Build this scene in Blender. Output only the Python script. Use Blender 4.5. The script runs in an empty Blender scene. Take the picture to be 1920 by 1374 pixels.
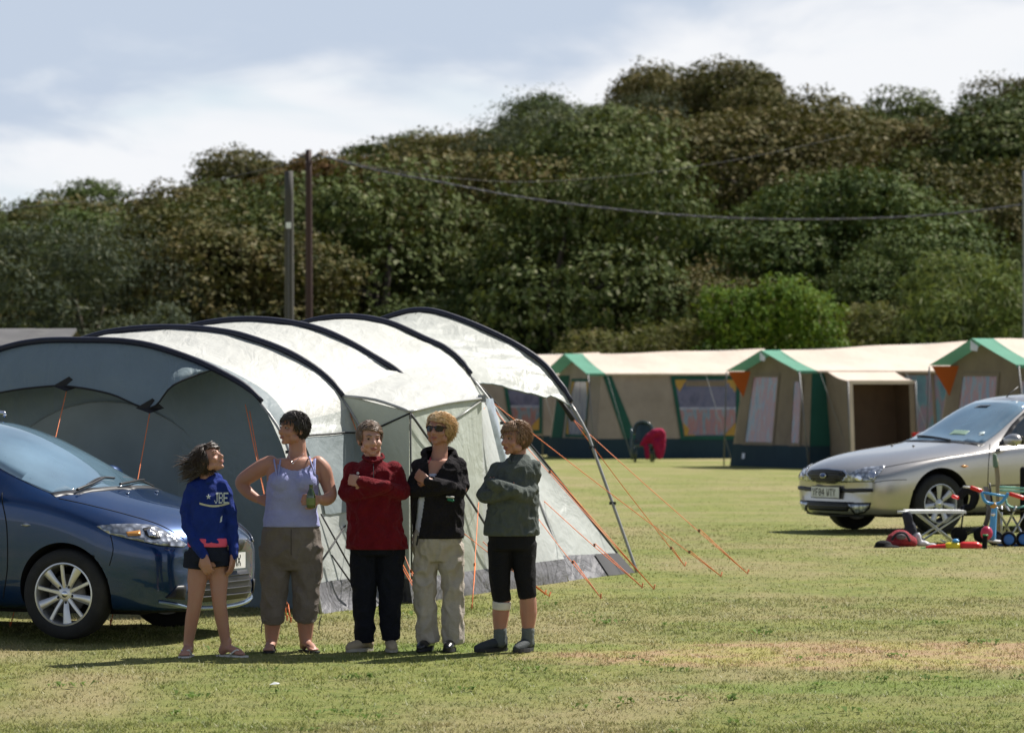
import bpy, bmesh, math, random
import numpy as np
from mathutils import Vector, Matrix, noise
from mathutils.bvhtree import BVHTree
PI = math.pi
SC = bpy.context.scene
COL = SC.collection
# ------------------------------------------------------------------ camera
F = 8000.0; CXP = 960.0; HYP = 717.0; CAMH = 1.6
cam_data = bpy.data.cameras.new('camera'); cam = bpy.data.objects.new('camera', cam_data); COL.objects.link(cam)
cam.location = (0, 0, CAMH); cam.rotation_euler = (PI/2, 0, 0)
cam_data.sensor_width = 36.0; cam_data.lens = F/1920*36.0
cam_data.shift_y = (HYP-687.0)/1920.0
cam_data.clip_start = 0.5; cam_data.clip_end = 3000
cam_data.dof.use_dof = True; cam_data.dof.focus_distance = 29.4; cam_data.dof.aperture_fstop = 5.0
SC.camera = cam
# ------------------------------------------------------------------ light
SUNV = Vector((0.62, 0.48, 1.0)).normalized()       # towards the sun: behind and to the right
sun_data = bpy.data.lights.new('sun', 'SUN'); sun_data.energy = 5.0; sun_data.angle = math.radians(0.5); sun_data.color = (1.0, 0.955, 0.88)
sun = bpy.data.objects.new('sun', sun_data); COL.objects.link(sun)
sun.rotation_euler = SUNV.to_track_quat('Z', 'Y').to_euler(); sun.location = (30, 40, 60)
W = bpy.data.worlds.new('World'); SC.world = W; W.use_nodes = True
nt = W.node_tree; nt.nodes.clear()
def wn(t, **k):
    n = nt.nodes.new(t)
    for a, b in k.items():
        if a.startswith('i_'): n.inputs[int(a[2:])].default_value = b
        else: setattr(n, a, b)
    return n
def wl(a, b): nt.links.new(a, b)
wout = wn('ShaderNodeOutputWorld'); wbg = wn('ShaderNodeBackground'); wbg.inputs[1].default_value = 0.05
sky = wn('ShaderNodeTexSky', sky_type='NISHITA', sun_disc=False)
sky.sun_elevation = math.asin(SUNV.z); sky.sun_rotation = math.atan2(SUNV.x, SUNV.y)
sky.air_density = 1.0; sky.dust_density = 0.6; sky.ozone_density = 1.5
tc = wn('ShaderNodeTexCoord')
sep = wn('ShaderNodeSeparateXYZ'); wl(tc.outputs['Generated'], sep.inputs[0])
def wm(op, a, b, clamp=False):
    m = wn('ShaderNodeMath', operation=op, use_clamp=clamp)
    for i, v in ((0, a), (1, b)):
        if isinstance(v, float): m.inputs[i].default_value = v
        else: wl(v, m.inputs[i])
    return m.outputs[0]
den = wm('ADD', wm('MAXIMUM', sep.outputs[2], 0.0), 0.10)             # clouds lie on a flat layer seen in perspective
comb = wn('ShaderNodeCombineXYZ'); wl(wm('DIVIDE', sep.outputs[0], den), comb.inputs[0]); wl(wm('DIVIDE', sep.outputs[1], den), comb.inputs[1])
def cloud(scale, off, lo, hi, detail=6.0, rough=0.6, dist=0.3):
    mp = wn('ShaderNodeMapping'); mp.inputs['Scale'].default_value = scale; mp.inputs['Location'].default_value = off
    wl(comb.outputs[0], mp.inputs[0])
    no = wn('ShaderNodeTexNoise'); no.inputs['Scale'].default_value = 1.0; no.inputs['Detail'].default_value = detail; no.inputs['Roughness'].default_value = rough; no.inputs['Distortion'].default_value = dist
    wl(mp.outputs[0], no.inputs['Vector'])
    mr = wn('ShaderNodeMapRange', interpolation_type='SMOOTHSTEP'); mr.inputs[1].default_value = lo; mr.inputs[2].default_value = hi
    wl(no.outputs['Fac'], mr.inputs[0]); return mr.outputs[0]
def wmix(f, a, b):
    m = wn('ShaderNodeMix', data_type='RGBA')
    if isinstance(f, float): m.inputs[0].default_value = f
    else: wl(f, m.inputs[0])
    for i, v in ((6, a), (7, b)):
        if isinstance(v, tuple): m.inputs[i].default_value = v
        else: wl(v, m.inputs[i])
    return m.outputs[2]
def zr(a, b):
    mr = wn('ShaderNodeMapRange', interpolation_type='SMOOTHSTEP'); mr.inputs[1].default_value = a; mr.inputs[2].default_value = b
    wl(sep.outputs[2], mr.inputs[0]); return mr.outputs[0]
base = wmix(0.80, sky.outputs[0], (9.6, 11.2, 12.6, 1))                # thin bright haze over the blue
hi_sky = wmix(zr(0.09, 0.22), base, sky.outputs[0])                    # clear blue higher up
white = wmix(wm('MULTIPLY', cloud((1.7, 0.65, 1.0), (3.1, 0.4, 1.3), 0.30, 0.55, 4.0, 0.5), wm('SUBTRACT', 1.0, wm('MULTIPLY', zr(0.10, 0.35), 0.85))), hi_sky, (12.0, 12.2, 12.6, 1))
gn = cloud((2.4, 1.1, 1.0), (1.6, 5.0, 0.62), 0.0, 1.0, 5.0, 0.55, 0.4)
gz_ = wm('ADD', wm('SUBTRACT', sep.outputs[2], wm('MULTIPLY', sep.outputs[0], 0.085)), wm('MULTIPLY', wm('SUBTRACT', gn, 0.5), 0.05))
gm = wn('ShaderNodeMapRange', interpolation_type='SMOOTHSTEP'); gm.inputs[1].default_value = 0.066; gm.inputs[2].default_value = 0.088; wl(gz_, gm.inputs[0]); grey = gm.outputs[0]
grey2 = wm('MULTIPLY', grey, wm('SUBTRACT', 1.0, zr(0.14, 0.3)))
fin = wmix(grey2, white, (7.2, 8.3, 10.0, 1))
wl(fin, wbg.inputs[0]); wl(wbg.outputs[0], wout.inputs[0])
SC.view_settings.view_transform = 'Standard'; SC.view_settings.look = 'None'
SC.view_settings.exposure = 0.62; SC.view_settings.gamma = 1.0; SC.view_settings.use_curve_mapping = False
SC.cycles.max_bounces = 6; SC.cycles.transparent_max_bounces = 12; SC.cycles.use_denoising = True
SC.cycles.sample_clamp_indirect = 6.0

# ------------------------------------------------------------------ terrain
SKY = [(-900, 430), (-400, 400), (0, 388), (100, 355), (200, 350), (300, 375), (380, 335), (450, 305), (530, 262), (600, 268), (700, 270), (760, 252), (850, 222), (950, 196),
       (1050, 172), (1150, 138), (1230, 104), (1330, 92), (1380, 112), (1440, 118), (1500, 142), (1550, 195), (1600, 222), (1650, 205), (1700, 188), (1780, 176), (1830, 152), (1920, 132), (2300, 120), (2900, 220)]
def interp(tab, x):
    if x <= tab[0][0]: return tab[0][1]
    for (a, b), (c, d) in zip(tab, tab[1:]):
        if x <= c: return b+(d-b)*(x-a)/(c-a)
    return tab[-1][1]
def sst(a, b, x):
    t = max(0.0, min(1.0, (x-a)/(b-a))); return t*t*(3-2*t)
def ground_z(X, Y):
    z = -0.0011*min(30.0, max(0.0, 44.0-Y))**2
    if Y > 100:
        top = CAMH+(HYP-interp(SKY, CXP+F*X/150.0))*150.0/F
        z += max(0.0, top-5.6)*sst(103, 150, Y)*(1-sst(190, 330, Y))
    return z
def P(px, py, Y): return Vector(((px-CXP)*Y/F, Y, CAMH+(HYP-py)*Y/F))
def GY(py):
    a, b = 8.0, 100.0
    for _ in range(50):
        m = (a+b)/2
        if HYP+(CAMH-ground_z(0, m))*F/m > py: a = m
        else: b = m
    return (a+b)/2
def G(px, py):
    Y = GY(py); v = P(px, py, Y); v.z = ground_z(v.x, Y); return v

# ------------------------------------------------------------------ materials
MATS = {}
class NT:
    def __init__(s, m): s.t = m.node_tree
    def n(s, t, ins=None, **k):
        n = s.t.nodes.new(t)
        for a, b in k.items(): setattr(n, a, b)
        for a, b in (ins or {}).items():
            if hasattr(b, 'links'): s.t.links.new(b, n.inputs[a])
            else: n.inputs[a].default_value = b
        return n
    def mix(s, f, a, b, bt='MIX'):
        return s.n('ShaderNodeMix', {0: f, 6: a, 7: b}, data_type='RGBA', blend_type=bt).outputs[2]
    def noise(s, vec, scale, detail=4, rough=0.55, dist=0.0):
        return s.n('ShaderNodeTexNoise', {'Vector': vec, 'Scale': scale, 'Detail': detail, 'Roughness': rough, 'Distortion': dist}).outputs['Fac']
    def rng(s, v, a, b, c=0.0, d=1.0):
        return s.n('ShaderNodeMapRange', {0: v, 1: a, 2: b, 3: c, 4: d}).outputs[0]
    def m(s, op, a, b=0.0, c=0.0):
        return s.n('ShaderNodeMath', {0: a, 1: b, 2: c}, operation=op).outputs[0]
    def mapv(s, vec, scale=(1, 1, 1), loc=(0, 0, 0)):
        return s.n('ShaderNodeMapping', {'Vector': vec, 'Scale': scale, 'Location': loc}).outputs[0]
def c4(c): return (c[0], c[1], c[2], 1.0)
def newmat(name):
    m = bpy.data.materials.new(name); m.use_nodes = True
    t = NT(m); b = m.node_tree.nodes['Principled BSDF']; o = m.node_tree.nodes['Material Output']
    return m, t, b, o
def mat(name, col, rough=0.6, metal=0.0, var=0.15, scale=6.0, bump=0.0, bscale=40.0, spec=0.4, stretch=(1, 1, 1), trans=0.0, coat=0.0, sheen=0.0, dirt=None, dirtamt=0.4, ior=None):
    if name in MATS: return MATS[name]
    m, t, b, o = newmat(name)
    oc = t.n('ShaderNodeTexCoord').outputs['Object']
    v = t.mapv(oc, stretch)
    n = t.noise(v, scale)
    dk = tuple(x*(1-var) for x in col); lt = tuple(min(1, x*(1+var)) for x in col)
    c = t.mix(t.rng(n, 0.3, 0.7), c4(dk), c4(lt))
    if dirt:
        c = t.mix(t.rng(t.noise(oc, scale*0.6, 6, 0.7), 0.5, 0.75, 0, dirtamt), c, c4(dirt))
    t.t.links.new(c, b.inputs['Base Color'])
    b.inputs['Roughness'].default_value = rough; b.inputs['Metallic'].default_value = metal
    b.inputs['Specular IOR Level'].default_value = spec
    if ior: b.inputs['IOR'].default_value = ior
    if coat: b.inputs['Coat Weight'].default_value = coat; b.inputs['Coat Roughness'].default_value = 0.04
    if sheen: b.inputs['Sheen Weight'].default_value = sheen; b.inputs['Sheen Roughness'].default_value = 0.5
    if bump:
        bn = t.n('ShaderNodeBump', {'Height': t.noise(t.mapv(oc, stretch), bscale, 5), 'Strength': bump, 'Distance': 0.01})
        t.t.links.new(bn.outputs[0], b.inputs['Normal'])
    if trans:
        tr = t.n('ShaderNodeBsdfTranslucent', {'Color': c})
        mx = t.n('ShaderNodeMixShader', {0: trans, 1: b.outputs[0], 2: tr.outputs[0]})
        t.t.links.new(mx.outputs[0], o.inputs[0])
    MATS[name] = m; return m

# ------------------------------------------------------------------ mesh helpers
def tag(o, label=None, cat=None, group=None, kind=None):
    if label: o['label'] = label
    if cat: o['category'] = cat
    if group: o['group'] = group
    if kind: o['kind'] = kind
    return o
def thing(name, loc, label, cat, group=None, rz=0.0):
    o = bpy.data.objects.new(name, None); COL.objects.link(o); o.location = loc; o.rotation_euler = (0, 0, rz)
    o.empty_display_size = 0.1
    return tag(o, label, cat, group)
def catmull(pts, rad, sub):
    P_ = [Vector(p) for p in pts]; n = len(P_); out = []; ro = []
    if n < 3 or sub <= 1: return P_, list(rad)
    for i in range(n-1):
        p0 = P_[max(i-1, 0)]; p1 = P_[i]; p2 = P_[i+1]; p3 = P_[min(i+2, n-1)]
        for k in range(sub):
            t = k/sub
            out.append(0.5*((2*p1)+(p2-p0)*t+(2*p0-5*p1+4*p2-p3)*t*t+(3*p1-p0-3*p2+p3)*t*t*t))
            ro.append(rad[i]+(rad[i+1]-rad[i])*t)
    out.append(P_[-1]); ro.append(rad[-1]); return out, ro
class MB:
    def __init__(s): s.v = []; s.f = []
    def add(s, vs, fs):
        k = len(s.v); s.v += [tuple(v) for v in vs]; s.f += [tuple(i+k for i in f) for f in fs]; return s
    def box(s, lo, hi, M=None):
        vs = [Vector((x, y, z)) for x in (lo[0], hi[0]) for y in (lo[1], hi[1]) for z in (lo[2], hi[2])]
        if M: vs = [M @ v for v in vs]
        return s.add(vs, [(0, 1, 3, 2), (4, 6, 7, 5), (0, 4, 5, 1), (2, 3, 7, 6), (0, 2, 6, 4), (1, 5, 7, 3)])
    def quad(s, a, b, c, d): return s.add([a, b, c, d], [(0, 1, 2, 3)])
    def poly(s, pts): return s.add(pts, [tuple(range(len(pts)))])
    def tube(s, pts, r, seg=8, sub=1, round_ends=False, flat=None):
        """closed tube along pts; r scalar or list; flat=(axis vector, factor) squashes the section"""
        rad = list(r) if isinstance(r, (list, tuple)) else [r]*len(pts)
        p, rr = catmull(pts, rad, sub)
        if round_ends:
            d0 = (p[0]-p[1]).normalized(); d1 = (p[-1]-p[-2]).normalized()
            a = []; ar = []
            for q in (0.95, 0.7, 0.35): a.append(p[0]+d0*rr[0]*q); ar.append(rr[0]*math.sqrt(1-q*q))
            b = []; br = []
            for q in (0.35, 0.7, 0.95): b.append(p[-1]+d1*rr[-1]*q); br.append(rr[-1]*math.sqrt(1-q*q))
            p = a+p+b; rr = ar+rr+br
        n = len(p); up = None; rings = []
        for i in range(n):
            t = (p[min(i+1, n-1)]-p[max(i-1, 0)])
            t = t.normalized() if t.length > 1e-9 else Vector((0, 0, 1))
            if up is None:
                up = Vector((0, 0, 1)) if abs(t.z) < 0.9 else Vector((0, 1, 0))
            x = up.cross(t)
            if x.length < 1e-6: x = Vector((1, 0, 0)).cross(t)
            x.normalize(); y = t.cross(x).normalized(); up = y
            ring = []
            for k in range(seg):
                a_ = 2*PI*k/seg; o = (x*math.cos(a_)+y*math.sin(a_))*rr[i]
                if flat: o = o-flat[0]*(o.dot(flat[0]))*(1-flat[1])
                ring.append(p[i]+o)
            rings.append(ring)
        vs = [v for ring in rings for v in ring]; fs = []
        for i in range(n-1):
            for k in range(seg):
                k2 = (k+1) % seg; fs.append((i*seg+k, i*seg+k2, (i+1)*seg+k2, (i+1)*seg+k))
        fs.append(tuple(range(seg))[::-1]); fs.append(tuple((n-1)*seg+k for k in range(seg)))
        return s.add(vs, fs)
    def bar(s, a, b, r, seg=6): return s.tube([a, b], r, seg)
    def ell(s, c, r, M=None, seg=16, rings=10):
        c = Vector(c); vs = []; fs = []
        if not isinstance(r, (tuple, list)): r = (r, r, r)
        for i in range(1, rings):
            th = PI*i/rings
            for k in range(seg):
                a = 2*PI*k/seg; v = Vector((r[0]*math.sin(th)*math.cos(a), r[1]*math.sin(th)*math.sin(a), r[2]*math.cos(th)))
                vs.append(c+(M @ v if M else v))
        t = Vector((0, 0, r[2])); top = len(vs); vs.append(c+(M @ t if M else t)); vs.append(c-(M @ t if M else t))
        for i in range(rings-2):
            for k in range(seg):
                k2 = (k+1) % seg; fs.append((i*seg+k, (i+1)*seg+k, (i+1)*seg+k2, i*seg+k2))
        for k in range(seg):
            k2 = (k+1) % seg; fs.append((top, k, k2)); fs.append((top+1, (rings-2)*seg+k2, (rings-2)*seg+k))
        return s.add(vs, fs)
    def lathe(s, prof, c, axis='y', seg=32, closed=False):
        """prof: (radius, offset along axis)"""
        c = Vector(c); vs = []; n = len(prof)
        for k in range(seg):
            a = 2*PI*k/seg
            for (r, h) in prof:
                if axis == 'y': vs.append(c+Vector((r*math.cos(a), h, r*math.sin(a))))
                else: vs.append(c+Vector((r*math.cos(a), r*math.sin(a), h)))
        fs = []
        for k in range(seg):
            k2 = (k+1) % seg
            for i in range(n if closed else n-1):
                j = (i+1) % n; fs.append((k*n+i, k*n+j, k2*n+j, k2*n+i))
        return s.add(vs, fs)
    def grid(s, fn, nu, nv):
        vs = [fn(i/nu, j/nv) for i in range(nu+1) for j in range(nv+1)]
        fs = [(i*(nv+1)+j, (i+1)*(nv+1)+j, (i+1)*(nv+1)+j+1, i*(nv+1)+j+1) for i in range(nu) for j in range(nv)]
        return s.add(vs, fs)
    def mesh(s, name, m=None, origin=None, smooth=False):
        me = bpy.data.meshes.new(name)
        o = Vector(origin) if origin is not None else Vector((0, 0, 0))
        me.from_pydata([tuple(Vector(v)-o) for v in s.v], [], s.f); me.validate(); me.update()
        if m: me.materials.append(m)
        if smooth: me.polygons.foreach_set('use_smooth', [True]*len(me.polygons))
        return me
    def build(s, name, m, parent=None, smooth=False, origin='parent', fixn=True):
        """origin 'parent': verts are world coordinates, parent an unrotated Empty; None: verts are local"""
        o = parent
        org = None
        if origin == 'parent' and parent is not None:
            r = parent
            org = Vector((0, 0, 0))
            while r is not None: org += r.location; r = r.parent
        elif origin not in (None, 'parent'): org = origin
        me = s.mesh(name, m, org, smooth)
        if fixn:
            bm = bmesh.new(); bm.from_mesh(me); bmesh.ops.recalc_face_normals(bm, faces=bm.faces); bm.to_mesh(me); bm.free()
        ob = bpy.data.objects.new(name, me); COL.objects.link(ob)
        if parent is not None: ob.parent = parent
        elif org is not None: ob.location = org
        return ob
def autosmooth(ob, deg=35):
    bm = bmesh.new(); bm.from_mesh(ob.data); a = math.radians(deg)
    for f in bm.faces: f.smooth = True
    for e in bm.edges: e.smooth = (len(e.link_faces) == 2 and e.calc_face_angle(0) < a)
    bm.to_mesh(ob.data); bm.free(); return ob
def evaluated(me, mods):
    """apply a list of (type, settings) modifiers to a mesh and return the new mesh"""
    ob = bpy.data.objects.new('tmp', me); COL.objects.link(ob)
    for ty, st in mods:
        md = ob.modifiers.new(ty, ty)
        for a, b in st.items(): setattr(md, a, b)
    dg = bpy.context.evaluated_depsgraph_get(); dg.update()
    out = bpy.data.meshes.new_from_object(ob.evaluated_get(dg), depsgraph=dg)
    bpy.data.objects.remove(ob); return out
HZ = np.array([1.0, 1.0, 0.0], 'f')
def remesh(mb, name, m, parent, voxel=0.008, smooth=3, disp=None, cut=None, sfac=0.6, post=None):
    """fuse the closed pieces of mb into one continuous surface (world coordinates in, parent an unrotated Empty)"""
    org = Vector((0, 0, 0)); r = parent
    while r is not None: org += r.location; r = r.parent
    me = evaluated(mb.mesh(name, None, org), [('REMESH', dict(mode='VOXEL', voxel_size=voxel, adaptivity=0.0)), ('SMOOTH', dict(factor=sfac, iterations=smooth))])
    n = len(me.vertices); co = np.empty(n*3, 'f'); me.vertices.foreach_get('co', co); co = co.reshape(-1, 3)
    if disp:
        no = np.empty(n*3, 'f'); me.vertices.foreach_get('normal', no); no = no.reshape(-1, 3)
        amp, sc, seed = disp
        for i in range(n):
            p = co[i]; q = Vector((p[0]*sc[0]+seed, p[1]*sc[1], p[2]*sc[2]))
            h = noise.noise(q)+0.5*noise.noise(q*2.1)
            h = -abs(h)*1.2+0.3
            co[i] += no[i]*(h*amp)*HZ
    if post:
        for i in range(n): co[i] = post(Vector(co[i])+org)-org
    me.vertices.foreach_set('co', co.reshape(-1)); me.update()
    if cut:
        bm = bmesh.new(); bm.from_mesh(me)
        dl = [f for f in bm.faces if cut(f.calc_center_median()+org, f.normal)]
        bmesh.ops.delete(bm, geom=dl, context='FACES'); bm.to_mesh(me); bm.free()
    me.polygons.foreach_set('use_smooth', [True]*len(me.polygons))
    me.materials.clear(); me.materials.append(m); me.name = name
    ob = bpy.data.objects.new(name, me); COL.objects.link(ob); ob.parent = parent
    return ob
def pxy(v): return CXP+F*v.x/v.y, HYP+(CAMH-v.z)*F/v.y
FONT5 = {'0':'01110100011001110101110011000101110','1':'00100011000010000100001000010001110','2':'01110100010000100010001000100011111','4':'00010001100101010010111110001000010',
 'A':'01110100011000111111100011000110001','B':'11110100011000111110100011000111110','E':'11111100001000011110100001000011111','F':'11111100001000011110100001000010000','G':'01110100011000010111100011000101110',
 'J':'00111000100001000010000101001001100','K':'10001100101010011000101001001010001','L':'10000100001000010000100001000011111','M':'10001110111010110101100011000110001','N':'10001110011010110011100011000110001','S':'01111100001000001110000010000111110',
 'T':'11111001000010000100001000010000100','W':'10001100011000110101101011010101010','X':'10001100010101000100010101000110001','Y':'10001100010101000100001000010000100','V':'10001100011000110001100010101000100'}
def text_boxes(mb, s, org, ux, uz, un, h, thick=0.002):
    """block lettering built of small raised cells"""
    c = h/7; x = 0.0
    for ch in s:
        if ch == ' ': x += 3*c; continue
        bits = FONT5.get(ch)
        if bits:
            for r in range(7):
                k = 0
                while k < 5:
                    if bits[r*5+k] == '1':
                        e = k
                        while e+1 < 5 and bits[r*5+e+1] == '1': e += 1
                        a = org+ux*(x+k*c*0.8)+uz*(h-(r+1)*c)
                        vs = [a+ux*dx+uz*dz+un*dn for dn in (0, thick) for dx, dz in ((0, 0), ((e-k+1)*c*0.8, 0), ((e-k+1)*c*0.8, c), (0, c))]
                        mb.add(vs, [(0, 1, 2, 3), (4, 5, 6, 7), (0, 1, 5, 4), (1, 2, 6, 5), (2, 3, 7, 6), (3, 0, 4, 7)])
                        k = e+1
                    else: k += 1
        x += 5.2*c
    return x
# ------------------------------------------------------------------ ground
def ground_colour(t, pos, rnd=None):
    n1 = t.noise(t.mapv(pos, (1.0, 0.55, 1.0)), 0.55, 6, 0.6)
    n2 = t.noise(pos, 2.6, 5, 0.65)
    n3 = t.noise(pos, 14.0, 4, 0.7)
    n4 = t.noise(t.mapv(pos, (0.35, 1.0, 1.0), (7, 3, 0)), 0.5, 5, 0.6)
    g = t.mix(t.rng(n2, 0.35, 0.66), (0.135, 0.175, 0.042, 1), (0.235, 0.250, 0.066, 1))
    g = t.mix(t.rng(n3, 0.42, 0.72, 0, 0.75), g, (0.31, 0.30, 0.11, 1))
    straw = t.mix(n3, (0.32, 0.25, 0.135, 1), (0.40, 0.325, 0.185, 1))
    a = t.rng(n1, 0.45, 0.66, 0, 0.75)
    b = t.rng(n4, 0.49, 0.68, 0, 0.7)
    g = t.mix(t.m('MAXIMUM', a, b), g, straw)
    sp = t.n('ShaderNodeSeparateXYZ', {0: pos}).outputs
    # the long dry strip in front, to the right of the group
    def ell(cx, cy, rx, ry):
        dx = t.m('DIVIDE', t.m('SUBTRACT', sp[0], cx), rx); dy = t.m('DIVIDE', t.m('SUBTRACT', sp[1], cy), ry)
        d = t.m('ADD', t.m('MULTIPLY', dx, dx), t.m('MULTIPLY', dy, dy))
        d = t.m('ADD', d, t.m('MULTIPLY', t.m('SUBTRACT', n2, 0.5), 1.3))
        return t.rng(d, 1.15, 0.55, 0, 1)
    dry = ell(2.5, 29.0, 2.5, 1.05)
    pink = t.mix(t.rng(n2, 0.4, 0.6), (0.42, 0.29, 0.17, 1), (0.38, 0.34, 0.12, 1))
    g = t.mix(dry, g, pink)
    lush = t.m('MAXIMUM', ell(3.2, 26.9, 2.6, 0.5), ell(-0.3, 29.5, 1.7, 0.35))
    g = t.mix(t.m('MULTIPLY', lush, 0.5), g, (0.15, 0.235, 0.04, 1))
    return g, n3
def ground_mat():
    m, t, b, o = newmat('grass_ground')
    pos = t.n('ShaderNodeNewGeometry').outputs['Position']
    g, n3 = ground_colour(t, pos)
    fine = t.noise(pos, 60.0, 3, 0.8)
    g = t.mix(t.rng(fine, 0.4, 0.75, 0.0, 0.2), g, (0.08, 0.09, 0.03, 1))
    t.t.links.new(g, b.inputs['Base Color']); b.inputs['Roughness'].default_value = 0.9; b.inputs['Specular IOR Level'].default_value = 0.15
    bn = t.n('ShaderNodeBump', {'Height': t.noise(pos, 25.0, 6, 0.75), 'Strength': 0.8, 'Distance': 0.04})
    t.t.links.new(bn.outputs[0], b.inputs['Normal'])
    return m
def blade_mat():
    m, t, b, o = newmat('grass_blade')
    pos = t.n('ShaderNodeNewGeometry').outputs['Position']
    g, n3 = ground_colour(t, pos)
    tone = t.n('ShaderNodeAttribute', attribute_name='tone').outputs['Fac']
    g = t.mix(t.rng(tone, 0.0, 0.30, 0.55, 0.0), g, (0.11, 0.16, 0.03, 1))
    g = t.mix(t.rng(tone, 0.72, 1.0, 0.0, 0.6), g, (0.50, 0.45, 0.27, 1))
    t.t.links.new(g, b.inputs['Base Color']); b.inputs['Roughness'].default_value = 0.55; b.inputs['Specular IOR Level'].default_value = 0.3
    tr = t.n('ShaderNodeBsdfTranslucent', {'Color': g})
    mx = t.n('ShaderNodeMixShader', {0: 0.35, 1: b.outputs[0], 2: tr.outputs[0]})
    t.t.links.new(mx.outputs[0], o.inputs[0]); return m
def np_mesh(name, co, faces_n, nv, m, attr=None):
    """co (N*nv,3), each face nv consecutive vertices"""
    me = bpy.data.meshes.new(name); me.vertices.add(len(co)); me.vertices.foreach_set('co', co.astype('f').reshape(-1))
    me.loops.add(len(co)); me.loops.foreach_set('vertex_index', np.arange(len(co), dtype='i'))
    me.polygons.add(faces_n); me.polygons.foreach_set('loop_start', np.arange(0, len(co), nv, dtype='i'))
    try: me.polygons.foreach_set('loop_total', np.full(faces_n, nv, dtype='i'))
    except Exception: pass
    if attr is not None:
        a = me.attributes.new('tone', 'FLOAT', 'FACE'); a.data.foreach_set('value', attr.astype('f'))
    me.update(); me.validate(); me.materials.append(m); return me
def axis_samples(parts):
    out = []
    for a, b, s in parts:
        n = max(1, int(round((b-a)/s))); out += [a+(b-a)*i/n for i in range(n)]
    out.append(parts[-1][1]); return out
def make_ground():
    xs = axis_samples([(-700, -60, 40), (-60, -24, 4), (-24, 24, 1.0), (24, 60, 4), (60, 700, 40)])
    ys = axis_samples([(-300, 0, 50), (0, 12, 4), (12, 50, 1.0), (50, 100, 5), (100, 200, 3), (200, 340, 10), (340, 1200, 80)])
    mb = MB(); nx, ny = len(xs), len(ys)
    vs = []
    for x in xs:
        for y in ys:
            z = ground_z(x, y)
            if y > 103: z += 0.25*noise.noise(Vector((x*0.3, y*0.3, 0)))*sst(103, 110, y)
            vs.append((x, y, z))
    fs = [(i*ny+j, (i+1)*ny+j, (i+1)*ny+j+1, i*ny+j+1) for i in range(nx-1) for j in range(ny-1)]
    mb.add(vs, fs); g = mb.build('ground', ground_mat(), None, True, None)
    tag(g, kind='structure')
make_ground()
def make_grass():
    rs = np.random.RandomState(5)
    bands = [(19.0, 25.0, 120000, 0.020, 0.0045), (22.0, 34.0, 150000, 0.016, 0.0052), (27.0, 48.0, 120000, 0.011, 0.006), (40.0, 72.0, 50000, 0.008, 0.008)]
    cos = []; tones = []
    for y0, y1, n, h, w in bands:
        Y = y0+(y1-y0)*rs.rand(n)**0.9; hw = Y*0.122+0.8; X = (rs.rand(n)*2-1)*hw
        # clumping
        cl = np.sin(X*9.1+np.sin(Y*7.3)*1.7)*np.sin(Y*11.7+np.sin(X*5.1)*2.1)+0.6*np.sin(X*31+Y*17)*np.sin(Y*37-X*13)
        keep = rs.rand(n) < (0.62+0.38*cl); X = X[keep]; Y = Y[keep]; cl = cl[keep]; n2 = len(X)
        Z = -0.0011*np.minimum(30.0, np.maximum(0.0, 44.0-Y))**2
        hh = h*(0.45+0.9*rs.rand(n2))*(1+0.35*np.clip(cl, -1, 1)); tall = rs.rand(n2) < 0.02; hh[tall] *= 1.7
        ww = w*(0.6+0.8*rs.rand(n2)); a = rs.rand(n2)*2*PI; la = rs.rand(n2)*2*PI; le = hh*(0.4+1.3*rs.rand(n2))
        bx = np.cos(a)*ww; by = np.sin(a)*ww
        p0 = np.stack([X-bx, Y-by, Z-0.004], 1); p1 = np.stack([X+bx, Y+by, Z-0.004], 1)
        p2 = np.stack([X+np.cos(la)*le, Y+np.sin(la)*le, Z+hh], 1)
        cos.append(np.stack([p0, p1, p2], 1).reshape(-1, 3)); tones.append(rs.rand(n2))
    co = np.concatenate(cos); tn = np.concatenate(tones)
    me = np_mesh('grass', co, len(tn), 3, blade_mat(), tn)
    o = bpy.data.objects.new('grass', me); COL.objects.link(o)
    tag(o, 'short dry mown grass covering the whole campsite field', 'grass', kind='stuff')
make_grass()
def weed_clumps():
    rs = random.Random(8); m = mat('weed_leaf', (0.14, 0.21, 0.05), 0.8, spec=0.15, var=0.35, scale=20, trans=0.3)
    mb = MB()
    for _ in range(110):
        Y = 19.5+rs.random()**1.3*14; X = (rs.random()*2-1)*(Y*0.12+0.3); z = ground_z(X, Y); k = rs.randint(5, 12); sc = rs.uniform(0.5, 1.2)
        for j in range(k):
            a = rs.random()*6.28; L = rs.uniform(0.03, 0.07)*sc; w = L*0.25; ox = rs.gauss(0, 0.06)*sc; oy = rs.gauss(0, 0.06)*sc
            d = Vector((math.cos(a), math.sin(a), 0)); s = Vector((-d.y, d.x, 0)); p = Vector((X+ox, Y+oy, z+0.004))
            mb.add([p, p+d*L*0.5+s*w+Vector((0, 0, L*0.5)), p+d*L+Vector((0, 0, L*0.35)), p+d*L*0.5-s*w+Vector((0, 0, L*0.45))], [(0, 1, 2, 3)])
    o = mb.build('weed_leaves', m, None, False, None, False)
    tag(o, 'low broad leaved lawn weeds scattered through the grass', 'weeds', kind='stuff')
weed_clumps()

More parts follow.
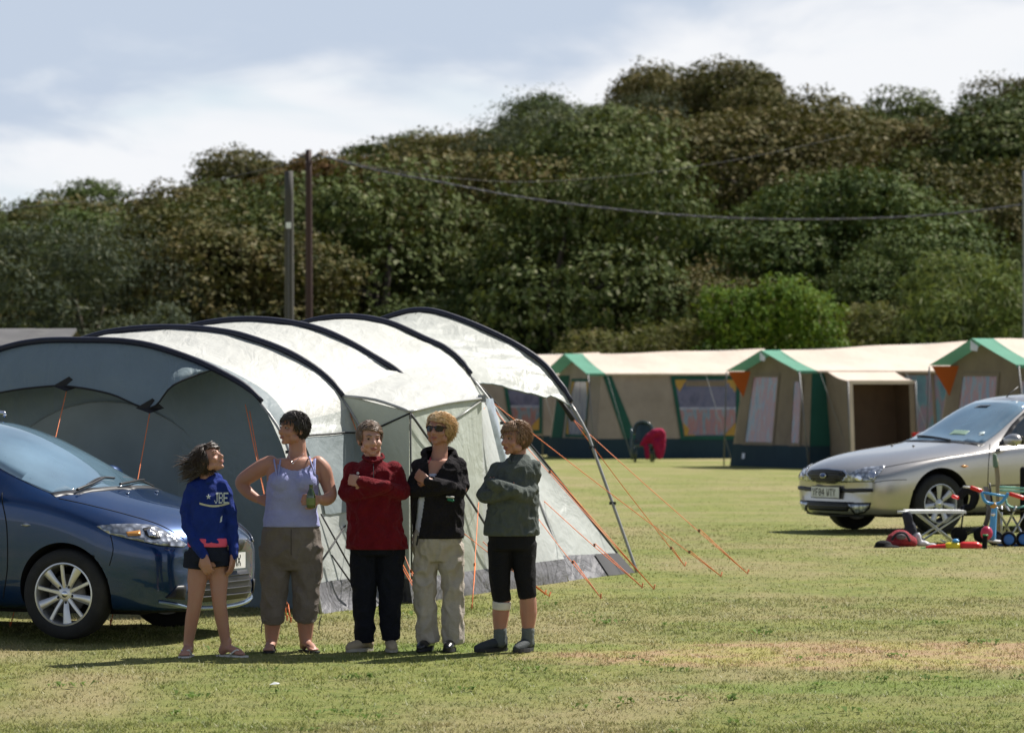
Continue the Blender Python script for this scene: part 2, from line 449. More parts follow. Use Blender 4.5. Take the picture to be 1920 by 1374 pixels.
# ------------------------------------------------------------------ trees and shrubs
def leaf_mat(name, stops, gloss=0.35, trans=0.3):
    m, t, b, o = newmat(name)
    tone = t.n('ShaderNodeAttribute', attribute_name='tone').outputs['Fac']
    oi = t.n('ShaderNodeObjectInfo').outputs['Random']
    pos = t.n('ShaderNodeTexCoord').outputs['Object']
    n = t.noise(pos, 0.7, 3, 0.6)
    k = t.m('ADD', t.m('MULTIPLY', tone, 0.55), t.m('ADD', t.m('MULTIPLY', oi, 0.35), t.m('MULTIPLY', t.m('SUBTRACT', n, 0.5), 0.9)))
    cr = t.n('ShaderNodeValToRGB', {0: k}); e = cr.color_ramp.elements
    e[0].position = 0.0; e[0].color = c4(stops[0]); e[1].position = 1.0; e[1].color = c4(stops[-1])
    for i, s in enumerate(stops[1:-1]): x = e.new((i+1)/(len(stops)-1)); x.color = c4(s)
    pale = t.mix(t.rng(tone, 0.90, 1.0, 0, 0.45), cr.outputs[0], (0.30, 0.29, 0.20, 1))  # random leaves paled to imitate highlights on shining foliage
    t.t.links.new(pale, b.inputs['Base Color']); b.inputs['Roughness'].default_value = 0.75; b.inputs['Specular IOR Level'].default_value = 0.08
    tr = t.n('ShaderNodeBsdfTranslucent', {'Color': t.mix(0.5, cr.outputs[0], (0.16, 0.17, 0.02, 1))})
    mx = t.n('ShaderNodeMixShader', {0: trans, 1: b.outputs[0], 2: tr.outputs[0]})
    t.t.links.new(mx.outputs[0], o.inputs[0]); return m
def leaves(name, lobes, n, size, asp, seed, m, up=0.35, shell=0.72):
    """many small leaf faces spread through the outer volume of overlapping lobes"""
    rs = np.random.RandomState(seed)
    C = np.array([l[0] for l in lobes]); R = np.array([l[1] for l in lobes])
    wgt = (R[:, 0]*R[:, 2]); wgt[0] *= 0.35; wgt = wgt/wgt.sum()
    li = rs.choice(len(lobes), n, p=wgt)
    d = rs.randn(n, 3); d /= np.linalg.norm(d, axis=1)[:, None]
    rad = shell+(1.12-shell)*rs.rand(n)**0.7
    rad = np.where(rs.rand(n) < 0.05, rad*1.05, rad)
    ph = li*1.7; wob = 1+0.13*np.sin(d[:, 0]*5.1+ph)*np.sin(d[:, 2]*6.3+ph*2)+0.09*np.sin(d[:, 1]*11+ph)*np.sin(d[:, 2]*9-ph)
    spk = (np.sin(d[:, 0]*17+ph*3)*np.sin(d[:, 1]*19+ph)*np.sin(d[:, 2]*15)) > 0.42; rad = rad*wob+np.where(spk, 0.12*rs.rand(n), 0)
    p = C[li]+d*R[li]*rad[:, None]
    # leaves sit in little sprays: pull towards spray centres
    q = rs.randn(n, 3)*0.05; sp = np.round(p/0.42)*0.42+np.sin(p*7.7)[:, ::-1]*0.12
    k = (0.1+0.4*rs.rand(n))[:, None]; p = p*(1-k)+sp*k+q
    keep = np.ones(n, bool)
    for c, r in zip(C, R):
        e = np.linalg.norm((p-c)/r, axis=1); keep &= ~(e < shell*0.86)
    keep &= p[:, 2] > 0.02
    p = p[keep]; d = d[keep]; n = len(p)
    nm = d*0.85+rs.randn(n, 3)*0.5; nm[:, 2] += up; nm /= np.linalg.norm(nm, axis=1)[:, None]
    t = rs.randn(n, 3); t -= (t*nm).sum(1)[:, None]*nm; t /= np.linalg.norm(t, axis=1)[:, None]
    b = np.cross(nm, t); s = size*(0.55+0.8*rs.rand(n))[:, None]
    L = t*s; Wd = b*s*asp; dr = np.array([0, 0, -0.25])*s
    co = np.stack([p-L, p+Wd*0.9, p+L+dr, p-Wd], 1).reshape(-1, 3)
    tone = np.clip(0.5+0.32*rs.randn(n), 0, 1)
    return np_mesh(name, co, n, 4, m, tone)
def lobes_for(seed, h, r, low=0.12, n=17, flat=1.0):
    rs = random.Random(seed); out = [((0, 0, h*0.50), (r*0.66, r*0.66, h*0.38))]
    for i in range(n):
        a = rs.random()*2*PI; zt = low+(0.93-low)*rs.random(); k = math.sqrt(max(0.05, 1-((zt-0.45)/0.62)**2))*r*rs.uniform(0.62, 1.0)
        s = rs.uniform(0.26, 0.48)*r
        out.append(((math.cos(a)*k, math.sin(a)*k, zt*h), (s*1.15, s*1.15, s*0.8*flat)))
    for i in range(4):
        s = rs.uniform(0.22, 0.36)*r; a = rs.random()*2*PI; k = rs.uniform(0, 0.4)*r
        out.append(((math.cos(a)*k, math.sin(a)*k, h-s*0.8), (s, s, s*0.8)))
    return out
BARK = mat('bark', (0.07, 0.055, 0.04), 0.9, var=0.35, scale=9, bump=0.6, bscale=30, stretch=(1, 1, 0.25))
def trunk_mesh(name, seed, h, r, nb=7):
    rs = random.Random(seed); mb = MB()
    p = [Vector((0, 0, -0.3)), Vector((rs.gauss(0, .1), rs.gauss(0, .1), h*0.25)), Vector((rs.gauss(0, .2), rs.gauss(0, .2), h*0.5)), Vector((rs.gauss(0, .25), rs.gauss(0, .25), h*0.8))]
    mb.tube(p, [0.18, 0.14, 0.10, 0.04], 8, 3)
    for i in range(nb):
        a = rs.random()*6.28; z = rs.uniform(0.15, 0.6)*h; b = Vector((0, 0, z)); e = Vector((math.cos(a)*r*0.8, math.sin(a)*r*0.8, z+h*rs.uniform(0.1, 0.35)))
        mid = (b+e)/2+Vector((rs.gauss(0, .15), rs.gauss(0, .15), -0.1)); mb.tube([b, mid, e], [0.07, 0.05, 0.02], 6, 3)
    return mb.mesh(name, BARK, None, True)
BROWN = leaf_mat('leaf_sycamore_brown', [(0.031, 0.042, 0.013), (0.075, 0.075, 0.023), (0.130, 0.101, 0.036), (0.195, 0.143, 0.058)], 0.38, 0.10)
OLIVE = leaf_mat('leaf_olive', [(0.026, 0.044, 0.013), (0.057, 0.081, 0.022), (0.099, 0.120, 0.036), (0.163, 0.163, 0.065)], 0.36, 0.10)
GREEN = leaf_mat('leaf_green', [(0.026, 0.047, 0.013), (0.055, 0.086, 0.022), (0.094, 0.130, 0.036), (0.150, 0.176, 0.058)], 0.36, 0.12)
GREYL = leaf_mat('leaf_grey_green', [(0.030, 0.042, 0.026), (0.060, 0.078, 0.048), (0.100, 0.120, 0.078), (0.150, 0.165, 0.11)], 0.45, 0.15)
RUST = leaf_mat('leaf_rust', [(0.045, 0.035, 0.012), (0.10, 0.060, 0.020), (0.15, 0.075, 0.028), (0.17, 0.05, 0.025)], 0.38, 0.2)
LIME = leaf_mat('leaf_bright_green', [(0.044, 0.094, 0.010), (0.088, 0.156, 0.019), (0.138, 0.206, 0.027), (0.213, 0.256, 0.050)], 0.4, 0.25)
REED = leaf_mat('leaf_pale_reed', [(0.057, 0.098, 0.023), (0.103, 0.149, 0.040), (0.184, 0.218, 0.081), (0.345, 0.345, 0.196)], 0.4, 0.25)
SCRUB = leaf_mat('leaf_scrub', [(0.05, 0.07, 0.02), (0.10, 0.115, 0.035), (0.16, 0.15, 0.06), (0.20, 0.14, 0.08)], 0.5, 0.25)
TREEDEF = [  # name, material, height, radius, leaf size, words
    ('A', BROWN, 5.6, 2.7, 0.125, 'brown tinged sycamore'), ('B', BROWN, 5.0, 3.0, 0.115, 'bronze leaved sycamore'),
    ('C', OLIVE, 5.6, 2.5, 0.110, 'olive green tree'), ('D', OLIVE, 5.2, 2.9, 0.120, 'dark olive tree'),
    ('E', GREEN, 5.8, 2.6, 0.105, 'deep green tree'), ('F', GREYL, 4.8, 2.6, 0.085, 'grey green willow like tree'),
    ('G', RUST, 5.2, 2.2, 0.120, 'rust leaved tree'), ('H', GREEN, 5.0, 2.3, 0.115, 'green tree')]
TMESH = {}
for i, (k, m, h, r, ls, w) in enumerate(TREEDEF):
    TMESH[k] = (leaves('crown', lobes_for(100+i, h, r), 50000, ls*0.60, 0.62 if k != 'F' else 0.3, 40+i, m), trunk_mesh('trunk', 60+i, h, r), h, r, w)
def put_tree(k, X, Y, sc, rz, label, group='trees of the wooded bank', zs=1.0):
    cm, tm, h, r, w = TMESH[k]
    e = thing('tree', (X, Y, ground_z(X, Y)-0.1), label, 'tree', group, rz); e.scale = (sc, sc, sc*zs)
    for nme, me in (('crown', cm), ('trunk', tm)):
        o = bpy.data.objects.new(nme, me); COL.objects.link(o); o.parent = e
    return e
SIDES = [(-9e9, 250, 'far left end of the wood'), (250, 520, 'left of the two poles'), (520, 760, 'behind the two poles'), (760, 1050, 'middle left of the wood'),
         (1050, 1250, 'left shoulder of the hill'), (1250, 1560, 'high crest of the hill'), (1560, 1720, 'dip in the skyline'), (1720, 9e9, 'right end of the wood')]
MARKS = [(541, 'behind the grey pole'), (1437, 'above the rounded bright green bush'), (1870, 'left of the pale metal pole'), (300, 'above the pale bushy shrub'), (1100, 'above the first green gable')]
def make_wood():
    rs = random.Random(77); rows = [(104.5, 3.9), (109.5, 4.6), (115.5, 5.0), (122, 5.2), (128.5, 5.2), (135, 5.0), (142, 4.6), (149, 3.2), (155, 3.8)]
    labels = {}
    for ri, (Y0, sp) in enumerate(rows):
        X = -Y0*0.135-2+rs.random()*2
        while X < Y0*0.135+2.5:
            Y = Y0+rs.uniform(-1.3, 1.3); px = CXP+F*X/Y
            pick = rs.random()
            if px < 620: ks = 'BABDAGAC' if px > 200 else 'CADBAFAE'
            elif px < 1150: ks = 'DCHDEFCB' if ri < 4 else 'FFEHCFBD'
            elif px < 1560: ks = 'BBADBACB' if ri > 2 else 'ABDBCBHA'
            elif px < 1700: ks = 'EHCHEDAE'
            else: ks = 'BACBDBAE' if ri > 2 else 'BDABCBAD'
            k = ks[int(pick*8)]
            sc = rs.uniform(0.80, 1.38)
            if ri >= 7: sc = min(sc, 1.0)
            if ri == 0: sc *= 0.86
            if 520 < px < 640 and Y > 140: k = 'G'
            row_w = ['front edge', 'lower slope', 'lower slope', 'middle slope', 'middle slope', 'upper slope', 'upper slope', 'skyline row', 'far side'][ri]
            side = next(s for a, b, s in SIDES if a <= px < b)
            sz = 'small ' if sc < 0.93 else ('broad ' if sc > 1.18 else '')
            lab = '%s%s on the %s, %s' % (sz, TMESH[k][4], row_w, side)
            near = next((w for q, w in MARKS if abs(px-q) < 26), None)
            if lab in labels or near: lab = '%s%s on the %s, %s' % (sz, TMESH[k][4], row_w, near or side)
            n_ = labels.get(lab, 0); labels[lab] = n_+1
            if n_: lab += [', further right', ', furthest right', ', behind its twin', ', last of its kind'][min(n_-1, 3)]
            h_ = TMESH[k][2]; zs_ = rs.uniform(0.78, 1.22)/max(sc, 1.0)**0.5; wd = TMESH[k][3]*sc*F/Y*0.45
            lim = (CAMH+(HYP-max(interp(SKY, px-wd), interp(SKY, px), interp(SKY, px+wd))+4)*Y/F-ground_z(X, Y)+0.1)/h_*(0.985 if px < 1250 else 0.95)
            zz = min(sc*zs_, lim-(0.0 if ri == 7 else rs.uniform(0.02, 0.12)))
            if ri == 7: zz = lim*rs.uniform(0.95, 1.06)
            put_tree(k, X, Y, sc, rs.random()*6.28, lab, zs=max(0.45, zz)/sc)
            X += sp*rs.uniform(0.8, 1.2)
make_wood()
# smaller growth along the foot of the wood
def shrub_mesh(seed, h, r, m, size, asp, n=14000, up=0.35, flat=1.0):
    return leaves('foliage', lobes_for(seed, h, r, 0.05, 20, flat), n, size, asp, seed, m, up, 0.7)
def put_shrub(me, px, Y, z0, sc, label, cat='shrub', group=None, rz=0.0):
    X = (px-CXP)*Y/F
    e = thing('shrub', (X, Y, ground_z(X, Y)+z0), label, cat, group, rz)
    e.scale = sc if isinstance(sc, tuple) else (sc, sc, sc)
    o = bpy.data.objects.new('foliage', me); COL.objects.link(o); o.parent = e
    mb = MB(); rs = random.Random(int(px))
    for _ in range(5):
        a = rs.random()*6.28; mb.tube([(0, 0, -0.1), (math.cos(a)*.3, math.sin(a)*.3, 0.9), (math.cos(a)*.8, math.sin(a)*.8, 1.9)], [0.05, 0.035, 0.012], 6, 2)
    mb.build('stem', BARK, e, True, None)
    return e
gorse = shrub_mesh(301, 3.9, 1.85, LIME, 0.075, 0.5, 26000, 0.5)
reed = shrub_mesh(302, 4.0, 2.3, REED, 0.14, 0.16, 26000, 0.2)
willow = shrub_mesh(303, 5.2, 2.0, GREYL, 0.085, 0.25, 24000)
low = shrub_mesh(304, 3.3, 1.3, GREYL, 0.075, 0.28, 12000)
low2 = shrub_mesh(305, 2.9, 1.5, SCRUB, 0.09, 0.25, 12000)
put_shrub(gorse, 1437, 98.5, 0, (0.86, 0.9, 0.97), 'rounded bright green bush behind the porch tent')
put_shrub(reed, 1720, 101.5, 0, (0.75, 0.8, 0.78), 'glossy pale bush of long narrow leaves left of the light pole')
put_shrub(reed, 1850, 101, 0, (1.05, 0.9, 1.08), 'tall glossy bush behind the rightmost tent', rz=2.0)
put_shrub(willow, 20, 100, 0, (1.15, 1.0, 1.0), 'tall grey green willow at the left edge of the field')
put_shrub(low, 105, 99.5, 0, 0.95, 'grey green shrub at the foot of the big willow', rz=1.0)
put_shrub(low, 205, 100, 0, 0.93, 'low grey green shrub right of the big willow', rz=2.2)
put_shrub(low, 315, 99.5, 0, 1.02, 'pale bushy shrub above the grey roofed shed', rz=0.4)
put_shrub(low, 440, 100, 0, 0.95, 'pale shrub just left of the grey pole', rz=3.3)
put_shrub(low2, 1170, 99, 0, 0.93, 'scrubby pale bush behind the green trimmed porch')
put_shrub(low2, 1255, 99.5, 0, 1.0, 'dry pinkish scrub left of the bright green bush', rz=2.5)
put_shrub(low2, 1590, 101, 0, 1.15, 'reddish dry scrub between the two big bushes', rz=4.0)
put_shrub(low2, 1085, 100, 0, 0.7, 'low scrub at the foot of the trees behind the first tent', rz=5.0)

# ------------------------------------------------------------------ poles and wires
def pole(px, ytop, Y, r0, r1, m, label, extra=None):
    X = (px-CXP)*Y/F; zt = CAMH+(HYP-ytop)*Y/F
    e = thing('utility_pole', (X, Y, 0), label, 'pole', None)
    MB().tube([(X, Y, -0.4), (X+0.01, Y, zt*0.5), (X, Y, zt)], [r0, (r0+r1)/2, r1], 12, 4).build('shaft', m, e, True)
    return e, Vector((X, Y, zt))
WOODG = mat('weathered_wood', (0.07, 0.066, 0.062), 0.85, var=0.3, scale=7, bump=0.5, bscale=25, stretch=(1, 1, 0.08))
WOODR = mat('creosoted_wood', (0.045, 0.022, 0.020), 0.7, var=0.3, scale=6, bump=0.4, bscale=25, stretch=(1, 1, 0.08))
STEELP = mat('pale_pole_paint', (0.26, 0.27, 0.29), 0.5, var=0.1)
e, _ = pole(541.5, 321, 86, 0.105, 0.085, WOODG, 'thick grey weathered wooden pole left of the dark red pole')
MB().box((e.location.x-0.05, 86-0.13, 4.70), (e.location.x+0.05, 86-0.10, 4.82)).build('number_plate', mat('white_plate', (0.75, 0.77, 0.8), 0.4), e)
MB().tube([(e.location.x, 86-0.105, 4.7), (e.location.x, 86-0.11, 0)], 0.012, 6).build('cable_guard', mat('cable_grey', (0.09, 0.09, 0.10), 0.5), e)
e2, tp = pole(578.5, 281, 90, 0.085, 0.065, WOODR, 'slim dark red brown pole carrying the overhead cable')
m_ins = mat('insulator', (0.10, 0.09, 0.09), 0.3)
MB().bar(tp+Vector((-0.14, 0, -0.15)), tp+Vector((0.14, 0, -0.15)), 0.025).ell(tp+Vector((0.14, 0, -0.15)), 0.045).ell(tp+Vector((-0.14, 0, -0.15)), 0.045).build('insulator_bracket', m_ins, e2, True)
e3, tp3 = pole(1921, 320, 90, 0.05, 0.045, STEELP, 'slim pale metal pole at the right edge of the picture')
def sagwire(name, pts, r, m, label, sub=10):
    p, _ = catmull([P(a, b, c) for a, b, c in pts], [1]*len(pts), sub)
    o = MB().tube(p, r, 6).build(name, m, None, True, p[0]); return tag(o, label, 'cable')
WIREM = mat('wire_grey', (0.07, 0.07, 0.085), 0.6, var=0.3, scale=20)
main = [(592, 290, 90), (700, 318, 90), (820, 341, 90), (970, 369, 90), (1130, 390, 90), (1280, 404, 90), (1440, 411, 90), (1620, 410, 90), (1780, 401, 90), (1921, 383, 90)]
pm, _ = catmull([P(*q) for q in main], [1]*len(main), 40)
tw = MB()
for ph in (0, PI):
    tw.tube([q+Vector((0, 0.011*math.cos(i*0.4+ph), 0.011*math.sin(i*0.4+ph))) for i, q in enumerate(pm)], 0.014, 5)
tag(tw.build('overhead_cable', WIREM, None, True, pm[0]), 'twisted overhead cable sagging from the dark red pole to the right', 'cable')
sagwire('overhead_wire', [(592, 290, 90), (720, 316, 91), (850, 334, 92), (1000, 341, 94), (1200, 326, 96), (1400, 296, 98), (1600, 252, 100)], 0.004, WIREM, 'thin wire rising to the right across the wood above the thick cable')
sagwire('overhead_wire', [(566, 302, 90), (520, 313, 90), (440, 330, 90), (360, 348, 90), (270, 362, 90), (140, 380, 90), (-200, 410, 90)], 0.010, WIREM, 'thin wire running left from the dark red pole over the trees')

# ------------------------------------------------------------------ grey roofed shed at the far left
def shed():
    Y = 62.0; x0 = (-330-CXP)*Y/F; x1 = (140-CXP)*Y/F
    z1 = CAMH+(HYP-616)*Y/F; z0 = CAMH+(HYP-648)*(Y-1.6)/F
    e = thing('shed', (x0, Y, 0), 'low grey felt roofed shed behind the big tent', 'shed')
    felt = mat('roof_felt', (0.085, 0.083, 0.085), 0.9, var=0.2, scale=2, bump=0.3, bscale=20, dirt=(0.25, 0.24, 0.2))
    wood = mat('shed_board', (0.16, 0.12, 0.085), 0.8, var=0.25, scale=4, stretch=(1, 1, 6))
    b = MB(); nstrip = 6
    for i in range(nstrip):
        a = x0+(x1-x0)*i/nstrip; c = x0+(x1-x0)*(i+1)/nstrip+0.03
        b = MB().add([(a, Y-1.9, z0), (c, Y-1.9, z0+0.004), (c, Y, z1+0.004), (a, Y, z1), (a, Y-1.9, z0-0.04), (c, Y-1.9, z0-0.04), (c, Y, z1-0.04), (a, Y, z1-0.04)],
                     [(0, 1, 2, 3), (4, 5, 6, 7), (0, 1, 5, 4), (1, 2, 6, 5), (2, 3, 7, 6), (3, 0, 4, 7)]); b.build('roof_sheet', felt, e)
    MB().add([(x0, Y+0.02, z1-0.002), (x1, Y+0.02, z1-0.002), (x1+.02, Y+2.0, z0), (x0, Y+2.0, z0)], [(0, 1, 2, 3)]).build('roof_sheet', felt, e)
    k = 14
    for i in range(k):
        zc = 0.05+(z0-0.12)*i/k; MB().box((x0+0.05, Y-1.75-0.008*(i % 2), zc), (x1-0.05, Y-1.72, zc+(z0-0.12)/k-0.01)).build('wall_board', wood, e)
    MB().box((x0+.05, Y-1.7, 0), (x1-.05, Y+1.9, z0-.06)).build('wall', wood, e)
shed()
# ------------------------------------------------------------------ row of cream and green frame tents
def canvas_mat(name, col, bump=0.35, trans=0.12, dirt=None):
    m, t, b, o = newmat(name)
    oc = t.n('ShaderNodeTexCoord').outputs['Object']
    n = t.noise(oc, 1.3, 5, 0.6); w = t.noise(t.mapv(oc, (1, 1, 0.25)), 5.0, 4, 0.6)
    c = t.mix(t.rng(n, 0.3, 0.7), c4(tuple(x*0.86 for x in col)), c4(tuple(min(1, x*1.08) for x in col)))
    if dirt: c = t.mix(t.rng(t.noise(oc, 2.2, 6, 0.75), 0.48, 0.75, 0, 0.6), c, c4(dirt))
    t.t.links.new(c, b.inputs['Base Color']); b.inputs['Roughness'].default_value = 0.8; b.inputs['Specular IOR Level'].default_value = 0.2
    bn = t.n('ShaderNodeBump', {'Height': w, 'Strength': bump, 'Distance': 0.05}); t.t.links.new(bn.outputs[0], b.inputs['Normal'])
    tr = t.n('ShaderNodeBsdfTranslucent', {'Color': c})
    mx = t.n('ShaderNodeMixShader', {0: trans, 1: b.outputs[0], 2: tr.outputs[0]}); t.t.links.new(mx.outputs[0], o.inputs[0])
    MATS[name] = m; return m
CREAM = canvas_mat('canvas_cream', (0.67, 0.565, 0.475), 0.3, 0.10)
TAUPE = canvas_mat('canvas_taupe', (0.35, 0.295, 0.26), 0.6, 0.10, (0.25, 0.205, 0.18))
KHAKI = canvas_mat('canvas_khaki', (0.25, 0.20, 0.155), 0.6, 0.10, (0.17, 0.13, 0.10))
TGREEN = canvas_mat('canvas_green', (0.12, 0.31, 0.22), 0.3, 0.12)
TDGREEN = canvas_mat('canvas_dark_green', (0.022, 0.095, 0.075), 0.3, 0.08)
NAVY = canvas_mat('groundsheet_navy', (0.022, 0.045, 0.062), 0.3, 0.0)
ORANGE = canvas_mat('canvas_orange', (0.55, 0.13, 0.03), 0.2, 0.25)
YELLOWC = canvas_mat('canvas_ochre', (0.50, 0.30, 0.08), 0.2, 0.15)
cloth_dark = mat('inner_shadow_cloth', (0.05, 0.035, 0.03), 0.9)
PORCH_SHADE = canvas_mat('porch_shaded_cloth', (0.10, 0.068, 0.05), 0.3, 0.0, (0.06, 0.04, 0.035))  # brown darkened to carry the shade inside the open porch
STEEL = mat('tent_pole_steel', (0.16, 0.16, 0.165), 0.5, 0.3, var=0.1)
def curtain_mat(name, cols, sc):
    m, t, b, o = newmat(name)
    oc = t.n('ShaderNodeTexCoord').outputs['Object']
    n = t.noise(t.mapv(oc, (sc, sc, 0.7)), 2.0, 2, 0.5); n2 = t.noise(t.mapv(oc, (9, 9, 3)), 3.0, 4, 0.7)
    k = t.m('ADD', n, t.m('MULTIPLY', t.m('SUBTRACT', n2, 0.5), 0.35))
    cr = t.n('ShaderNodeValToRGB', {0: k}); e = cr.color_ramp.elements
    e[0].position = 0.3; e[0].color = c4(cols[0]); e[1].position = 0.7; e[1].color = c4(cols[-1])
    for i, c in enumerate(cols[1:-1]): x = e.new(0.3+0.4*(i+1)/(len(cols)-1)); x.color = c4(c)
    t.t.links.new(cr.outputs[0], b.inputs['Base Color']); b.inputs['Roughness'].default_value = 0.25; b.inputs['Coat Weight'].default_value = 0.5
    b.inputs['Coat Roughness'].default_value = 0.15; return m
CURT_RED = curtain_mat('curtain_red_blue', [(0.09, 0.15, 0.21), (0.17, 0.22, 0.27), (0.30, 0.12, 0.10), (0.22, 0.13, 0.16), (0.12, 0.19, 0.27)], 3.2)
CURT_BLUE = curtain_mat('curtain_pale_blue', [(0.16, 0.18, 0.28), (0.26, 0.27, 0.36), (0.33, 0.33, 0.40), (0.14, 0.15, 0.24)], 3.0)
CURT_TEAL = curtain_mat('curtain_teal_pink', [(0.04, 0.11, 0.14), (0.05, 0.16, 0.18), (0.20, 0.10, 0.12), (0.07, 0.13, 0.17)], 1.4)
INSIDE = curtain_mat('window_dark_inside', [(0.03, 0.03, 0.07), (0.06, 0.065, 0.13), (0.11, 0.10, 0.17), (0.04, 0.04, 0.08)], 0.8)
def slab(mb, pts, nrm, th):
    nrm = Vector(nrm)*th; n = len(pts); a = [Vector(p) for p in pts]; b = [p+nrm for p in a]
    fs = [tuple(range(n)), tuple(range(n, 2*n))[::-1]]+[(i, (i+1) % n, (i+1) % n+n, i+n) for i in range(n)]
    return mb.add(a+b, fs)
def frame_tent(px0, Y, phi, w, L, ze, zr_, wall, roof, label, wins, gable, porch=None, oh=0.36, zr_end=0.12, bands=(), logo=None):
    """local x along the ridge, y=0 the long wall facing the camera, gable at x=0"""
    o = P(px0, 700, Y); o.z = ground_z(o.x, Y)
    e = thing('frame_tent', o, label, 'tent', None, phi)
    B = lambda mb, name, m, par=None, sm=False: mb.build(name, m, par or e, sm, None)
    fl = 0.24                                             # the walls flare outwards towards the ground
    zm = 0.42
    def wy(z): return -fl*(1-z/ze)
    def gx(z): return -fl*0.8*(1-min(z, ze)/ze)
    # roof: two slopes, slightly sagging, cream, with the coloured end band as a separate piece
    def slope(x0, x1, side, nm, m, nx=10):
        def fn(u, v):
            x = x0+(x1-x0)*u; zr = zr_+zr_end*max(0, x)/L
            s = -0.035*math.sin(v*PI)*(0.7+0.5*math.sin(x*3.1))-0.02*math.sin(max(0, min(1, x/L))*PI*2.0)**2*(1-v)
            yy = w/2*(1-v)-0.10*v if side == 0 else w/2*(1+v)+0.10*v
            z = zr+(ze-zr)*v+s
            return Vector((x, yy, z))
        mb = MB().grid(fn, nx, 8); ob = B(mb, nm, m, None, True)
        return ob
    slope(-oh, 0.06, 0, 'roof_band', TGREEN, 4); slope(-oh, 0.06, 1, 'roof_band', TGREEN, 4)
    slope(0.06, L, 0, 'roof', roof, 16); slope(0.06, L, 1, 'roof', roof, 16)
    MB().bar((-oh+.02, w/2, zr_-0.03), (L-.02, w/2, zr_+zr_end-0.03), 0.014).build('ridge_pole', STEEL, e, True, None)
    # valance along the near eave
    slab(MB(), [(-oh, -0.10, ze), (-oh, -0.10, ze-0.05), (0.06, -0.10, ze-0.05), (0.06, -0.10, ze)], (0, -1, 0), 0.006).build('valance', TGREEN, e, False, None)
    slab(MB(), [(0.07, -0.10, ze), (0.07, -0.10, ze-0.035), (L, -0.10, ze-0.035), (L, -0.10, ze)], (0, -1, 0), 0.006).build('valance', roof, e, False, None)
    # near wall
    def wall_fn(x0, x1, z0, z1, off=0.0, sh0=0.0, sh1=0.0):
        def fn(u, v):
            z = z0+(z1-z0)*v; x = x0+(x1-x0)*u+sh0*(1-v)*(1-u)+sh1*(1-v)*u
            if u < 0.01 and x0 <= 0.001: x = gx(z)
            return Vector((x, wy(z)-off+0.012*math.sin(x*5+z*2), z))
        return fn
    B(MB().grid(wall_fn(0, L, zm, ze), 24, 6), 'wall', wall, None, True)
    B(MB().grid(wall_fn(0, L, 0.0, zm, 0.004), 24, 2), 'mud_wall', NAVY, None, True)
    for (xa, xb, sa, m) in bands:
        B(MB().grid(wall_fn(xa, xb, zm, ze, 0.014, sa, sa+0.10), 4, 6), 'corner_band', m, None, True)
    # far wall and end wall
    B(MB().grid(lambda u, v: Vector((L*u, w+fl*(1-v), ze*v)), 4, 3), 'wall', wall, None, True)
    slab(MB(), [(L, 0, 0), (L, w, 0), (L, w, ze), (L, w/2, zr_+zr_end), (L, 0, ze)], (1, 0, 0), 0.005).build('wall', wall, e, False, None)
    # gable end
    def gp(u, z, off=0.0): return Vector((gx(z)-off, u*1.0+(wy(z) if u < w*0.5 else -wy(z))*abs(2*u/w-1), z))
    gw = MB()
    def gfn(u, v):
        y = w*u; top = ze+(zr_-ze)*(1-abs(2*u-1)); z = zm+(top-zm)*v; q = gp(y, z); return q
    B(gw.grid(gfn, 14, 8), 'gable_wall', gable['mat'], None, True)
    B(MB().grid(lambda u, v: gp(w*u, zm*v, 0.004), 10, 2), 'mud_wall', NAVY, None, True)
    def gpanel(mb, u0, u1, z0, z1, off): return mb.grid(lambda a, b: gp(w-(u0+(u1-u0)*a), z0+(z1-z0)*b, off), 3, 6)
    for (kind, u0, u1, z0, z1, m, fm) in gable['panels']:
        if kind == 'panel': B(gpanel(MB(), u0, u1, z0, z1, 0.012), 'panel', m, None, True)
        else:
            fr = MB()
            for (a, b, c, d) in ((u0-.06, u0, z0-.06, z1+.06), (u1, u1+.06, z0-.06, z1+.06), (u0, u1, z1, z1+.06), (u0, u1, z0-.06, z0)): gpanel(fr, a, b, c, d, 0.018)
            f = B(fr, 'window', fm, None, True); B(gpanel(MB(), u0, u1, z0, z1, 0.010), 'curtain', m, f, True)
            if kind == 'winc':
                for (ua, da) in ((u0, 1), (u1, -1)):
                    for (za, dz) in ((z1, -1), (z0, 1)):
                        q = [gp(w-ua, za, 0.022), gp(w-(ua+da*0.16), za, 0.022), gp(w-ua, za+dz*0.34, 0.022)]
                        B(MB().poly(q), 'corner_patch', YELLOWC, f)
    for u in gable.get('tri', ()):
        q = [Vector((-oh+0.03, w-u, ze-0.01)), Vector((0.0, w-u-0.30, ze-0.01)), Vector((-0.05, w-u-0.10, ze-0.50))]
        B(slab(MB(), q, (-1, 0, 0), 0.004), 'orange_gusset', ORANGE)
    if gable.get('badge'):
        q = [Vector((-oh-0.01, w/2+0.02, zr_-0.03)), Vector((-oh-0.01, w/2+0.02, zr_-0.19)), Vector((-oh-0.01, w/2-0.17, zr_-0.21)), Vector((-oh-0.01, w/2-0.20, zr_-0.13))]
        B(slab(MB(), q, (-1, 0, 0), 0.004), 'badge', mat('badge_white', (0.62, 0.64, 0.75), 0.5))
        B(slab(MB(), [(gx(0.1)-0.012, w-0.25, 0.15), (gx(0.1)-0.012, w-0.36, 0.15), (gx(0.2)-0.012, w-0.36, 0.25), (gx(0.2)-0.012, w-0.25, 0.25)], (-1, 0, 0), 0.004), 'badge', MATS['badge_white'])
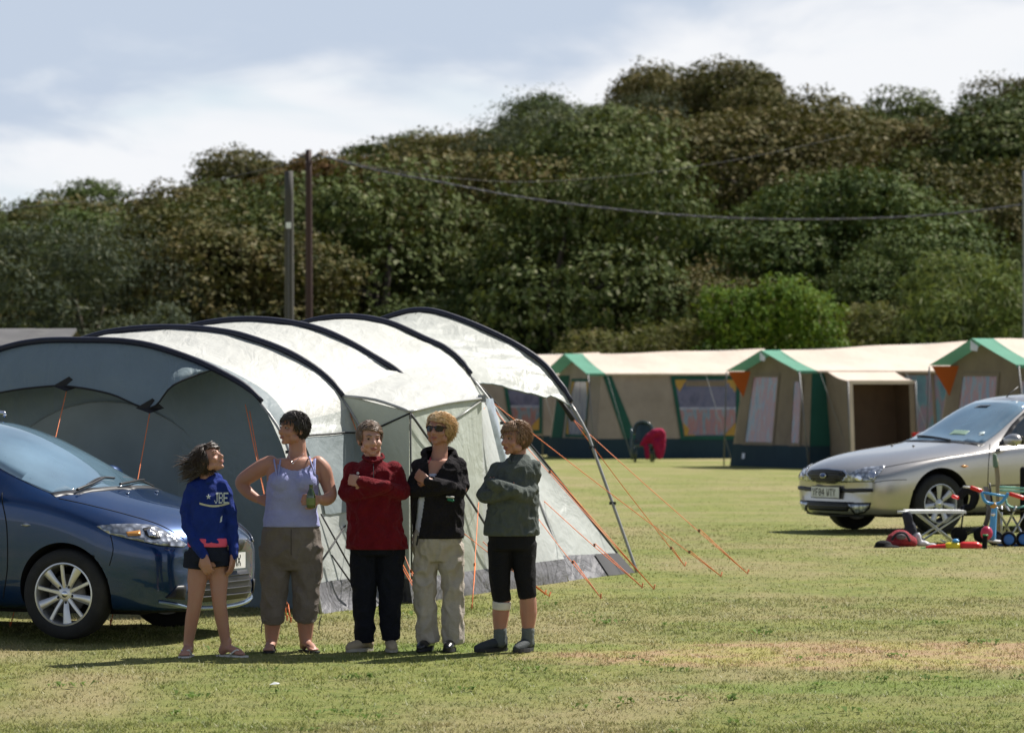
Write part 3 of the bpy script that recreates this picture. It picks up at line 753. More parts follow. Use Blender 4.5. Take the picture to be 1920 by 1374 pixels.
    # windows in the long wall
    for (x0, x1, z0, z1, m, fm, sl, lower) in wins:
        fr = MB(); k = 0.085
        wf = lambda a, b, c, d, off: wall_fn(a, b, c, d, off)
        if fm:
            fr.grid(wall_fn(x0-k, x0, z0-k, z1+k, 0.022, sl, sl), 1, 6); fr.grid(wall_fn(x1, x1+k, z0-k, z1+k, 0.022, -sl*0.5, -sl*0.5), 1, 6)
            fr.grid(wall_fn(x0, x1, z1, z1+k, 0.022), 4, 1); fr.grid(wall_fn(x0+sl, x1, z0-k, z0, 0.022), 4, 1)
        else: fr.grid(wall_fn(x0-.03, x1+.03, z1, z1+.04, 0.02), 2, 1)
        f = B(fr, 'window', fm or wall, None, True)
        B(MB().grid(wall_fn(x0, x1, z0, z1, 0.014, sl, -sl*0.5), 8, 6), 'pane', m, f, True)
        if lower:
            B(MB().grid(wall_fn(x0+0.08, x1-0.05, z0+0.02, (z0+z1)/2-0.04, 0.018, sl*0.6, 0), 6, 3), 'curtain', CURT_RED, f, True)
            B(MB().grid(wall_fn(x0+0.03, x1-0.02, (z0+z1)/2-0.04, (z0+z1)/2+0.01, 0.020), 6, 1), 'sill_rail', CURT_BLUE, f, True)
            B(MB().grid(wall_fn(x0+0.25, x1-0.25, z1-0.14, z1-0.02, 0.018), 4, 1), 'rolled_blind', KHAKI, f, True)
            for (xa, d) in ((x0, 1), (x1, -1)):
                za = z1; B(MB().poly([Vector((xa, wy(za)-.026, za)), Vector((xa+d*.28, wy(za)-.026, za)), Vector((xa+d*.02+sl*.3*(d > 0), wy(za-.28)-.026, za-.3))]), 'corner_patch', YELLOWC, f)
                za = z0; q = xa+(sl if d > 0 else -sl*.5)
                B(MB().poly([Vector((q, wy(za)-.026, za)), Vector((q+d*.25, wy(za)-.026, za)), Vector((q-d*.02, wy(za+.25)-.026, za+.28))]), 'corner_patch', YELLOWC, f)
    if porch:
        x0, x1, d, zo = porch
        def pf(u, v):
            x = x0+(x1-x0)*u; return Vector((x, -0.08-(d-0.08)*v, ze-0.01+(zo-ze)*v-0.03*math.sin(v*PI)-0.02*math.sin(u*PI)*v))
        B(MB().grid(pf, 12, 8), 'porch_roof', roof, None, True)
        slab(MB(), [(x0, -d, zo), (x0, -d, zo-0.07), (x1, -d, zo-0.07), (x1, -d, zo)], (0, -1, 0), 0.006).build('porch_valance', roof, e, False, None)
        for x in (x0, x1):
            sd = MB(); sd.grid(lambda u, v: Vector((x+0.01*math.sin(v*5), -0.02-(d-0.02)*u-0.10*(1-v)*u, 0.04+(ze+(zo-ze)*u-0.07)*v)), 6, 6)
            B(sd, 'porch_side', wall if x == x0 else PORCH_SHADE, None, True)  # right inner wall gets the shade as a dark colour
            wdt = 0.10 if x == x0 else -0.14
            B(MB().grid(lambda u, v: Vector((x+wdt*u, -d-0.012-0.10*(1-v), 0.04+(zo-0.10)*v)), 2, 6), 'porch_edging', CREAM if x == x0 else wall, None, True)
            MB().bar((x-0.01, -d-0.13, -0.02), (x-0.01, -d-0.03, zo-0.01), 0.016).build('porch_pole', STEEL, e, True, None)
        B(MB().grid(lambda u, v: Vector((x0+(x1-x0)*u, wy(zm+(ze-zm)*v)-0.07+0.02*math.sin(u*9), 0.1+(ze-0.15)*v)), 8, 4), 'porch_back', PORCH_SHADE, None, True)  # dark sheet standing for the shaded depth of the porch
    # corner poles and guy ropes
    MB().tube([(-oh+0.03, -0.12, ze-0.02), (-oh+0.10, -0.36, 0.0)], 0.014).build('leg_pole', STEEL, e, True, None)
    MB().tube([(-oh+0.03, w+0.12, ze-0.02), (-oh+0.10, w+0.36, 0.0)], 0.014).build('leg_pole', STEEL, e, True, None)
    rope = mat('guy_rope_pale', (0.22, 0.23, 0.22), 0.7)
    for x in ((0.1, L*0.55, L-0.2) if not porch else (0.12, x1+0.25)):
        MB().bar((x, -0.10, ze-0.03), (x+0.25, -0.95, 0.0), 0.006, 4).build('guy_rope', rope, e, True, None)
    return e
gb = dict(mat=TAUPE, tri=(), badge=False, panels=[('panel', 0.1, 0.75, 0.42, 1.75, TDGREEN, None), ('winc', 0.98, 2.05, 0.50, 1.62, CURT_BLUE, TDGREEN)])
frame_tent(822, 94, math.radians(18), 2.6, 4.2, 1.78, 2.16, TAUPE, CREAM, 'furthest cream roofed tent, mostly hidden behind the big grey tent', [(1.55, 2.35, 0.55, 1.62, INSIDE, TDGREEN, 0.16, True)], gb, bands=[(0.02, 0.20, 0.35, TDGREEN)])
frame_tent(1127, 89.5, math.radians(18), 2.75, 4.2, 1.79, 2.21, TAUPE, CREAM, 'cream roofed tent with green trimmed gable, a chair before its long plain wall', [(1.62, 3.02, 0.48, 1.66, INSIDE, TDGREEN, 0.17, True)], gb, bands=[(0.02, 0.20, 0.42, TDGREEN)])
gc = dict(mat=KHAKI, tri=(-0.05,), badge=True, panels=[('win', 0.42, 1.38, 0.47, 1.70, CURT_RED, KHAKI), ('win', 2.02, 2.30, 0.47, 1.62, CURT_RED, KHAKI)])
frame_tent(1522, 79.5, math.radians(25), 2.65, 4.3, 1.82, 2.21, KHAKI, CREAM, 'cream roofed tent with a jutting open porch, left of the silver car', [(2.0, 2.55, 0.45, 1.74, CURT_TEAL, None, 0, False), (2.62, 3.3, 0.45, 1.74, CURT_TEAL, None, 0, False)], gc, porch=(0.28, 1.72, 0.86, 1.64), bands=[(0.0, 0.22, 0.32, TDGREEN)], zr_end=0.2)
frame_tent(1934, 67.8, math.radians(28), 2.3, 4.3, 1.88, 2.31, KHAKI, CREAM, 'nearest frame tent behind the silver car with a bright green gable roof', [(1.4, 2.6, 0.45, 1.74, CURT_TEAL, None, 0, False)], gc, bands=[(0.0, 0.22, 0.32, TDGREEN)])

# ------------------------------------------------------------------ big tunnel tent
def fly_mat(name, col, trans, tint=None, bump=0.7, gloss=0.45):
    m, t, b, o = newmat(name)
    oc = t.n('ShaderNodeTexCoord').outputs['Object']
    v1 = t.mapv(oc, (1.0, 1.0, 1.0))
    n1 = t.noise(v1, 2.2, 5, 0.6, 0.6); n2 = t.noise(t.mapv(oc, (2.6, 1.0, 0.8)), 2.6, 3, 0.5, 0.9); n3 = t.noise(oc, 7.0, 3, 0.5, 0.8)
    h = t.m('ADD', t.m('MULTIPLY', n1, 0.9), t.m('ADD', t.m('MULTIPLY', n2, 0.8), t.m('MULTIPLY', n3, 0.14)))
    c = t.mix(t.rng(n1, 0.3, 0.7), c4(tuple(x*0.92 for x in col)), c4(tuple(min(1, x*1.04) for x in col)))
    t.t.links.new(c, b.inputs['Base Color']); b.inputs['Roughness'].default_value = gloss; b.inputs['Specular IOR Level'].default_value = 0.35
    bn = t.n('ShaderNodeBump', {'Height': h, 'Strength': bump, 'Distance': 0.09}); t.t.links.new(bn.outputs[0], b.inputs['Normal'])
    tr = t.n('ShaderNodeBsdfTranslucent', {'Color': c4(tint or col), 'Normal': bn.outputs[0]})
    mx = t.n('ShaderNodeMixShader', {0: trans, 1: b.outputs[0], 2: tr.outputs[0]}); t.t.links.new(mx.outputs[0], o.inputs[0])
    MATS[name] = m; return m
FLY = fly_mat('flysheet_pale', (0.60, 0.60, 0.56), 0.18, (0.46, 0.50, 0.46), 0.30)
FLY_SIDE_SHADE = fly_mat('flysheet_side_shaded', (0.47, 0.49, 0.465), 0.18, (0.45, 0.50, 0.47), 0.4)  # darker copy of the roof fabric, weaker light on the sides painted in
FLY_CANOPY_SHADE = fly_mat('flysheet_canopy_shaded', (0.44, 0.45, 0.42), 0.12, (0.46, 0.48, 0.44), 0.30)  # greyer copy of the roof fabric, the canopy's shading put into its colour
FLY_FRONT_SHADE = fly_mat('flysheet_front_shaded', (0.20, 0.25, 0.27), 0.08, (0.16, 0.21, 0.22), 0.4)  # dark colour holds the shade of the end facing away from the sun
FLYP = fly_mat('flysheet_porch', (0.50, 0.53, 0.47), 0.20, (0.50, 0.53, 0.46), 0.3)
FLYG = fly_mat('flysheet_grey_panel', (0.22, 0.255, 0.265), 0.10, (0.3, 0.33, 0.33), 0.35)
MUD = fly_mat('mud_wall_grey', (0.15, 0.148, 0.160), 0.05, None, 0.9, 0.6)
DARKT = mat('sleeve_navy', (0.012, 0.014, 0.030), 0.55, var=0.2, bump=0.3, bscale=20)
BLKT = mat('webbing_black', (0.016, 0.016, 0.018), 0.6)
OR = mat('guyline_orange', (0.80, 0.20, 0.05), 0.5, var=0.1)
POLEG = mat('pole_grey', (0.33, 0.33, 0.32), 0.4, 0.3, var=0.1)
T0 = G(591, 1150); T1 = G(1185, 1073)
TD = Vector((T1.x-T0.x, T1.y-T0.y, 0)); TLEN = TD.length; TD.normalize(); TN = Vector((-TD.y, TD.x, 0))
HW = 2.1
def TP(L, d, z):
    p = T0+TD*L+TN*(HW-d); p.z = ground_z(p.x, p.y)+z; return p
def onL(px, py, L):
    a, b = -6.0, 6.0
    for _ in range(50):
        m = (a+b)/2; q = T0+TD*L+TN*(HW-m)
        if CXP+F*q.x/q.y < px: a = m
        else: b = m
    q = T0+TD*L+TN*(HW-m); q.z = CAMH+(HYP-py)*q.y/F; return q
def onSide(px, py, d):
    a, b = -3.0, 9.0
    for _ in range(50):
        m = (a+b)/2; q = T0+TD*m+TN*(HW-d)
        if CXP+F*q.x/q.y < px: a = m
        else: b = m
    q = T0+TD*m+TN*(HW-d); q.z = CAMH+(HYP-py)*q.y/F; return q
ARCH = [(0.0, [(0, 2.04), (.4, 2.03), (.75, 1.97), (1.21, 1.82), (1.6, 1.60), (1.83, 1.2), (1.98, .7), (2.1, 0)]),
        (1.25, [(0, 2.13), (.4, 2.11), (.75, 2.05), (1.21, 1.89), (1.58, 1.63), (1.80, 1.2), (1.96, .7), (2.1, 0)]),
        (2.5, [(0, 2.19), (.4, 2.16), (.75, 2.08), (1.15, 1.90), (1.50, 1.68), (1.74, 1.25), (1.93, .7), (2.1, 0)]),
        (4.1, [(0, 2.21), (.4, 2.16), (.77, 2.02), (1.0, 1.92), (1.2, 1.74), (1.5, 1.3), (1.82, .68), (2.1, 0)]),
        (TLEN, [(0, 2.27), (.38, 2.19), (.87, 2.00), (1.19, 1.82), (1.35, 1.66), (1.52, 1.42), (1.8, .75), (2.1, 0)])]
def prof(i, t):
    """t 0 apex .. 7 foot (control index), smooth"""
    A = ARCH[i][1]; n = len(A)-1; k = min(int(t), n-1); f = t-k
    p0 = A[max(k-1, 0)] if k > 0 else (-A[1][0], A[1][1]); p1 = A[k]; p2 = A[k+1]; p3 = A[min(k+2, n)]
    return tuple(0.5*((2*p1[j])+(p2[j]-p0[j])*f+(2*p0[j]-5*p1[j]+4*p2[j]-p3[j])*f*f+(3*p1[j]-p0[j]-3*p2[j]+p3[j])*f**3) for j in (0, 1))
def tent_point(i, u, t, side=1, out=0.0):
    """surface between arch i and i+1 (u 0..1) at profile position t"""
    a = prof(i, abs(t)); b = prof(i+1, abs(t)); L = ARCH[i][0]+(ARCH[i+1][0]-ARCH[i][0])*u
    d = a[0]+(b[0]-a[0])*u; z = a[1]+(b[1]-a[1])*u
    s = math.sin(u*PI); f = min(1.0, abs(t)/1.5)
    k = 0.055 if i < 3 else 0.075
    if abs(t) < 4.6: z -= k*s; d -= 0.02*s*f
    else: d -= 0.035*s*(7-abs(t))/2.4
    w = 0.010*noise.noise(Vector((L*7+i, t*1.3*side, 2.0)))+0.006*noise.noise(Vector((L*16, t*3.0, 9.0+i)))
    z += w; d += w
    return TP(L, side*(d+out), max(0.0, z))
def big_tent():
    e = thing('tunnel_tent', TP(2.7, 0, 0), 'large pale grey tunnel tent with dark arched poles behind the five people', 'tent')
    B = lambda mb, n, m, sm=True, par=None: mb.build(n, m, par or e, sm)
    TM = 6.62                                             # profile position where the mud wall begins
    for i in range(3):
        for side in (1, -1):
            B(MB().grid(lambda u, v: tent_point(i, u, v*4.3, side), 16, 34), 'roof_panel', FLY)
            B(MB().grid(lambda u, v: tent_point(i, u, 4.3+v*(TM-4.3), side), 16, 22), 'side_wall', FLY_SIDE_SHADE)
            def mud(u, v, i=i, side=side):
                p = tent_point(i, u, TM+v*(7-TM), side); q = TP(0, side*1, 0)-TP(0, 0, 0); q.z = 0; q.normalize()
                return p+q*(0.012+0.05*v*v+0.014*math.sin(u*23+i*3)*v)+Vector((0, 0, -0.01*v))
            B(MB().grid(mud, 22, 4), 'mud_wall', MUD)
    # open rear canopy between the last two arches: roof only, its lower edge curving up
    for side in (1, -1):
        def cf(u, v, side=side):
            tmax = 4.25+0.75*u**2.2-0.30*math.sin(u*PI)
            p = tent_point(3, u, v*tmax, side)
            rip = (0.012*math.sin(u*7+v*46)+0.008*math.sin(v*83-u*9))*math.sin(v*PI)*math.sin(u*PI)+0.012*noise.noise(Vector((u*4, v*9, 3)))*math.sin(u*PI)
            return p+Vector((0, 0, rip))
        B(MB().grid(cf, 30, 44), 'canopy_roof', FLY_CANOPY_SHADE)
        edge = [cf(k/24, 1.0) for k in range(25)]
        B(MB().tube(edge, 0.007, 6), 'canopy_hem', FLYG)
        # wind wing: sloping triangle down to the last foot
        top = TP(4.1, side*1.24, 1.70); f4 = tent_point(2, 1.0, TM, side); f5 = TP(TLEN-0.02, side*2.06, 0.0)
        fz = TP(4.1, side*1.27, 1.62)
        def wing(u, v):
            a = tent_point(2, 1.0, 4.3+(TM-4.3)*v, side); r = TP(4.1+(TLEN-4.1)*v*0.93, side*(1.24+(2.0-1.24)*v**0.9), 1.70-(1.70-0.17)*v)
            p = a+(r-a)*u; sag = math.sin(u*PI)*math.sin(v*PI)
            return p+TN*side*0.05*sag+Vector((0, 0, 0.014*math.sin(u*9+v*17)*sag))
        B(MB().grid(wing, 14, 26), 'wind_wing', FLY_SIDE_SHADE if side > 0 else FLYG)
        we = [wing(1.0, k/12) for k in range(13)]+[f5]
        B(MB().tube(we, 0.011, 6), 'wing_edge', BLKT)
        def wmud(u, v):
            a = wing(u, 1.0); b = TP(4.1+(TLEN-4.1)*u*0.985, side*(2.13+0.012*math.sin(u*19)), 0.0); return a+(b-a)*v
        B(MB().grid(wmud, 16, 4), 'mud_wall', MUD if side > 0 else BLKT)
        if side > 0: B(MB().grid(lambda u, v: wmud(0.62+0.38*u, v)+TN*(-0.012)+Vector((0, 0, 0.002)), 6, 4), 'corner_gusset', BLKT)
        B(MB().add([wing(0.80, 1.0)+Vector((0, 0, .004)), wing(1.0, 1.0), f5+Vector((0, 0, .01)), TP(5.0, side*2.15, 0.0)], [(0, 1, 2, 3)]), 'corner_patch', BLKT)
    # pole sleeves and poles
    tops = [4.05, 4.1, 4.1, 4.05, 4.9]
    for i in range(5):
        A = ARCH[i]
        pts = []
        n = 36
        for k in range(-n, n+1):
            t = abs(k)/n*tops[i]; d, z = prof(i, t); sgn = 1 if k >= 0 else -1
            pts.append(TP(A[0], sgn*(d+0.012), z+0.016))
        rr = [0.026 if abs(k) < n*0.93 else 0.020 for k in range(-n, n+1)]
        B(MB().tube(pts, rr, 8), 'pole_sleeve', DARKT)
        for side in (1, -1):
            lg = []
            for k in range(14):
                t = tops[i]+(7-tops[i])*k/13; d, z = prof(i, t); lg.append(TP(A[0], side*(d+0.05*min(1, k/3)), max(z, 0.0)))
            B(MB().tube(lg, 0.012 if i < 4 else 0.014, 7), 'pole', POLEG)
            MB_ = MB()
            for k in (4, 8): MB_.box((-0.03, -0.012, -0.012), (0.03, 0.012, 0.012), Matrix.Translation(lg[k]))
            B(MB_, 'pole_clip', BLKT, False)
    # front: recessed end wall, visor with dark hem and black tension tabs
    def fw(u, v):
        t = -7+14*u; s = 1 if t >= 0 else -1; d, z = prof(0, abs(t)); d *= 0.985
        return TP(0.30, s*d, max(0.0, z-0.03)*v)+TD*0.03*math.sin(v*PI)*math.sin(u*PI*5)
    B(MB().grid(fw, 56, 14), 'front_wall', FLY_FRONT_SHADE)
    for side in (1, -1):
        rim_ = MB(); rim_.grid(lambda u, v: TP(0.30*u, side*prof(0, 2+5*v)[0]*(1-0.012*u), max(0, prof(0, 2+5*v)[1]-0.012*u)), 2, 20)
        B(rim_, 'front_return', FLYG)
    # curved clear window of the front wall
    arc = []
    for k in range(25):
        a = k/24*PI; arc.append(TP(0.285, 0.02+1.18*math.cos(a), 0.55+1.02*math.sin(a)))
    B(MB().poly(arc), 'front_window', mat('tent_window', (0.18, 0.22, 0.235), 0.25, var=0.15, scale=2, spec=0.5), False)
    B(MB().tube(arc, 0.006, 5), 'window_zip', FLYG)
    visor_px = [(366, 686), (325, 722), (281, 765), (205, 738), (125, 724), (60, 727), (0, 736), (-75, 752), (-150, 775)]
    low = [onL(x, y, -0.22) for x, y in visor_px]
    low[0] = TP(0, *prof(0, 2.92))
    low_s, _ = catmull(low, [1]*len(low), 5)
    def dd(p): return HW-(p-T0).dot(TN)
    up = []
    for q in low_s:
        d = dd(q); t = 0.0
        for _ in range(60):
            if prof(0, t)[0] < abs(d) and t < 6.9: t += 0.08
        up.append(TP(0, math.copysign(prof(0, t)[0], d), prof(0, t)[1]))
    n = len(up)-1
    def vf(u, v):
        x = u*n; k = min(int(x), n-1); f = x-k; a = up[k].lerp(up[k+1], f); b = low_s[k].lerp(low_s[k+1], f)
        return a.lerp(b, v)+TD*(-0.03)*math.sin(v*PI)
    B(MB().grid(vf, 40, 8), 'visor', FLY_FRONT_SHADE)
    B(MB().tube(low_s, 0.008, 6), 'visor_hem', BLKT)
    for k in (10, 20):
        c = low_s[k]; B(MB().add([c+Vector((-.11, 0, .0)), c+Vector((.11, 0.01, .0)), c+Vector((0.02, -0.01, .075)), c+Vector((0, -0.03, -.04))], [(0, 3, 1, 2)]), 'tension_tab', BLKT, False)
    # side panels seen between the people
    def side_poly(pts, d, nm, m, th=0.004):
        q = [onSide(x, y, dd_) for x, y, dd_ in pts]; mb = MB().poly(q); return B(mb, nm, m, False)
    def wallfn(i, u0, u1, t0, t1, out):
        return lambda u, v: tent_point(i, u0+(u1-u0)*u, t0+(t1-t0)*v, 1, out)
    B(MB().grid(wallfn(0, 0.30, 0.97, 4.75, 5.95, 0.014), 8, 10), 'side_window', FLYG)
    B(MB().tube([tent_point(0, 0.30+0.67*k/8, 4.72, 1, 0.02) for k in range(9)], 0.008, 6), 'window_zip', BLKT)
    # crossing tension straps on the lower side wall
    for (a, b) in (((602, 963, 1.97), (660, 1068, 2.12)), ((648, 985, 1.98), (604, 1050, 2.12)), ((622, 1040, 2.08), (668, 1106, 2.18))):
        B(MB().tube([onSide(*a), onSide(*b)], 0.007, 5), 'strap', BLKT)
    # side porch
    A_ = TP(1.25, *prof(1, 4.05)); Bc = onSide(767, 772, 2.24); Cc = onSide(903, 747, 2.16); E4 = TP(4.06, *prof(3, 4.0)); D3 = TP(2.5, *prof(2, 3.75))
    D3 += Vector((0, 0, 0.03)); gzz = lambda p: Vector((p.x, p.y, ground_z(p.x, p.y)))
    def bil(a, b, c, d, bulge=(0, 0, 0), rip=0.0):
        bu = Vector(bulge)
        return lambda u, v: (a.lerp(b, u)).lerp(d.lerp(c, u), v)+bu*math.sin(u*PI)*math.sin(v*PI)+Vector((0, 0, rip*math.sin(u*21+v*9)*math.sin(u*PI)*math.sin(v*PI)))
    A0 = TP(1.27, *prof(1, 3.4)); A0.z += 0.02
    B(MB().grid(bil(A_+Vector((0, 0, .015)), Bc, Cc, D3, (0, 0, 0.05), 0.006), 20, 12), 'porch_roof', FLY)
    B(MB().grid(bil(A_+Vector((0, 0, .015)), D3, D3.lerp(A0, 0.5)+Vector((0, 0, 0.03)), A0), 8, 4), 'porch_roof', FLY)
    B(MB().grid(bil(D3, Cc, E4, TP(3.6, *prof(3, 3.6))+Vector((0, 0, .02)), (0, 0, 0.02), 0.005), 12, 8), 'porch_roof', FLY)
    Bf = gzz(Bc+(T0-TP(0, HW+0.02, 0))); Bf = gzz(Vector((Bc.x, Bc.y, 0))); Cf = gzz(Vector((Cc.x+0.02, Cc.y-0.02, 0)))
    F2 = TP(1.3, 2.12, 0.0); F4 = TP(4.06, 2.14, 0.0)
    up22 = Vector((0, 0, 0.19))
    out = -TN
    B(MB().grid(bil(A_, Bc, Bf+up22, F2+up22, out*0.04, 0.006), 12, 18), 'porch_side', FLYP)
    B(MB().grid(bil(Bc, Cc, Cf+up22, Bf+up22, out*0.05, 0.008), 14, 18), 'porch_front', FLYP)
    B(MB().grid(bil(Cc, E4, F4+up22, Cf+up22, out*0.03, 0.02), 14, 20), 'porch_side', FLY_SIDE_SHADE)
    B(MB().grid(bil(F2+up22, Bf+up22, Bf+out*.03, F2+out*.03, out*0.02, 0.01), 8, 3), 'mud_wall', MUD)
    B(MB().grid(bil(Bf+up22, Cf+up22, Cf+out*.03, Bf+out*.03, out*0.02, 0.01), 10, 3), 'mud_wall', MUD)
    B(MB().grid(bil(Cf+up22, F4+up22, F4+out*.03, Cf+out*.03, out*0.02, 0.01), 10, 3), 'mud_wall', MUD)
    o1 = out*0.012
    B(MB().tube([A_+o1, A_.lerp(Bc, .5)+Vector((0, 0, .03))+o1, Bc+o1], 0.013, 6, 4), 'porch_rail', POLEG)
    B(MB().tube([Bc+o1, Bc.lerp(Cc, .5)+Vector((0, 0, .015))+o1, Cc+o1], 0.012, 6, 4), 'porch_rail', POLEG)
    s1 = A_.lerp(Bc, 0.48); s1 = Vector((s1.x, s1.y, 0)); s1.z = A_.lerp(Bc, .48).z-0.20
    B(MB().tube([Bc+o1+Vector((0, 0, -.01)), s1+o1*1.6], 0.008, 6), 'brace', BLKT)
    s2 = Bc.lerp(Cc, 0.58); B(MB().tube([Cc+o1+Vector((0, 0, -.01)), s2+o1*2+Vector((0, 0, -0.13))], 0.007, 6), 'brace', POLEG)
    B(MB().tube([Bc+o1, Bf+up22+o1*2], 0.007, 6), 'corner_seam', BLKT)
    # dark zip edge falling from the porch corner to the right foot
    zc = onSide(925, 1026, 2.20); ze_ = gzz(onSide(948, 1085, 2.20)); dz = Vector((0.035, 0.02, 0))
    B(MB().tube([Bc+out*.02+Vector((0, 0, -.02)), Bc.lerp(zc, .5)+out*.05, zc+out*.04, ze_+Vector((0, 0, .02))], 0.013, 6, 6, flat=(out, 0.4)), 'zip_edge', BLKT)
    cs = Cc+out*.02
    B(MB().grid(bil(cs+TD*.02, cs+TD*.16, gzz(cs+TD*.62)+Vector((0, 0, .62)), gzz(cs+TD*.50)+Vector((0, 0, .62)), out*.03, .01), 3, 10), 'clear_strip', mat('clear_vinyl', (0.5, 0.56, 0.66), 0.12, var=0.25, scale=14, spec=0.8, trans=0.3))
    B(MB().box((-.03, -.03, -.03), (.035, .03, .03), Matrix.Translation(Cc)), 'corner_joint', mat('joint_grey', (0.3, 0.31, 0.33), 0.5), False)
    # guy lines with runners and pegs
    s4 = TP(4.1, *prof(3, 4.1)); s5 = TP(TLEN, *prof(4, 5.0)); s5b = TP(TLEN, *prof(4, 4.25)); s1_ = TP(0, *prof(0, 4.15)); s2_ = TP(1.25, *prof(1, 4.4))
    j = onL(1030, 900, 4.9)
    lines = [(onL(905, 740, 4.1), G(1350, 1081), 0.87), (onL(1073, 785, TLEN), G(1400, 1076), 0.73), (onL(1073, 785, TLEN), G(1283, 1062), 0.88),
             (onL(906, 745, 4.1), G(1225, 1105), 0.4), (onSide(1010, 930, 1.72), G(1203, 1102), 0.55), (onSide(1000, 960, 1.9), G(1126, 1122), 0.6),
             (onSide(870, 1000, 2.3), G(1028, 1119), 0.4), (onSide(905, 1015, 2.3), G(1020, 1115), 0.3), (onL(908, 765, 3.9), G(885, 1142), 0.8),
             (s2_, G(800, 1150), 0.8), (onSide(700, 965, 2.0), G(808, 1160), 0.5)]
    lines += [(onL(460, 758, 0.02), G(545, 1167), 0.93), (onL(468, 770, 0.02), G(538, 1163), 0.9)]
    lines += [(low_s[10]+Vector((0, 0, -.03)), G(208, 1172), 0.8), (low_s[20]+Vector((0, 0, -.03)), G(20, 1176), 0.8)]
    for a, b, r in lines:
        b = b+Vector((0, 0, 0.012)); mid = a.lerp(b, 0.5)+Vector((0, 0, -0.012))
        g = B(MB().tube([a, mid, b], 0.0035, 5, 4), 'guy_line', OR)
        q = a.lerp(b, r); g2 = B(MB().tube([q+Vector((0.006, 0, 0.012)), b], 0.0038, 5), 'guy_line', OR)
        B(MB().box((-.009, -.008, -.012), (.009, .008, .012), Matrix.Translation(q)), 'runner', mat('runner', (0.16, 0.05, 0.02), 0.5), False)
        dr = (b-a); dr.z = 0; dr.normalize()
        B(MB().tube([b+Vector((0, 0, .03))+dr*.02, b-dr*.02+Vector((0, 0, -.08))], 0.006, 5), 'peg', mat('peg_orange', (0.6, 0.16, 0.05), 0.5))
    B(MB().tube([onL(1018, 690, TLEN), s5+Vector((.02, 0, 0))], 0.006, 5), 'guy_line', OR)
    B(MB().tube([onL(1040, 735, TLEN), onL(1075, 788, TLEN)], 0.022, 6), 'pole_end_cover', BLKT)
    return e
big_tent()
# ------------------------------------------------------------------ cars
def paint_mat(name, col, metal, rough, flake=0.04):
    m, t, b, o = newmat(name)
    oc = t.n('ShaderNodeTexCoord').outputs['Object']
    n = t.noise(oc, 400.0, 1, 0.5)
    c = t.mix(t.rng(n, 0.35, 0.65), c4(tuple(x*(1-flake*3) for x in col)), c4(tuple(min(1, x*(1+flake*3)) for x in col)))
    d = t.rng(t.noise(oc, 3.0, 6, 0.7), 0.45, 0.8, 0, 0.12)
    c = t.mix(d, c, (0.22, 0.19, 0.15, 1))
    t.t.links.new(c, b.inputs['Base Color']); b.inputs['Metallic'].default_value = metal; b.inputs['Roughness'].default_value = rough
    b.inputs['Coat Weight'].default_value = 0.9; b.inputs['Coat Roughness'].default_value = 0.03
    MATS[name] = m; return m
BLUEP = paint_mat('paint_blue', (0.004, 0.036, 0.13), 0.55, 0.26)
SILVP = paint_mat('paint_champagne', (0.47, 0.45, 0.43), 0.7, 0.28)
BLACKPL = mat('black_plastic', (0.012, 0.012, 0.014), 0.45, var=0.2)
LINER = mat('wheel_liner', (0.008, 0.008, 0.009), 0.9)
RUBBER = mat('tyre_rubber', (0.018, 0.018, 0.019), 0.8, var=0.25, scale=8, bump=0.3, bscale=60, dirt=(0.08, 0.07, 0.055), dirtamt=0.3)
ALLOY = mat('alloy', (0.62, 0.62, 0.63), 0.32, 0.75, var=0.08, dirt=(0.25, 0.22, 0.18), dirtamt=0.2)
ALLOY2 = mat('alloy_grey', (0.48, 0.49, 0.52), 0.38, 0.6, var=0.08, dirt=(0.25, 0.22, 0.18), dirtamt=0.25)
CHROME = mat('chrome', (0.7, 0.7, 0.72), 0.12, 1.0, var=0.03)
GLASS = mat('car_glass_sky_tint', (0.13, 0.215, 0.28), 0.05, 0.0, var=0.3, scale=1.5, spec=1.0, coat=0.6, ior=2.1)  # sky reflection of the windscreens painted into the blue base colour
GLASSD = mat('car_side_glass', (0.012, 0.018, 0.02), 0.04, 0.0, spec=0.9, ior=1.6)
def lamp_mat(name, col):
    m, t, b, o = newmat(name); oc = t.n('ShaderNodeTexCoord').outputs['Object']
    v = t.n('ShaderNodeTexVoronoi', {'Vector': oc, 'Scale': 22.0}); c = t.mix(t.rng(v.outputs['Distance'], 0.1, 0.6), c4(tuple(min(1, x*1.3) for x in col)), c4(tuple(x*0.45 for x in col)))
    t.t.links.new(c, b.inputs['Base Color']); b.inputs['Metallic'].default_value = 0.55; b.inputs['Roughness'].default_value = 0.18
    b.inputs['Coat Weight'].default_value = 1.0; b.inputs['Coat Roughness'].default_value = 0.02
    bn = t.n('ShaderNodeBump', {'Height': v.outputs['Distance'], 'Strength': 0.6, 'Distance': 0.01}); t.t.links.new(bn.outputs[0], b.inputs['Normal'])
    return m
LAMP = lamp_mat('lamp_reflector', (0.50, 0.53, 0.60)); AMBER = mat('lamp_amber', (0.5, 0.22, 0.04), 0.2, 0.2, coat=1.0)
PLATE = mat('plate_white', (0.72, 0.72, 0.70), 0.35); INK = mat('plate_ink', (0.015, 0.015, 0.015), 0.5)
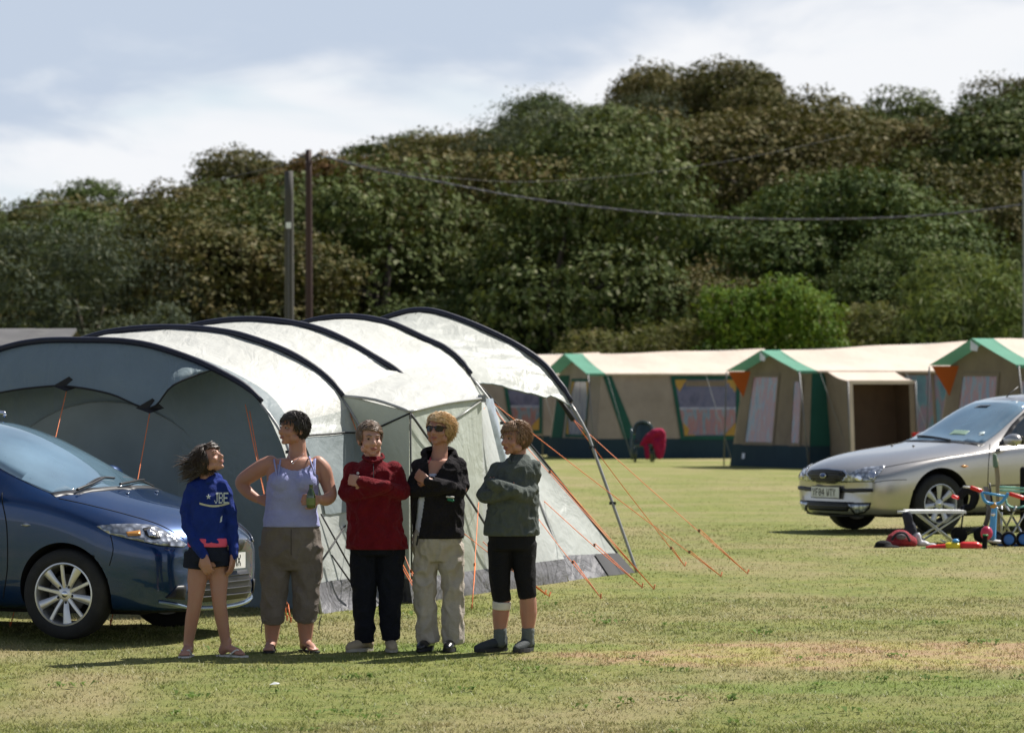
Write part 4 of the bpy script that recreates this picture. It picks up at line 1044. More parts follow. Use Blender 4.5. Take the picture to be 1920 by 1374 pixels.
class Car:
    def __init__(s, name, loc, rz, label, rows, paint, archr=0.352, wb=2.75, axz=0.318):
        s.e = thing(name, loc, label, 'car', None, rz); s.M = Matrix.Translation(loc) @ Matrix.Rotation(rz, 4, 'Z'); s.Mi = s.M.inverted()
        vs = []; K = 9
        for (x, bow, zb, ws, zs, wm, zm, wsh, zsh, wg, zg, wr, zr, zt) in rows:
            h = [(0, zb), (ws*.85, zb), (ws, zs), (wm, zm), (wsh, zsh), (wg, zg), (wr, zr), (wr*.55, zr+(zt-zr)*.72), (0, zt)]
            ring = h+[(-y, z) for y, z in h[-2:0:-1]]
            vs += [(x-bow*(abs(y)/0.88)**2, y, z) for y, z in ring]
        R = 16; n = len(rows); fs = []
        for i in range(n-1):
            for k in range(R): fs.append((i*R+k, i*R+(k+1) % R, (i+1)*R+(k+1) % R, (i+1)*R+k))
        fs.append(tuple(range(R))); fs.append(tuple((n-1)*R+k for k in range(R))[::-1])
        me = MB().add(vs, fs).mesh('hull')
        bm = bmesh.new(); bm.from_mesh(me); bmesh.ops.recalc_face_normals(bm, faces=bm.faces)
        cl = bm.edges.layers.float.get('crease_edge') or bm.edges.layers.float.new('crease_edge')
        for e in bm.edges:
            a, b = [v.index for v in e.verts]; ka, kb = a % R, b % R
            if ka == kb and ka in (4, 12): e[cl] = 0.35
            if ka == kb and ka in (5, 11): e[cl] = 0.25
        bm.to_mesh(me); bm.free()
        me = evaluated(me, [('SUBSURF', dict(levels=3, render_levels=3))])
        s.bvh = BVHTree.FromPolygons([v.co for v in me.vertices], [p.vertices[:] for p in me.polygons])
        cut = MB()
        for ax in (0.0, -wb):
            for sg in (1, -1):
                pr = [(0.0, sg*0.60), (archr, sg*0.60), (archr, sg*1.1), (0.0, sg*1.1)]
                n_ = 48; vs = []
                for k in range(n_):
                    a = 2*PI*k/n_
                    for yy in (0.60, 1.1): vs.append((ax+archr*math.cos(a), sg*yy, axz+0.01+archr*math.sin(a)))
                cut.add(vs, [(2*k, 2*((k+1) % n_), 2*((k+1) % n_)+1, 2*k+1) for k in range(n_)]+[tuple(range(0, 2*n_, 2)), tuple(range(1, 2*n_, 2))[::-1]])
        co = cut.build('cutter', None, None, False, None)
        me2 = evaluated(me, [('BOOLEAN', dict(operation='DIFFERENCE', object=co, solver='EXACT'))]); bpy.data.objects.remove(co)
        me2.materials.clear(); me2.materials.append(paint); me2.materials.append(LINER); me2.materials.append(BLACKPL)
        for p in me2.polygons:
            c = p.center; p.use_smooth = True
            ax = 0.0 if c.x > -wb/2 else -wb
            if abs(c.y) < 0.86 and (c.x-ax)**2+(c.z-axz-0.01)**2 < (archr+0.002)**2 and (abs(abs(c.y)-0.60) < 0.01 or abs(math.hypot(c.x-ax, c.z-axz-.01)-archr) < 0.004): p.material_index = 1; p.use_smooth = False
            elif c.z < 0.205: p.material_index = 2
            else: p.material_index = 0
        me2.name = 'body'; ob = bpy.data.objects.new('body', me2); COL.objects.link(ob); ob.parent = s.e; autosmooth(ob, 40); s.body = ob
        # lower dark chassis so nothing shows through under the sills
        MB().box((-wb-0.3, -0.55, 0.17), (0.45, 0.55, 0.40)).build('underbody', LINER, s.e, False, None)
    def cast(s, o, d, off):
        h = s.bvh.ray_cast(o, d)
        if h[0] is None:
            h = s.bvh.find_nearest(o+d*(-(o).dot(d)) if False else s._near(o, d)); return Vector(h[0])+Vector(h[1])*off
        nrm = Vector(h[1]);
        if nrm.dot(d) > 0: nrm = -nrm
        return Vector(h[0])+nrm*off
    def _near(s, o, d):
        t = (Vector((0, 0, 0.6))-o).dot(d); return o+d*t
    def ray_px(s, x, y):
        o = s.Mi @ Vector((0, 0, CAMH)); w = P(x, y, 30.0); d = (s.Mi @ w)-o; d.normalize(); return o, d
    def ray_top(s, x, y): return Vector((x, y, 3)), Vector((0, 0, -1))
    def ray_side(s, sg): return lambda x, z: (Vector((x, sg*3, z)), Vector((0, -sg, 0)))
    def ray_front(s, y, z): return Vector((3, y, z)), Vector((-1, 0, 0))
    def patch(s, name, m, poly, rayf, step, off=0.004, mirror=True, parent=None, thick=0.0, keep=True):
        bm = bmesh.new(); vs = [bm.verts.new((a, b, 0)) for a, b in poly]; bm.faces.new(vs)
        xs = [p[0] for p in poly]; ys = [p[1] for p in poly]
        for ax, lo, hi in ((0, min(xs), max(xs)), (1, min(ys), max(ys))):
            q = math.floor(lo/step)*step+step
            while q < hi:
                co = [0, 0, 0]; co[ax] = q; no = [0, 0, 0]; no[ax] = 1
                bmesh.ops.bisect_plane(bm, geom=bm.verts[:]+bm.edges[:]+bm.faces[:], plane_co=co, plane_no=no); q += step
        bmesh.ops.triangulate(bm, faces=[f for f in bm.faces if len(f.verts) > 4])
        for v in bm.verts:
            o, d = rayf(v.co.x, v.co.y); v.co = s.cast(o, d, off)
        me = bpy.data.meshes.new(name); bmesh.ops.recalc_face_normals(bm, faces=bm.faces)
        bm.to_mesh(me)
        obs = []
        for k in ((1, -1) if mirror else (1,)):
            me_ = me
            if k == -1:
                for v in bm.verts: v.co.y *= -1
                bmesh.ops.reverse_faces(bm, faces=bm.faces); me_ = bpy.data.meshes.new(name); bm.to_mesh(me_)
            me_.materials.append(m); me_.polygons.foreach_set('use_smooth', [True]*len(me_.polygons))
            ob = bpy.data.objects.new(name, me_); COL.objects.link(ob); ob.parent = parent or s.e; obs.append(ob)
            if keep:
                md = ob.modifiers.new('Solidify', 'SOLIDIFY'); md.thickness = 0.006; md.offset = -1
        bm.free(); return obs[0]
    def stroke(s, name, m, pts, rayf, r=0.004, off=-0.001, mirror=True, sub=8, parent=None):
        p2, _ = catmull([Vector((a, b, 0)) for a, b in pts], [1]*len(pts), sub)
        if len(p2) < 4: p2 = [p2[0].lerp(p2[-1], k/12) for k in range(13)]
        q = [s.cast(*rayf(a.x, a.y), off) for a in p2]
        MB().tube(q, r, 6).build(name, m, parent or s.e, True, None)
        if mirror: MB().tube([Vector((v.x, -v.y, v.z)) for v in q], r, 6).build(name, m, parent or s.e, True, None)
        return q
    def wheel(s, x, y, R, rim, style, steer=0.0):
        sg = 1 if y > 0 else -1
        hub = MB().lathe([(0.0, 0.03), (0.13, 0.03), (0.14, -0.03), (0.0, -0.03)], (0, 0, 0), 'y', 24).build('wheel', mat('brake_disc', (0.16, 0.15, 0.14), 0.45, 0.7), s.e, True, None)
        hub.location = (x, y, R); hub.rotation_euler = (0, 0, steer)
        w = 0.100; ty = [(rim-0.006, -w*.86), (rim+0.012, -w*.98), (R*.80, -w), (R*.93, -w*.92), (R*.985, -w*.72), (R, -w*.4), (R, w*.4), (R*.985, w*.72), (R*.93, w*.92), (R*.80, w), (rim+0.012, w*.98), (rim-0.006, w*.86)]
        autosmooth(MB().lathe(ty, (0, 0, 0), 'y', 56, True).build('tyre', RUBBER, hub, True, None), 40)
        A = ALLOY if style == 'blue' else ALLOY2
        rb = MB().lathe([(rim, sg*w*.90), (rim-.010, sg*w*.92), (rim-.018, sg*w*.78), (rim-.024, sg*w*.3), (rim-.03, -sg*w*.8), (rim, -sg*w*.86), (rim-.004, sg*w*.3)], (0, 0, 0), 'y', 56, True)
        def spoke(a, w0, w1, d0, d1, th=0.016):
            c, n_ = math.cos(a), math.sin(a); vs = []
            for (r, hw, yy) in ((0.035, w0, d0), (rim*.5, (w0+w1)/2*.92, (d0+d1)/2+.006), (rim-.014, w1, d1)):
                for (q, dy) in ((-hw, 0), (-hw*.6, th*.5), (hw*.6, th*.5), (hw, 0), (hw*.7, -th), (-hw*.7, -th)):
                    vs.append((r*c-q*n_, sg*(yy+dy), r*n_+q*c))
            fs = []
            for i in range(2):
                for k in range(6): fs.append((i*6+k, i*6+(k+1) % 6, (i+1)*6+(k+1) % 6, (i+1)*6+k))
            fs += [tuple(range(6)), tuple(range(12, 18))]; rb.add(vs, fs)
        if style == 'blue':
            for k in range(5):
                a = PI/2+0.10+k*2*PI/5; spoke(a, 0.016, 0.015, 0.056, 0.072); spoke(a+PI/5, 0.018, 0.034, 0.050, 0.070)
        else:
            for k in range(7): spoke(PI/2+k*2*PI/7, 0.020, 0.040, 0.050, 0.068)
        rb.lathe([(0.0, sg*.070), (0.030, sg*.070), (0.052, sg*.062), (0.058, sg*.04), (0.0, sg*.03)], (0, 0, 0), 'y', 24)
        autosmooth(rb.build('rim', A, hub, True, None), 35)
        nb = MB()
        for k in range(5):
            a = PI/2+0.10+PI/5+k*2*PI/5; nb.ell((0.058*math.cos(a), sg*0.060, 0.058*math.sin(a)), 0.011, None, 8, 6)
        nb.build('wheel_nuts', BLACKPL, hub, True, None)
        MB().lathe([(0, sg*.0735), (.022, sg*.0735), (.024, sg*.070)], (0, 0, 0), 'y', 20).build('centre_cap', CHROME, hub, True, None)
        return hub
ROWS_BLUE = [
 (.862, .13, .30, .50, .34, .58, .45, .56, .57, .48, .62, .33, .65, .655),
 (.855, .22, .21, .64, .26, .72, .44, .71, .62, .60, .685, .43, .71, .715),
 (.78, .27, .18, .72, .22, .80, .45, .79, .67, .69, .755, .5, .785, .80),
 (.58, .23, .18, .79, .22, .855, .50, .835, .755, .73, .845, .5, .885, .90),
 (.28, .15, .18, .82, .24, .872, .55, .862, .85, .755, .93, .5, .968, .98),
 (.04, .12, .18, .83, .25, .875, .58, .868, .91, .77, .99, .55, 1.03, 1.045),
 (-.16, .12, .18, .83, .25, .875, .60, .868, .95, .79, 1.03, .66, 1.085, 1.11),
 (-.50, .12, .18, .83, .26, .875, .62, .868, .975, .80, 1.07, .66, 1.27, 1.31),
 (-.85, .10, .18, .83, .26, .875, .63, .868, .99, .80, 1.09, .645, 1.42, 1.46),
 (-1.2, .05, .18, .83, .26, .875, .64, .868, 1.0, .80, 1.10, .635, 1.51, 1.55),
 (-2.1, .0, .18, .83, .26, .875, .65, .868, 1.03, .80, 1.12, .63, 1.54, 1.59),
 (-3.0, .0, .18, .83, .26, .875, .66, .865, 1.05, .79, 1.14, .61, 1.56, 1.60),
 (-3.38, -.03, .2, .82, .28, .87, .66, .85, 1.05, .78, 1.13, .60, 1.42, 1.47),
 (-3.58, -.08, .24, .76, .32, .82, .60, .80, 1.0, .73, 1.08, .56, 1.15, 1.18),
 (-3.64, -.10, .30, .60, .36, .66, .55, .64, .85, .55, .92, .40, .96, .98)]
ROWS_SILV = [
 (.905, .15, .27, .52, .31, .62, .42, .58, .54, .48, .585, .33, .605, .61),
 (.895, .24, .20, .66, .24, .75, .41, .73, .60, .61, .64, .43, .665, .67),
 (.82, .29, .175, .73, .21, .825, .42, .80, .64, .69, .685, .50, .715, .725),
 (.65, .26, .175, .79, .21, .875, .45, .845, .695, .73, .745, .50, .78, .79),
 (.38, .17, .175, .83, .23, .892, .50, .868, .745, .75, .80, .50, .84, .85),
 (.02, .10, .175, .84, .24, .90, .55, .882, .80, .76, .845, .50, .89, .90),
 (-.32, .09, .175, .84, .25, .90, .58, .885, .835, .765, .88, .52, .93, .94),
 (-.58, .10, .175, .84, .25, .90, .60, .885, .86, .785, .92, .64, .965, .98),
 (-.84, .11, .175, .84, .25, .90, .61, .885, .88, .795, .95, .645, 1.11, 1.14),
 (-1.18, .10, .175, .84, .25, .90, .62, .885, .90, .795, .97, .615, 1.31, 1.35),
 (-1.48, .05, .175, .84, .25, .90, .63, .885, .91, .795, .98, .585, 1.42, 1.46),
 (-2.1, .0, .175, .84, .25, .90, .64, .885, .92, .795, .99, .57, 1.45, 1.495),
 (-2.8, .0, .175, .84, .25, .90, .64, .88, .93, .79, 1.0, .56, 1.40, 1.45),
 (-3.25, -.03, .18, .83, .26, .89, .64, .875, .94, .775, 1.0, .57, 1.22, 1.27),
 (-3.55, -.06, .2, .82, .28, .87, .62, .86, .93, .75, .97, .55, 1.02, 1.04),
 (-3.74, -.12, .24, .74, .32, .80, .56, .78, .86, .66, .92, .45, .94, .95),
 (-3.79, -.12, .30, .58, .36, .64, .5, .62, .75, .5, .82, .35, .85, .86)]
def blue_car():
    Y = 29.85; loc = P(130, 1200, Y); rz = math.radians(-23)
    off = Matrix.Rotation(rz, 3, 'Z') @ Vector((0, 0.76, 0)); loc = loc+off; loc.z = ground_z(loc.x, loc.y)+0.005
    c = Car('parked_car', loc, rz, 'dark metallic blue people carrier cut by the left edge, behind the girl', ROWS_BLUE, BLUEP)
    for (x, y, st) in ((0, -.765, math.radians(3)), (0, .765, math.radians(3)), (-2.75, -.765, 0), (-2.75, .765, 0)): c.wheel(x, y, 0.318, 0.222, 'blue', st)
    px = c.ray_px
    c.patch('headlight', LAMP, [(181, 987), (200, 984), (250, 983), (288, 986), (318, 1001), (349, 1021), (343, 1026), (300, 1023), (240, 1010), (205, 1001)], px, 8, 0.005)
    c.patch('indicator_lamp', AMBER, [(236, 999), (262, 996), (264, 1005), (240, 1006)], px, 6, 0.010)
    c.patch('lamp_bezel', BLACKPL, [(268, 992), (280, 990), (296, 1000), (300, 1010), (284, 1012), (272, 1004)], px, 6, 0.009)
    c.patch('lamp_bulb_cover', CHROME, [(274, 996), (283, 994), (292, 1002), (290, 1008), (279, 1007)], px, 5, 0.012)
    ws = [(-.155, .745), (-.07, .60), (-.01, .35), (.015, 0), (-.01, -.35), (-.07, -.60), (-.155, -.745), (-.50, -.712), (-.86, -.665), (-1.11, -.60), (-1.08, -.3), (-1.07, 0), (-1.08, .3), (-1.11, .60), (-.86, .665), (-.50, .712)]
    c.patch('windscreen', GLASS, ws, c.ray_top, 0.08, 0.004, False)
    c.patch('screen_surround', BLACKPL, [(-.10, .77), (.0, .62), (.06, .35), (.085, 0), (.06, -.35), (.0, -.62), (-.10, -.77), (-.165, -.745), (-.08, -.60), (-.02, -.35), (.005, 0), (-.02, .35), (-.08, .60), (-.165, .745)], c.ray_top, 0.1, 0.003, False)
    for sg in (1, -1):
        rs_ = c.ray_side(sg)
        c.patch('side_window', GLASSD, [(-.62, 1.10), (-.80, 1.22), (-1.05, 1.38), (-1.30, 1.44), (-1.48, 1.45), (-1.48, 1.13)], rs_, 0.1, 0.004, False)
        c.patch('side_window', GLASSD, [(-1.56, 1.13), (-1.56, 1.50), (-2.45, 1.50), (-2.50, 1.15)], rs_, 0.1, 0.004, False)
        c.patch('side_window', GLASSD, [(-2.58, 1.16), (-2.55, 1.49), (-3.0, 1.46), (-3.25, 1.20)], rs_, 0.1, 0.004, False)
        c.stroke('door_gap', LINER, [(-.50, 1.02), (-.44, .80), (-.44, .50), (-.50, .28)], rs_, 0.005, -.001, False)
        c.stroke('door_gap', LINER, [(-1.50, 1.1), (-1.50, .7), (-1.50, .28)], rs_, 0.005, -.001, False)
        c.stroke('door_gap', LINER, [(-2.52, 1.1), (-2.46, .7), (-2.40, .5)], rs_, 0.005, -.001, False)
        c.patch('side_repeater', LAMP, [(-.33, .80), (-.28, .815), (-.24, .80), (-.28, .785)], rs_, 0.05, 0.006, False)
        for hx in (-1.35, -2.35): c.patch('door_handle', BLUEP, [(hx, .88), (hx+.16, .89), (hx+.16, .92), (hx, .91)], rs_, .06, .03, False)
        mb = MB().ell((-.62, sg*.99, 1.10), (.09, .13, .085), None, 16, 10).bar((-.60, sg*.84, 1.06), (-.62, sg*.97, 1.09), .03); mb.build('wing_mirror', BLUEP, c.e, True, None)
        MB().tube([(-1.3, sg*.60, 1.54), (-1.45, sg*.60, 1.585), (-2.9, sg*.59, 1.60), (-3.05, sg*.585, 1.60)], .014, 8, 3).build('roof_rail', CHROME, c.e, True, None)
    c.stroke('bonnet_gap', LINER, [(110, 934), (165, 946), (240, 965), (300, 984), (345, 1010)], px, 0.005)
    c.stroke('bumper_gap', LINER, [(207, 1003), (212, 1030), (205, 1060)], px, 0.004)
    fr = c.ray_front
    c.patch('lower_grille', BLACKPL, [(-.50, .33), (-.42, .455), (.42, .455), (.50, .33), (.40, .255), (-.40, .255)], fr, 0.08, 0.004, False)
    for z in (.29, .335, .38, .425):
        c.stroke('grille_bar', mat('grille_bar', (0.03, 0.03, 0.035), 0.35), [(-.44, z), (0, z), (.44, z)], fr, 0.006, 0.008, False)
    c.patch('upper_grille', BLACKPL, [(-.30, .655), (-.26, .60), (.26, .60), (.30, .655), (.2, .675), (-.2, .675)], fr, 0.08, 0.004, False)
    c.patch('fog_lamp_bay', BLACKPL, [(-.66, .30), (-.60, .38), (-.52, .38), (-.53, .28)], fr, 0.05, 0.005)
    c.stroke('bumper_lip', mat('bumper_lip_reflection', (0.16, 0.22, 0.30), 0.25, 0.4, coat=0.8), [(-.68, .27), (-.40, .222), (0, .21), (.40, .222), (.68, .27)], fr, 0.014, 0.008, False)  # lighter blue stroke paints a reflection along the bumper lip
    q = c.cast(*fr(0, .53), .02); pl = MB().box((q.x, -.26, .475), (q.x+.012, .26, .585)).build('number_plate', PLATE, c.e, False, None)
    t = MB(); text_boxes(t, 'EAX', Vector((q.x+.0125, .02, .492)), Vector((0, 1, 0)), Vector((0, 0, 1)), Vector((1, 0, 0)), .078); t.build('plate_lettering', INK, pl, False, None)
    # badge, washer jets and wipers
    qb = c.cast(*fr(0, .66), .01); MB().tube([(qb.x+.01+.0*k, .055*math.cos(k/16*2*PI), .675+.040*math.sin(k/16*2*PI)) for k in range(17)], .006, 6).build('badge', CHROME, c.e, True, None)
    for y in (-.22, .22): MB().ell(c.cast(*c.ray_top(.17, y), .008), (.016, .010, .008), None, 10, 6).build('washer_jet', CHROME, c.e, True, None)
    for pts in ([(-.02, -.62), (-.03, -.40), (-.10, -.08)], [(.04, -.10), (.0, .15), (-.09, .50)]):
        c.stroke('wiper', BLACKPL, pts, c.ray_top, 0.010, 0.028, False)
        c.stroke('wiper_blade', BLACKPL, [(a-.03, b) for a, b in pts[1:]]+[(pts[-1][0]-.02, pts[-1][1]+.2)], c.ray_top, 0.007, 0.012, False)
    MB().box((.03, -.25, 0), (.2, -.24, .004)) 
blue_car()
def silver_car():
    Y = 45.2; loc = P(1754, 1000, Y); rz = math.radians(210)
    loc = loc+Matrix.Rotation(rz, 3, 'Z') @ Vector((0, -0.77, 0)); loc.z = ground_z(loc.x, loc.y)+0.003
    c = Car('parked_car', loc, rz, 'champagne silver family car cut by the right edge, nose pointing left', ROWS_SILV, SILVP, 0.372, 2.754, 0.316)
    for (x, y, st) in ((0, -.775, 0), (0, .775, 0), (-2.754, -.775, 0), (-2.754, .775, 0)): c.wheel(x, y, 0.316, 0.212, 'silver', st)
    px = c.ray_px
    c.patch('headlight', LAMP, [(1575, 904), (1588, 890), (1607, 881), (1631, 876), (1660, 874), (1655, 881), (1643, 896), (1637, 904)], px, 5, 0.005)
    c.patch('lamp_reflector', CHROME, [(1604, 893), (1611, 889), (1618, 893), (1618, 900), (1611, 903), (1605, 899)], px, 4, 0.012)
    c.patch('lamp_reflector', CHROME, [(1629, 888), (1636, 883), (1643, 887), (1641, 896), (1633, 899), (1629, 894)], px, 4, 0.012)
    fr = c.ray_front
    gr = [(-.36, .625), (-.30, .555), (-.15, .535), (.15, .535), (.30, .555), (.36, .625), (.30, .658), (0, .672), (-.30, .658)]
    c.patch('grille_surround', CHROME, [(a*1.06, .605+(b-.605)*1.16) for a, b in gr], fr, 0.06, 0.006, False)
    c.patch('grille', BLACKPL, gr, fr, 0.06, 0.011, False)
    for z in (.565, .59, .615, .64): c.stroke('grille_bar', mat('grille_bar', (0.03, 0.03, 0.035), 0.35), [(-.30, z), (0, z), (.30, z)], fr, 0.004, 0.014, False)
    qb = c.cast(*fr(0, .605), .022)
    MB().ell((qb.x, 0, .607), (.008, .062, .028), None, 20, 8).build('badge', CHROME, c.e, True, None)
    MB().ell((qb.x+.004, 0, .607), (.008, .052, .021), None, 20, 8).build('badge_centre', mat('badge_blue', (0.02, 0.05, 0.2), 0.25), c.e, True, None)
    q = c.cast(*fr(0, .43), .015)
    pl = MB().box((q.x-.01, -.26, .375), (q.x+.006, .26, .487)).build('number_plate', PLATE, c.e, False, None)
    MB().box((q.x-.012, -.268, .367), (q.x+.002, .268, .495)).build('plate_holder', BLACKPL, c.e, False, None)
    t = MB(); text_boxes(t, 'YF04 WTY', Vector((q.x+.0065, -.235, .392)), Vector((0, 1, 0)), Vector((0, 0, 1)), Vector((1, 0, 0)), .078); t.build('plate_lettering', INK, pl, False, None)
    c.patch('bumper_strip', BLACKPL, [(1559, 917), (1600, 915.5), (1637, 915.5), (1637, 922), (1600, 923), (1559, 923)], px, 5, 0.010)
    c.patch('lower_intake', BLACKPL, [(-.46, .335), (-.36, .235), (.36, .235), (.46, .335)], fr, 0.07, 0.005, False)
    for z in (.26, .285, .31): c.stroke('grille_bar', MATS['grille_bar'], [(-.36, z), (0, z), (.36, z)], fr, 0.004, 0.009, False)
    c.patch('fog_lamp_bay', BLACKPL, [(1586, 942), (1634, 942), (1631, 953), (1622, 961), (1603, 965), (1592, 952)], px, 5, 0.003)
    c.patch('fog_lamp', LAMP, [(1590, 945), (1630, 945), (1627, 952), (1620, 958), (1605, 961), (1596, 951)], px, 5, 0.008)
    c.stroke('bumper_lip', BLACKPL, [(-.55, .20), (-.40, .19), (0, .185), (.40, .19), (.55, .20)], fr, 0.010, 0.004, False)
    ws = [(-.66, .715), (-.58, .60), (-.52, .35), (-.49, 0), (-.52, -.35), (-.58, -.60), (-.66, -.715), (-.95, -.655), (-1.25, -.585), (-1.42, -.53), (-1.37, -.3), (-1.35, 0), (-1.37, .3), (-1.42, .53), (-1.25, .585), (-.95, .655)]
    c.patch('windscreen', GLASS, ws, c.ray_top, 0.08, 0.004, False)
    c.patch('cowl', BLACKPL, [(-.60, .765), (-.50, .60), (-.44, .35), (-.41, 0), (-.44, -.35), (-.50, -.60), (-.60, -.765), (-.66, -.735), (-.58, -.60), (-.52, -.35), (-.49, 0), (-.52, .35), (-.58, .60), (-.66, .735)], c.ray_top, 0.1, 0.003, False)
    c.patch('sun_visor', mat('screen_band', (0.03, 0.04, 0.05), 0.1), [(-1.16, -.12), (-1.16, .10), (-1.22, .10), (-1.22, -.12)], c.ray_top, .06, .007, False)
    c.patch('tax_disc', mat('paper_disc', (0.42, 0.5, 0.5), 0.4), [(-.76, .60), (-.73, .55), (-.77, .50), (-.81, .55)], c.ray_top, .05, .007, False)
    c.patch('parking_paper', mat('paper_green', (0.25, 0.36, 0.27), 0.4), [(-.66, .10), (-.68, .36), (-.76, .34), (-.75, .08)], c.ray_top, .05, .007, False)
    for sg in (1, -1):
        rs_ = c.ray_side(sg)
        c.patch('window_surround', BLACKPL, [(-.80, .925), (-1.10, 1.155), (-1.38, 1.325), (-1.66, 1.395), (-2.0, 1.41), (-2.9, 1.33), (-3.15, 1.20), (-3.2, 1.0), (-2, .965)], rs_, 0.1, 0.006, False)
        c.patch('side_window', GLASSD, [(-.90, .95), (-1.14, 1.14), (-1.40, 1.30), (-1.66, 1.365), (-1.72, 1.37), (-1.72, .985)], rs_, 0.1, 0.016, False)
        c.patch('side_window', GLASSD, [(-1.80, .99), (-1.80, 1.37), (-2.55, 1.33), (-2.62, 1.01)], rs_, 0.1, 0.016, False)
        c.stroke('door_gap', LINER, [(-.72, .94), (-.62, .82), (-.60, .55), (-.62, .26)], rs_, 0.005, -.001, False)
        c.stroke('door_gap', LINER, [(-1.76, .98), (-1.76, .6), (-1.76, .26)], rs_, 0.005, -.001, False)
        c.stroke('side_moulding', BLACKPL, [(-.64, .50), (-1.2, .505), (-1.75, .51)], rs_, 0.007, .003, False)
        c.stroke('sill_trim', BLACKPL, [(-.50, .215), (-1.3, .215), (-2.3, .215)], rs_, 0.012, .0, False)
        for hx in (-1.62, -2.55): c.patch('door_handle', SILVP, [(hx, .80), (hx+.17, .81), (hx+.17, .84), (hx, .83)], rs_, .06, .03, False)
        c.patch('side_repeater', AMBER, [(-.34, .71), (-.28, .725), (-.24, .71), (-.28, .695)], rs_, 0.05, 0.004, False)
        mx, my = (-.84, 1.02) if sg > 0 else (-1.06, .93)                 # the far mirror is folded in
        mm = remesh(MB().ell((mx, sg*my, .985), (.075, .115, .070), None, 20, 12).box((mx-.02, sg*my-.10, .935), (mx+.04, sg*my+.09, 1.025)).ell((mx+.01, sg*(my-.04), .98), (.07, .1, .06)), 'wing_mirror', SILVP, None, 0.012, 4)
        mm.parent = c.e
        MB().bar((mx+.04, sg*.84, .945), (mx+.01, sg*(my-.04), .965), .028).build('mirror_arm', BLACKPL, c.e, True, None)
        MB().box((mx-.065, sg*my-.09, .93), (mx-.055, sg*my+.09, 1.03)).build('mirror_glass', GLASSD, c.e, False, None)
    c.stroke('bonnet_gap', LINER, [(1658, 876), (1700, 868), (1760, 858), (1832, 849)], px, 0.005)
    c.stroke('bonnet_gap', LINER, [(1533, 882), (1556, 882), (1580, 888)], px, 0.004)
    c.stroke('bumper_gap', LINER, [(1637, 905), (1660, 901), (1700, 899)], px, 0.004)
    a = c.cast(*c.ray_top(-1.50, 0), 0); MB().tube([a, a+Vector((-.06, 0, .05)), a+Vector((-.16, 0, .11))], .006, 6).build('aerial', BLACKPL, c.e, True, None)
    for y in (-.2, .2): MB().ell(c.cast(*c.ray_top(-.12, y), .006), (.016, .010, .008), None, 10, 6).build('washer_jet', BLACKPL, c.e, True, None)
    c.stroke('wiper', BLACKPL, [(-.50, .35), (-.56, .0), (-.64, -.45)], c.ray_top, 0.010, 0.015, False)
silver_car()
# ------------------------------------------------------------------ people
def skin_mat(name, col):
    m, t, b, o = newmat(name); oc = t.n('ShaderNodeTexCoord').outputs['Object']
    n = t.noise(oc, 14.0, 4, 0.6); n2 = t.noise(oc, 4.0, 3, 0.6)
    c = t.mix(t.rng(n, 0.35, 0.7, 0, 0.5), c4(col), (col[0]*1.05, col[1]*0.80, col[2]*0.74, 1))
    c = t.mix(t.rng(n2, 0.45, 0.7, 0, 0.35), c, (col[0]*0.82, col[1]*0.66, col[2]*0.6, 1))
    t.t.links.new(c, b.inputs['Base Color']); b.inputs['Roughness'].default_value = 0.5; b.inputs['Specular IOR Level'].default_value = 0.35
    b.inputs['Subsurface Weight'].default_value = 0.12; b.inputs['Subsurface Radius'].default_value = (0.02, 0.008, 0.004); b.inputs['Subsurface Scale'].default_value = 0.5
    return m
SK_A = skin_mat('skin_light', (0.41, 0.225, 0.165)); SK_B = skin_mat('skin_tanned', (0.40, 0.215, 0.155)); SK_C = skin_mat('skin_pale', (0.50, 0.30, 0.235))
def cloth(name, col, rough=0.85, var=0.12, bump=0.35, bscale=180.0, sheen=0.0, fold=0.5, dirt=None):
    m, t, b, o = newmat(name); oc = t.n('ShaderNodeTexCoord').outputs['Object']
    n = t.noise(oc, 7.0, 5, 0.65)
    c = t.mix(t.rng(n, 0.3, 0.7), c4(tuple(x*(1-var) for x in col)), c4(tuple(min(1, x*(1+var)) for x in col)))
    if dirt: c = t.mix(t.rng(t.noise(oc, 5.0, 6, 0.7), 0.5, 0.8, 0, 0.5), c, c4(dirt))
    t.t.links.new(c, b.inputs['Base Color']); b.inputs['Roughness'].default_value = rough; b.inputs['Specular IOR Level'].default_value = 0.2
    if sheen: b.inputs['Sheen Weight'].default_value = sheen; b.inputs['Sheen Roughness'].default_value = 0.45; b.inputs['Sheen Tint'].default_value = c4(tuple(min(1, x*2+.1) for x in col))
    h = t.m('ADD', t.m('MULTIPLY', t.noise(oc, bscale, 2, 0.5), 0.25), t.m('MULTIPLY', t.noise(oc, 16.0, 4, 0.6, 0.8), fold))
    bn = t.n('ShaderNodeBump', {'Height': h, 'Strength': min(1.0, bump*1.5), 'Distance': 0.035}); t.t.links.new(bn.outputs[0], b.inputs['Normal'])
    MATS[name] = m; return m
def hair_mat(name, a, b_):
    m, t, b, o = newmat(name); oc = t.n('ShaderNodeTexCoord').outputs['Object']
    n = t.noise(oc, 45.0, 4, 0.7)
    c = t.mix(t.rng(n, 0.3, 0.7), c4(a), c4(b_)); t.t.links.new(c, b.inputs['Base Color'])
    b.inputs['Roughness'].default_value = 0.42; b.inputs['Specular IOR Level'].default_value = 0.45; b.inputs['Sheen Weight'].default_value = 0.15
    return m
EYEW = mat('eye_white', (0.30, 0.26, 0.24), 0.25); IRIS = mat('iris_dark', (0.03, 0.02, 0.015), 0.15); LIP = mat('lip', (0.36, 0.13, 0.11), 0.45)
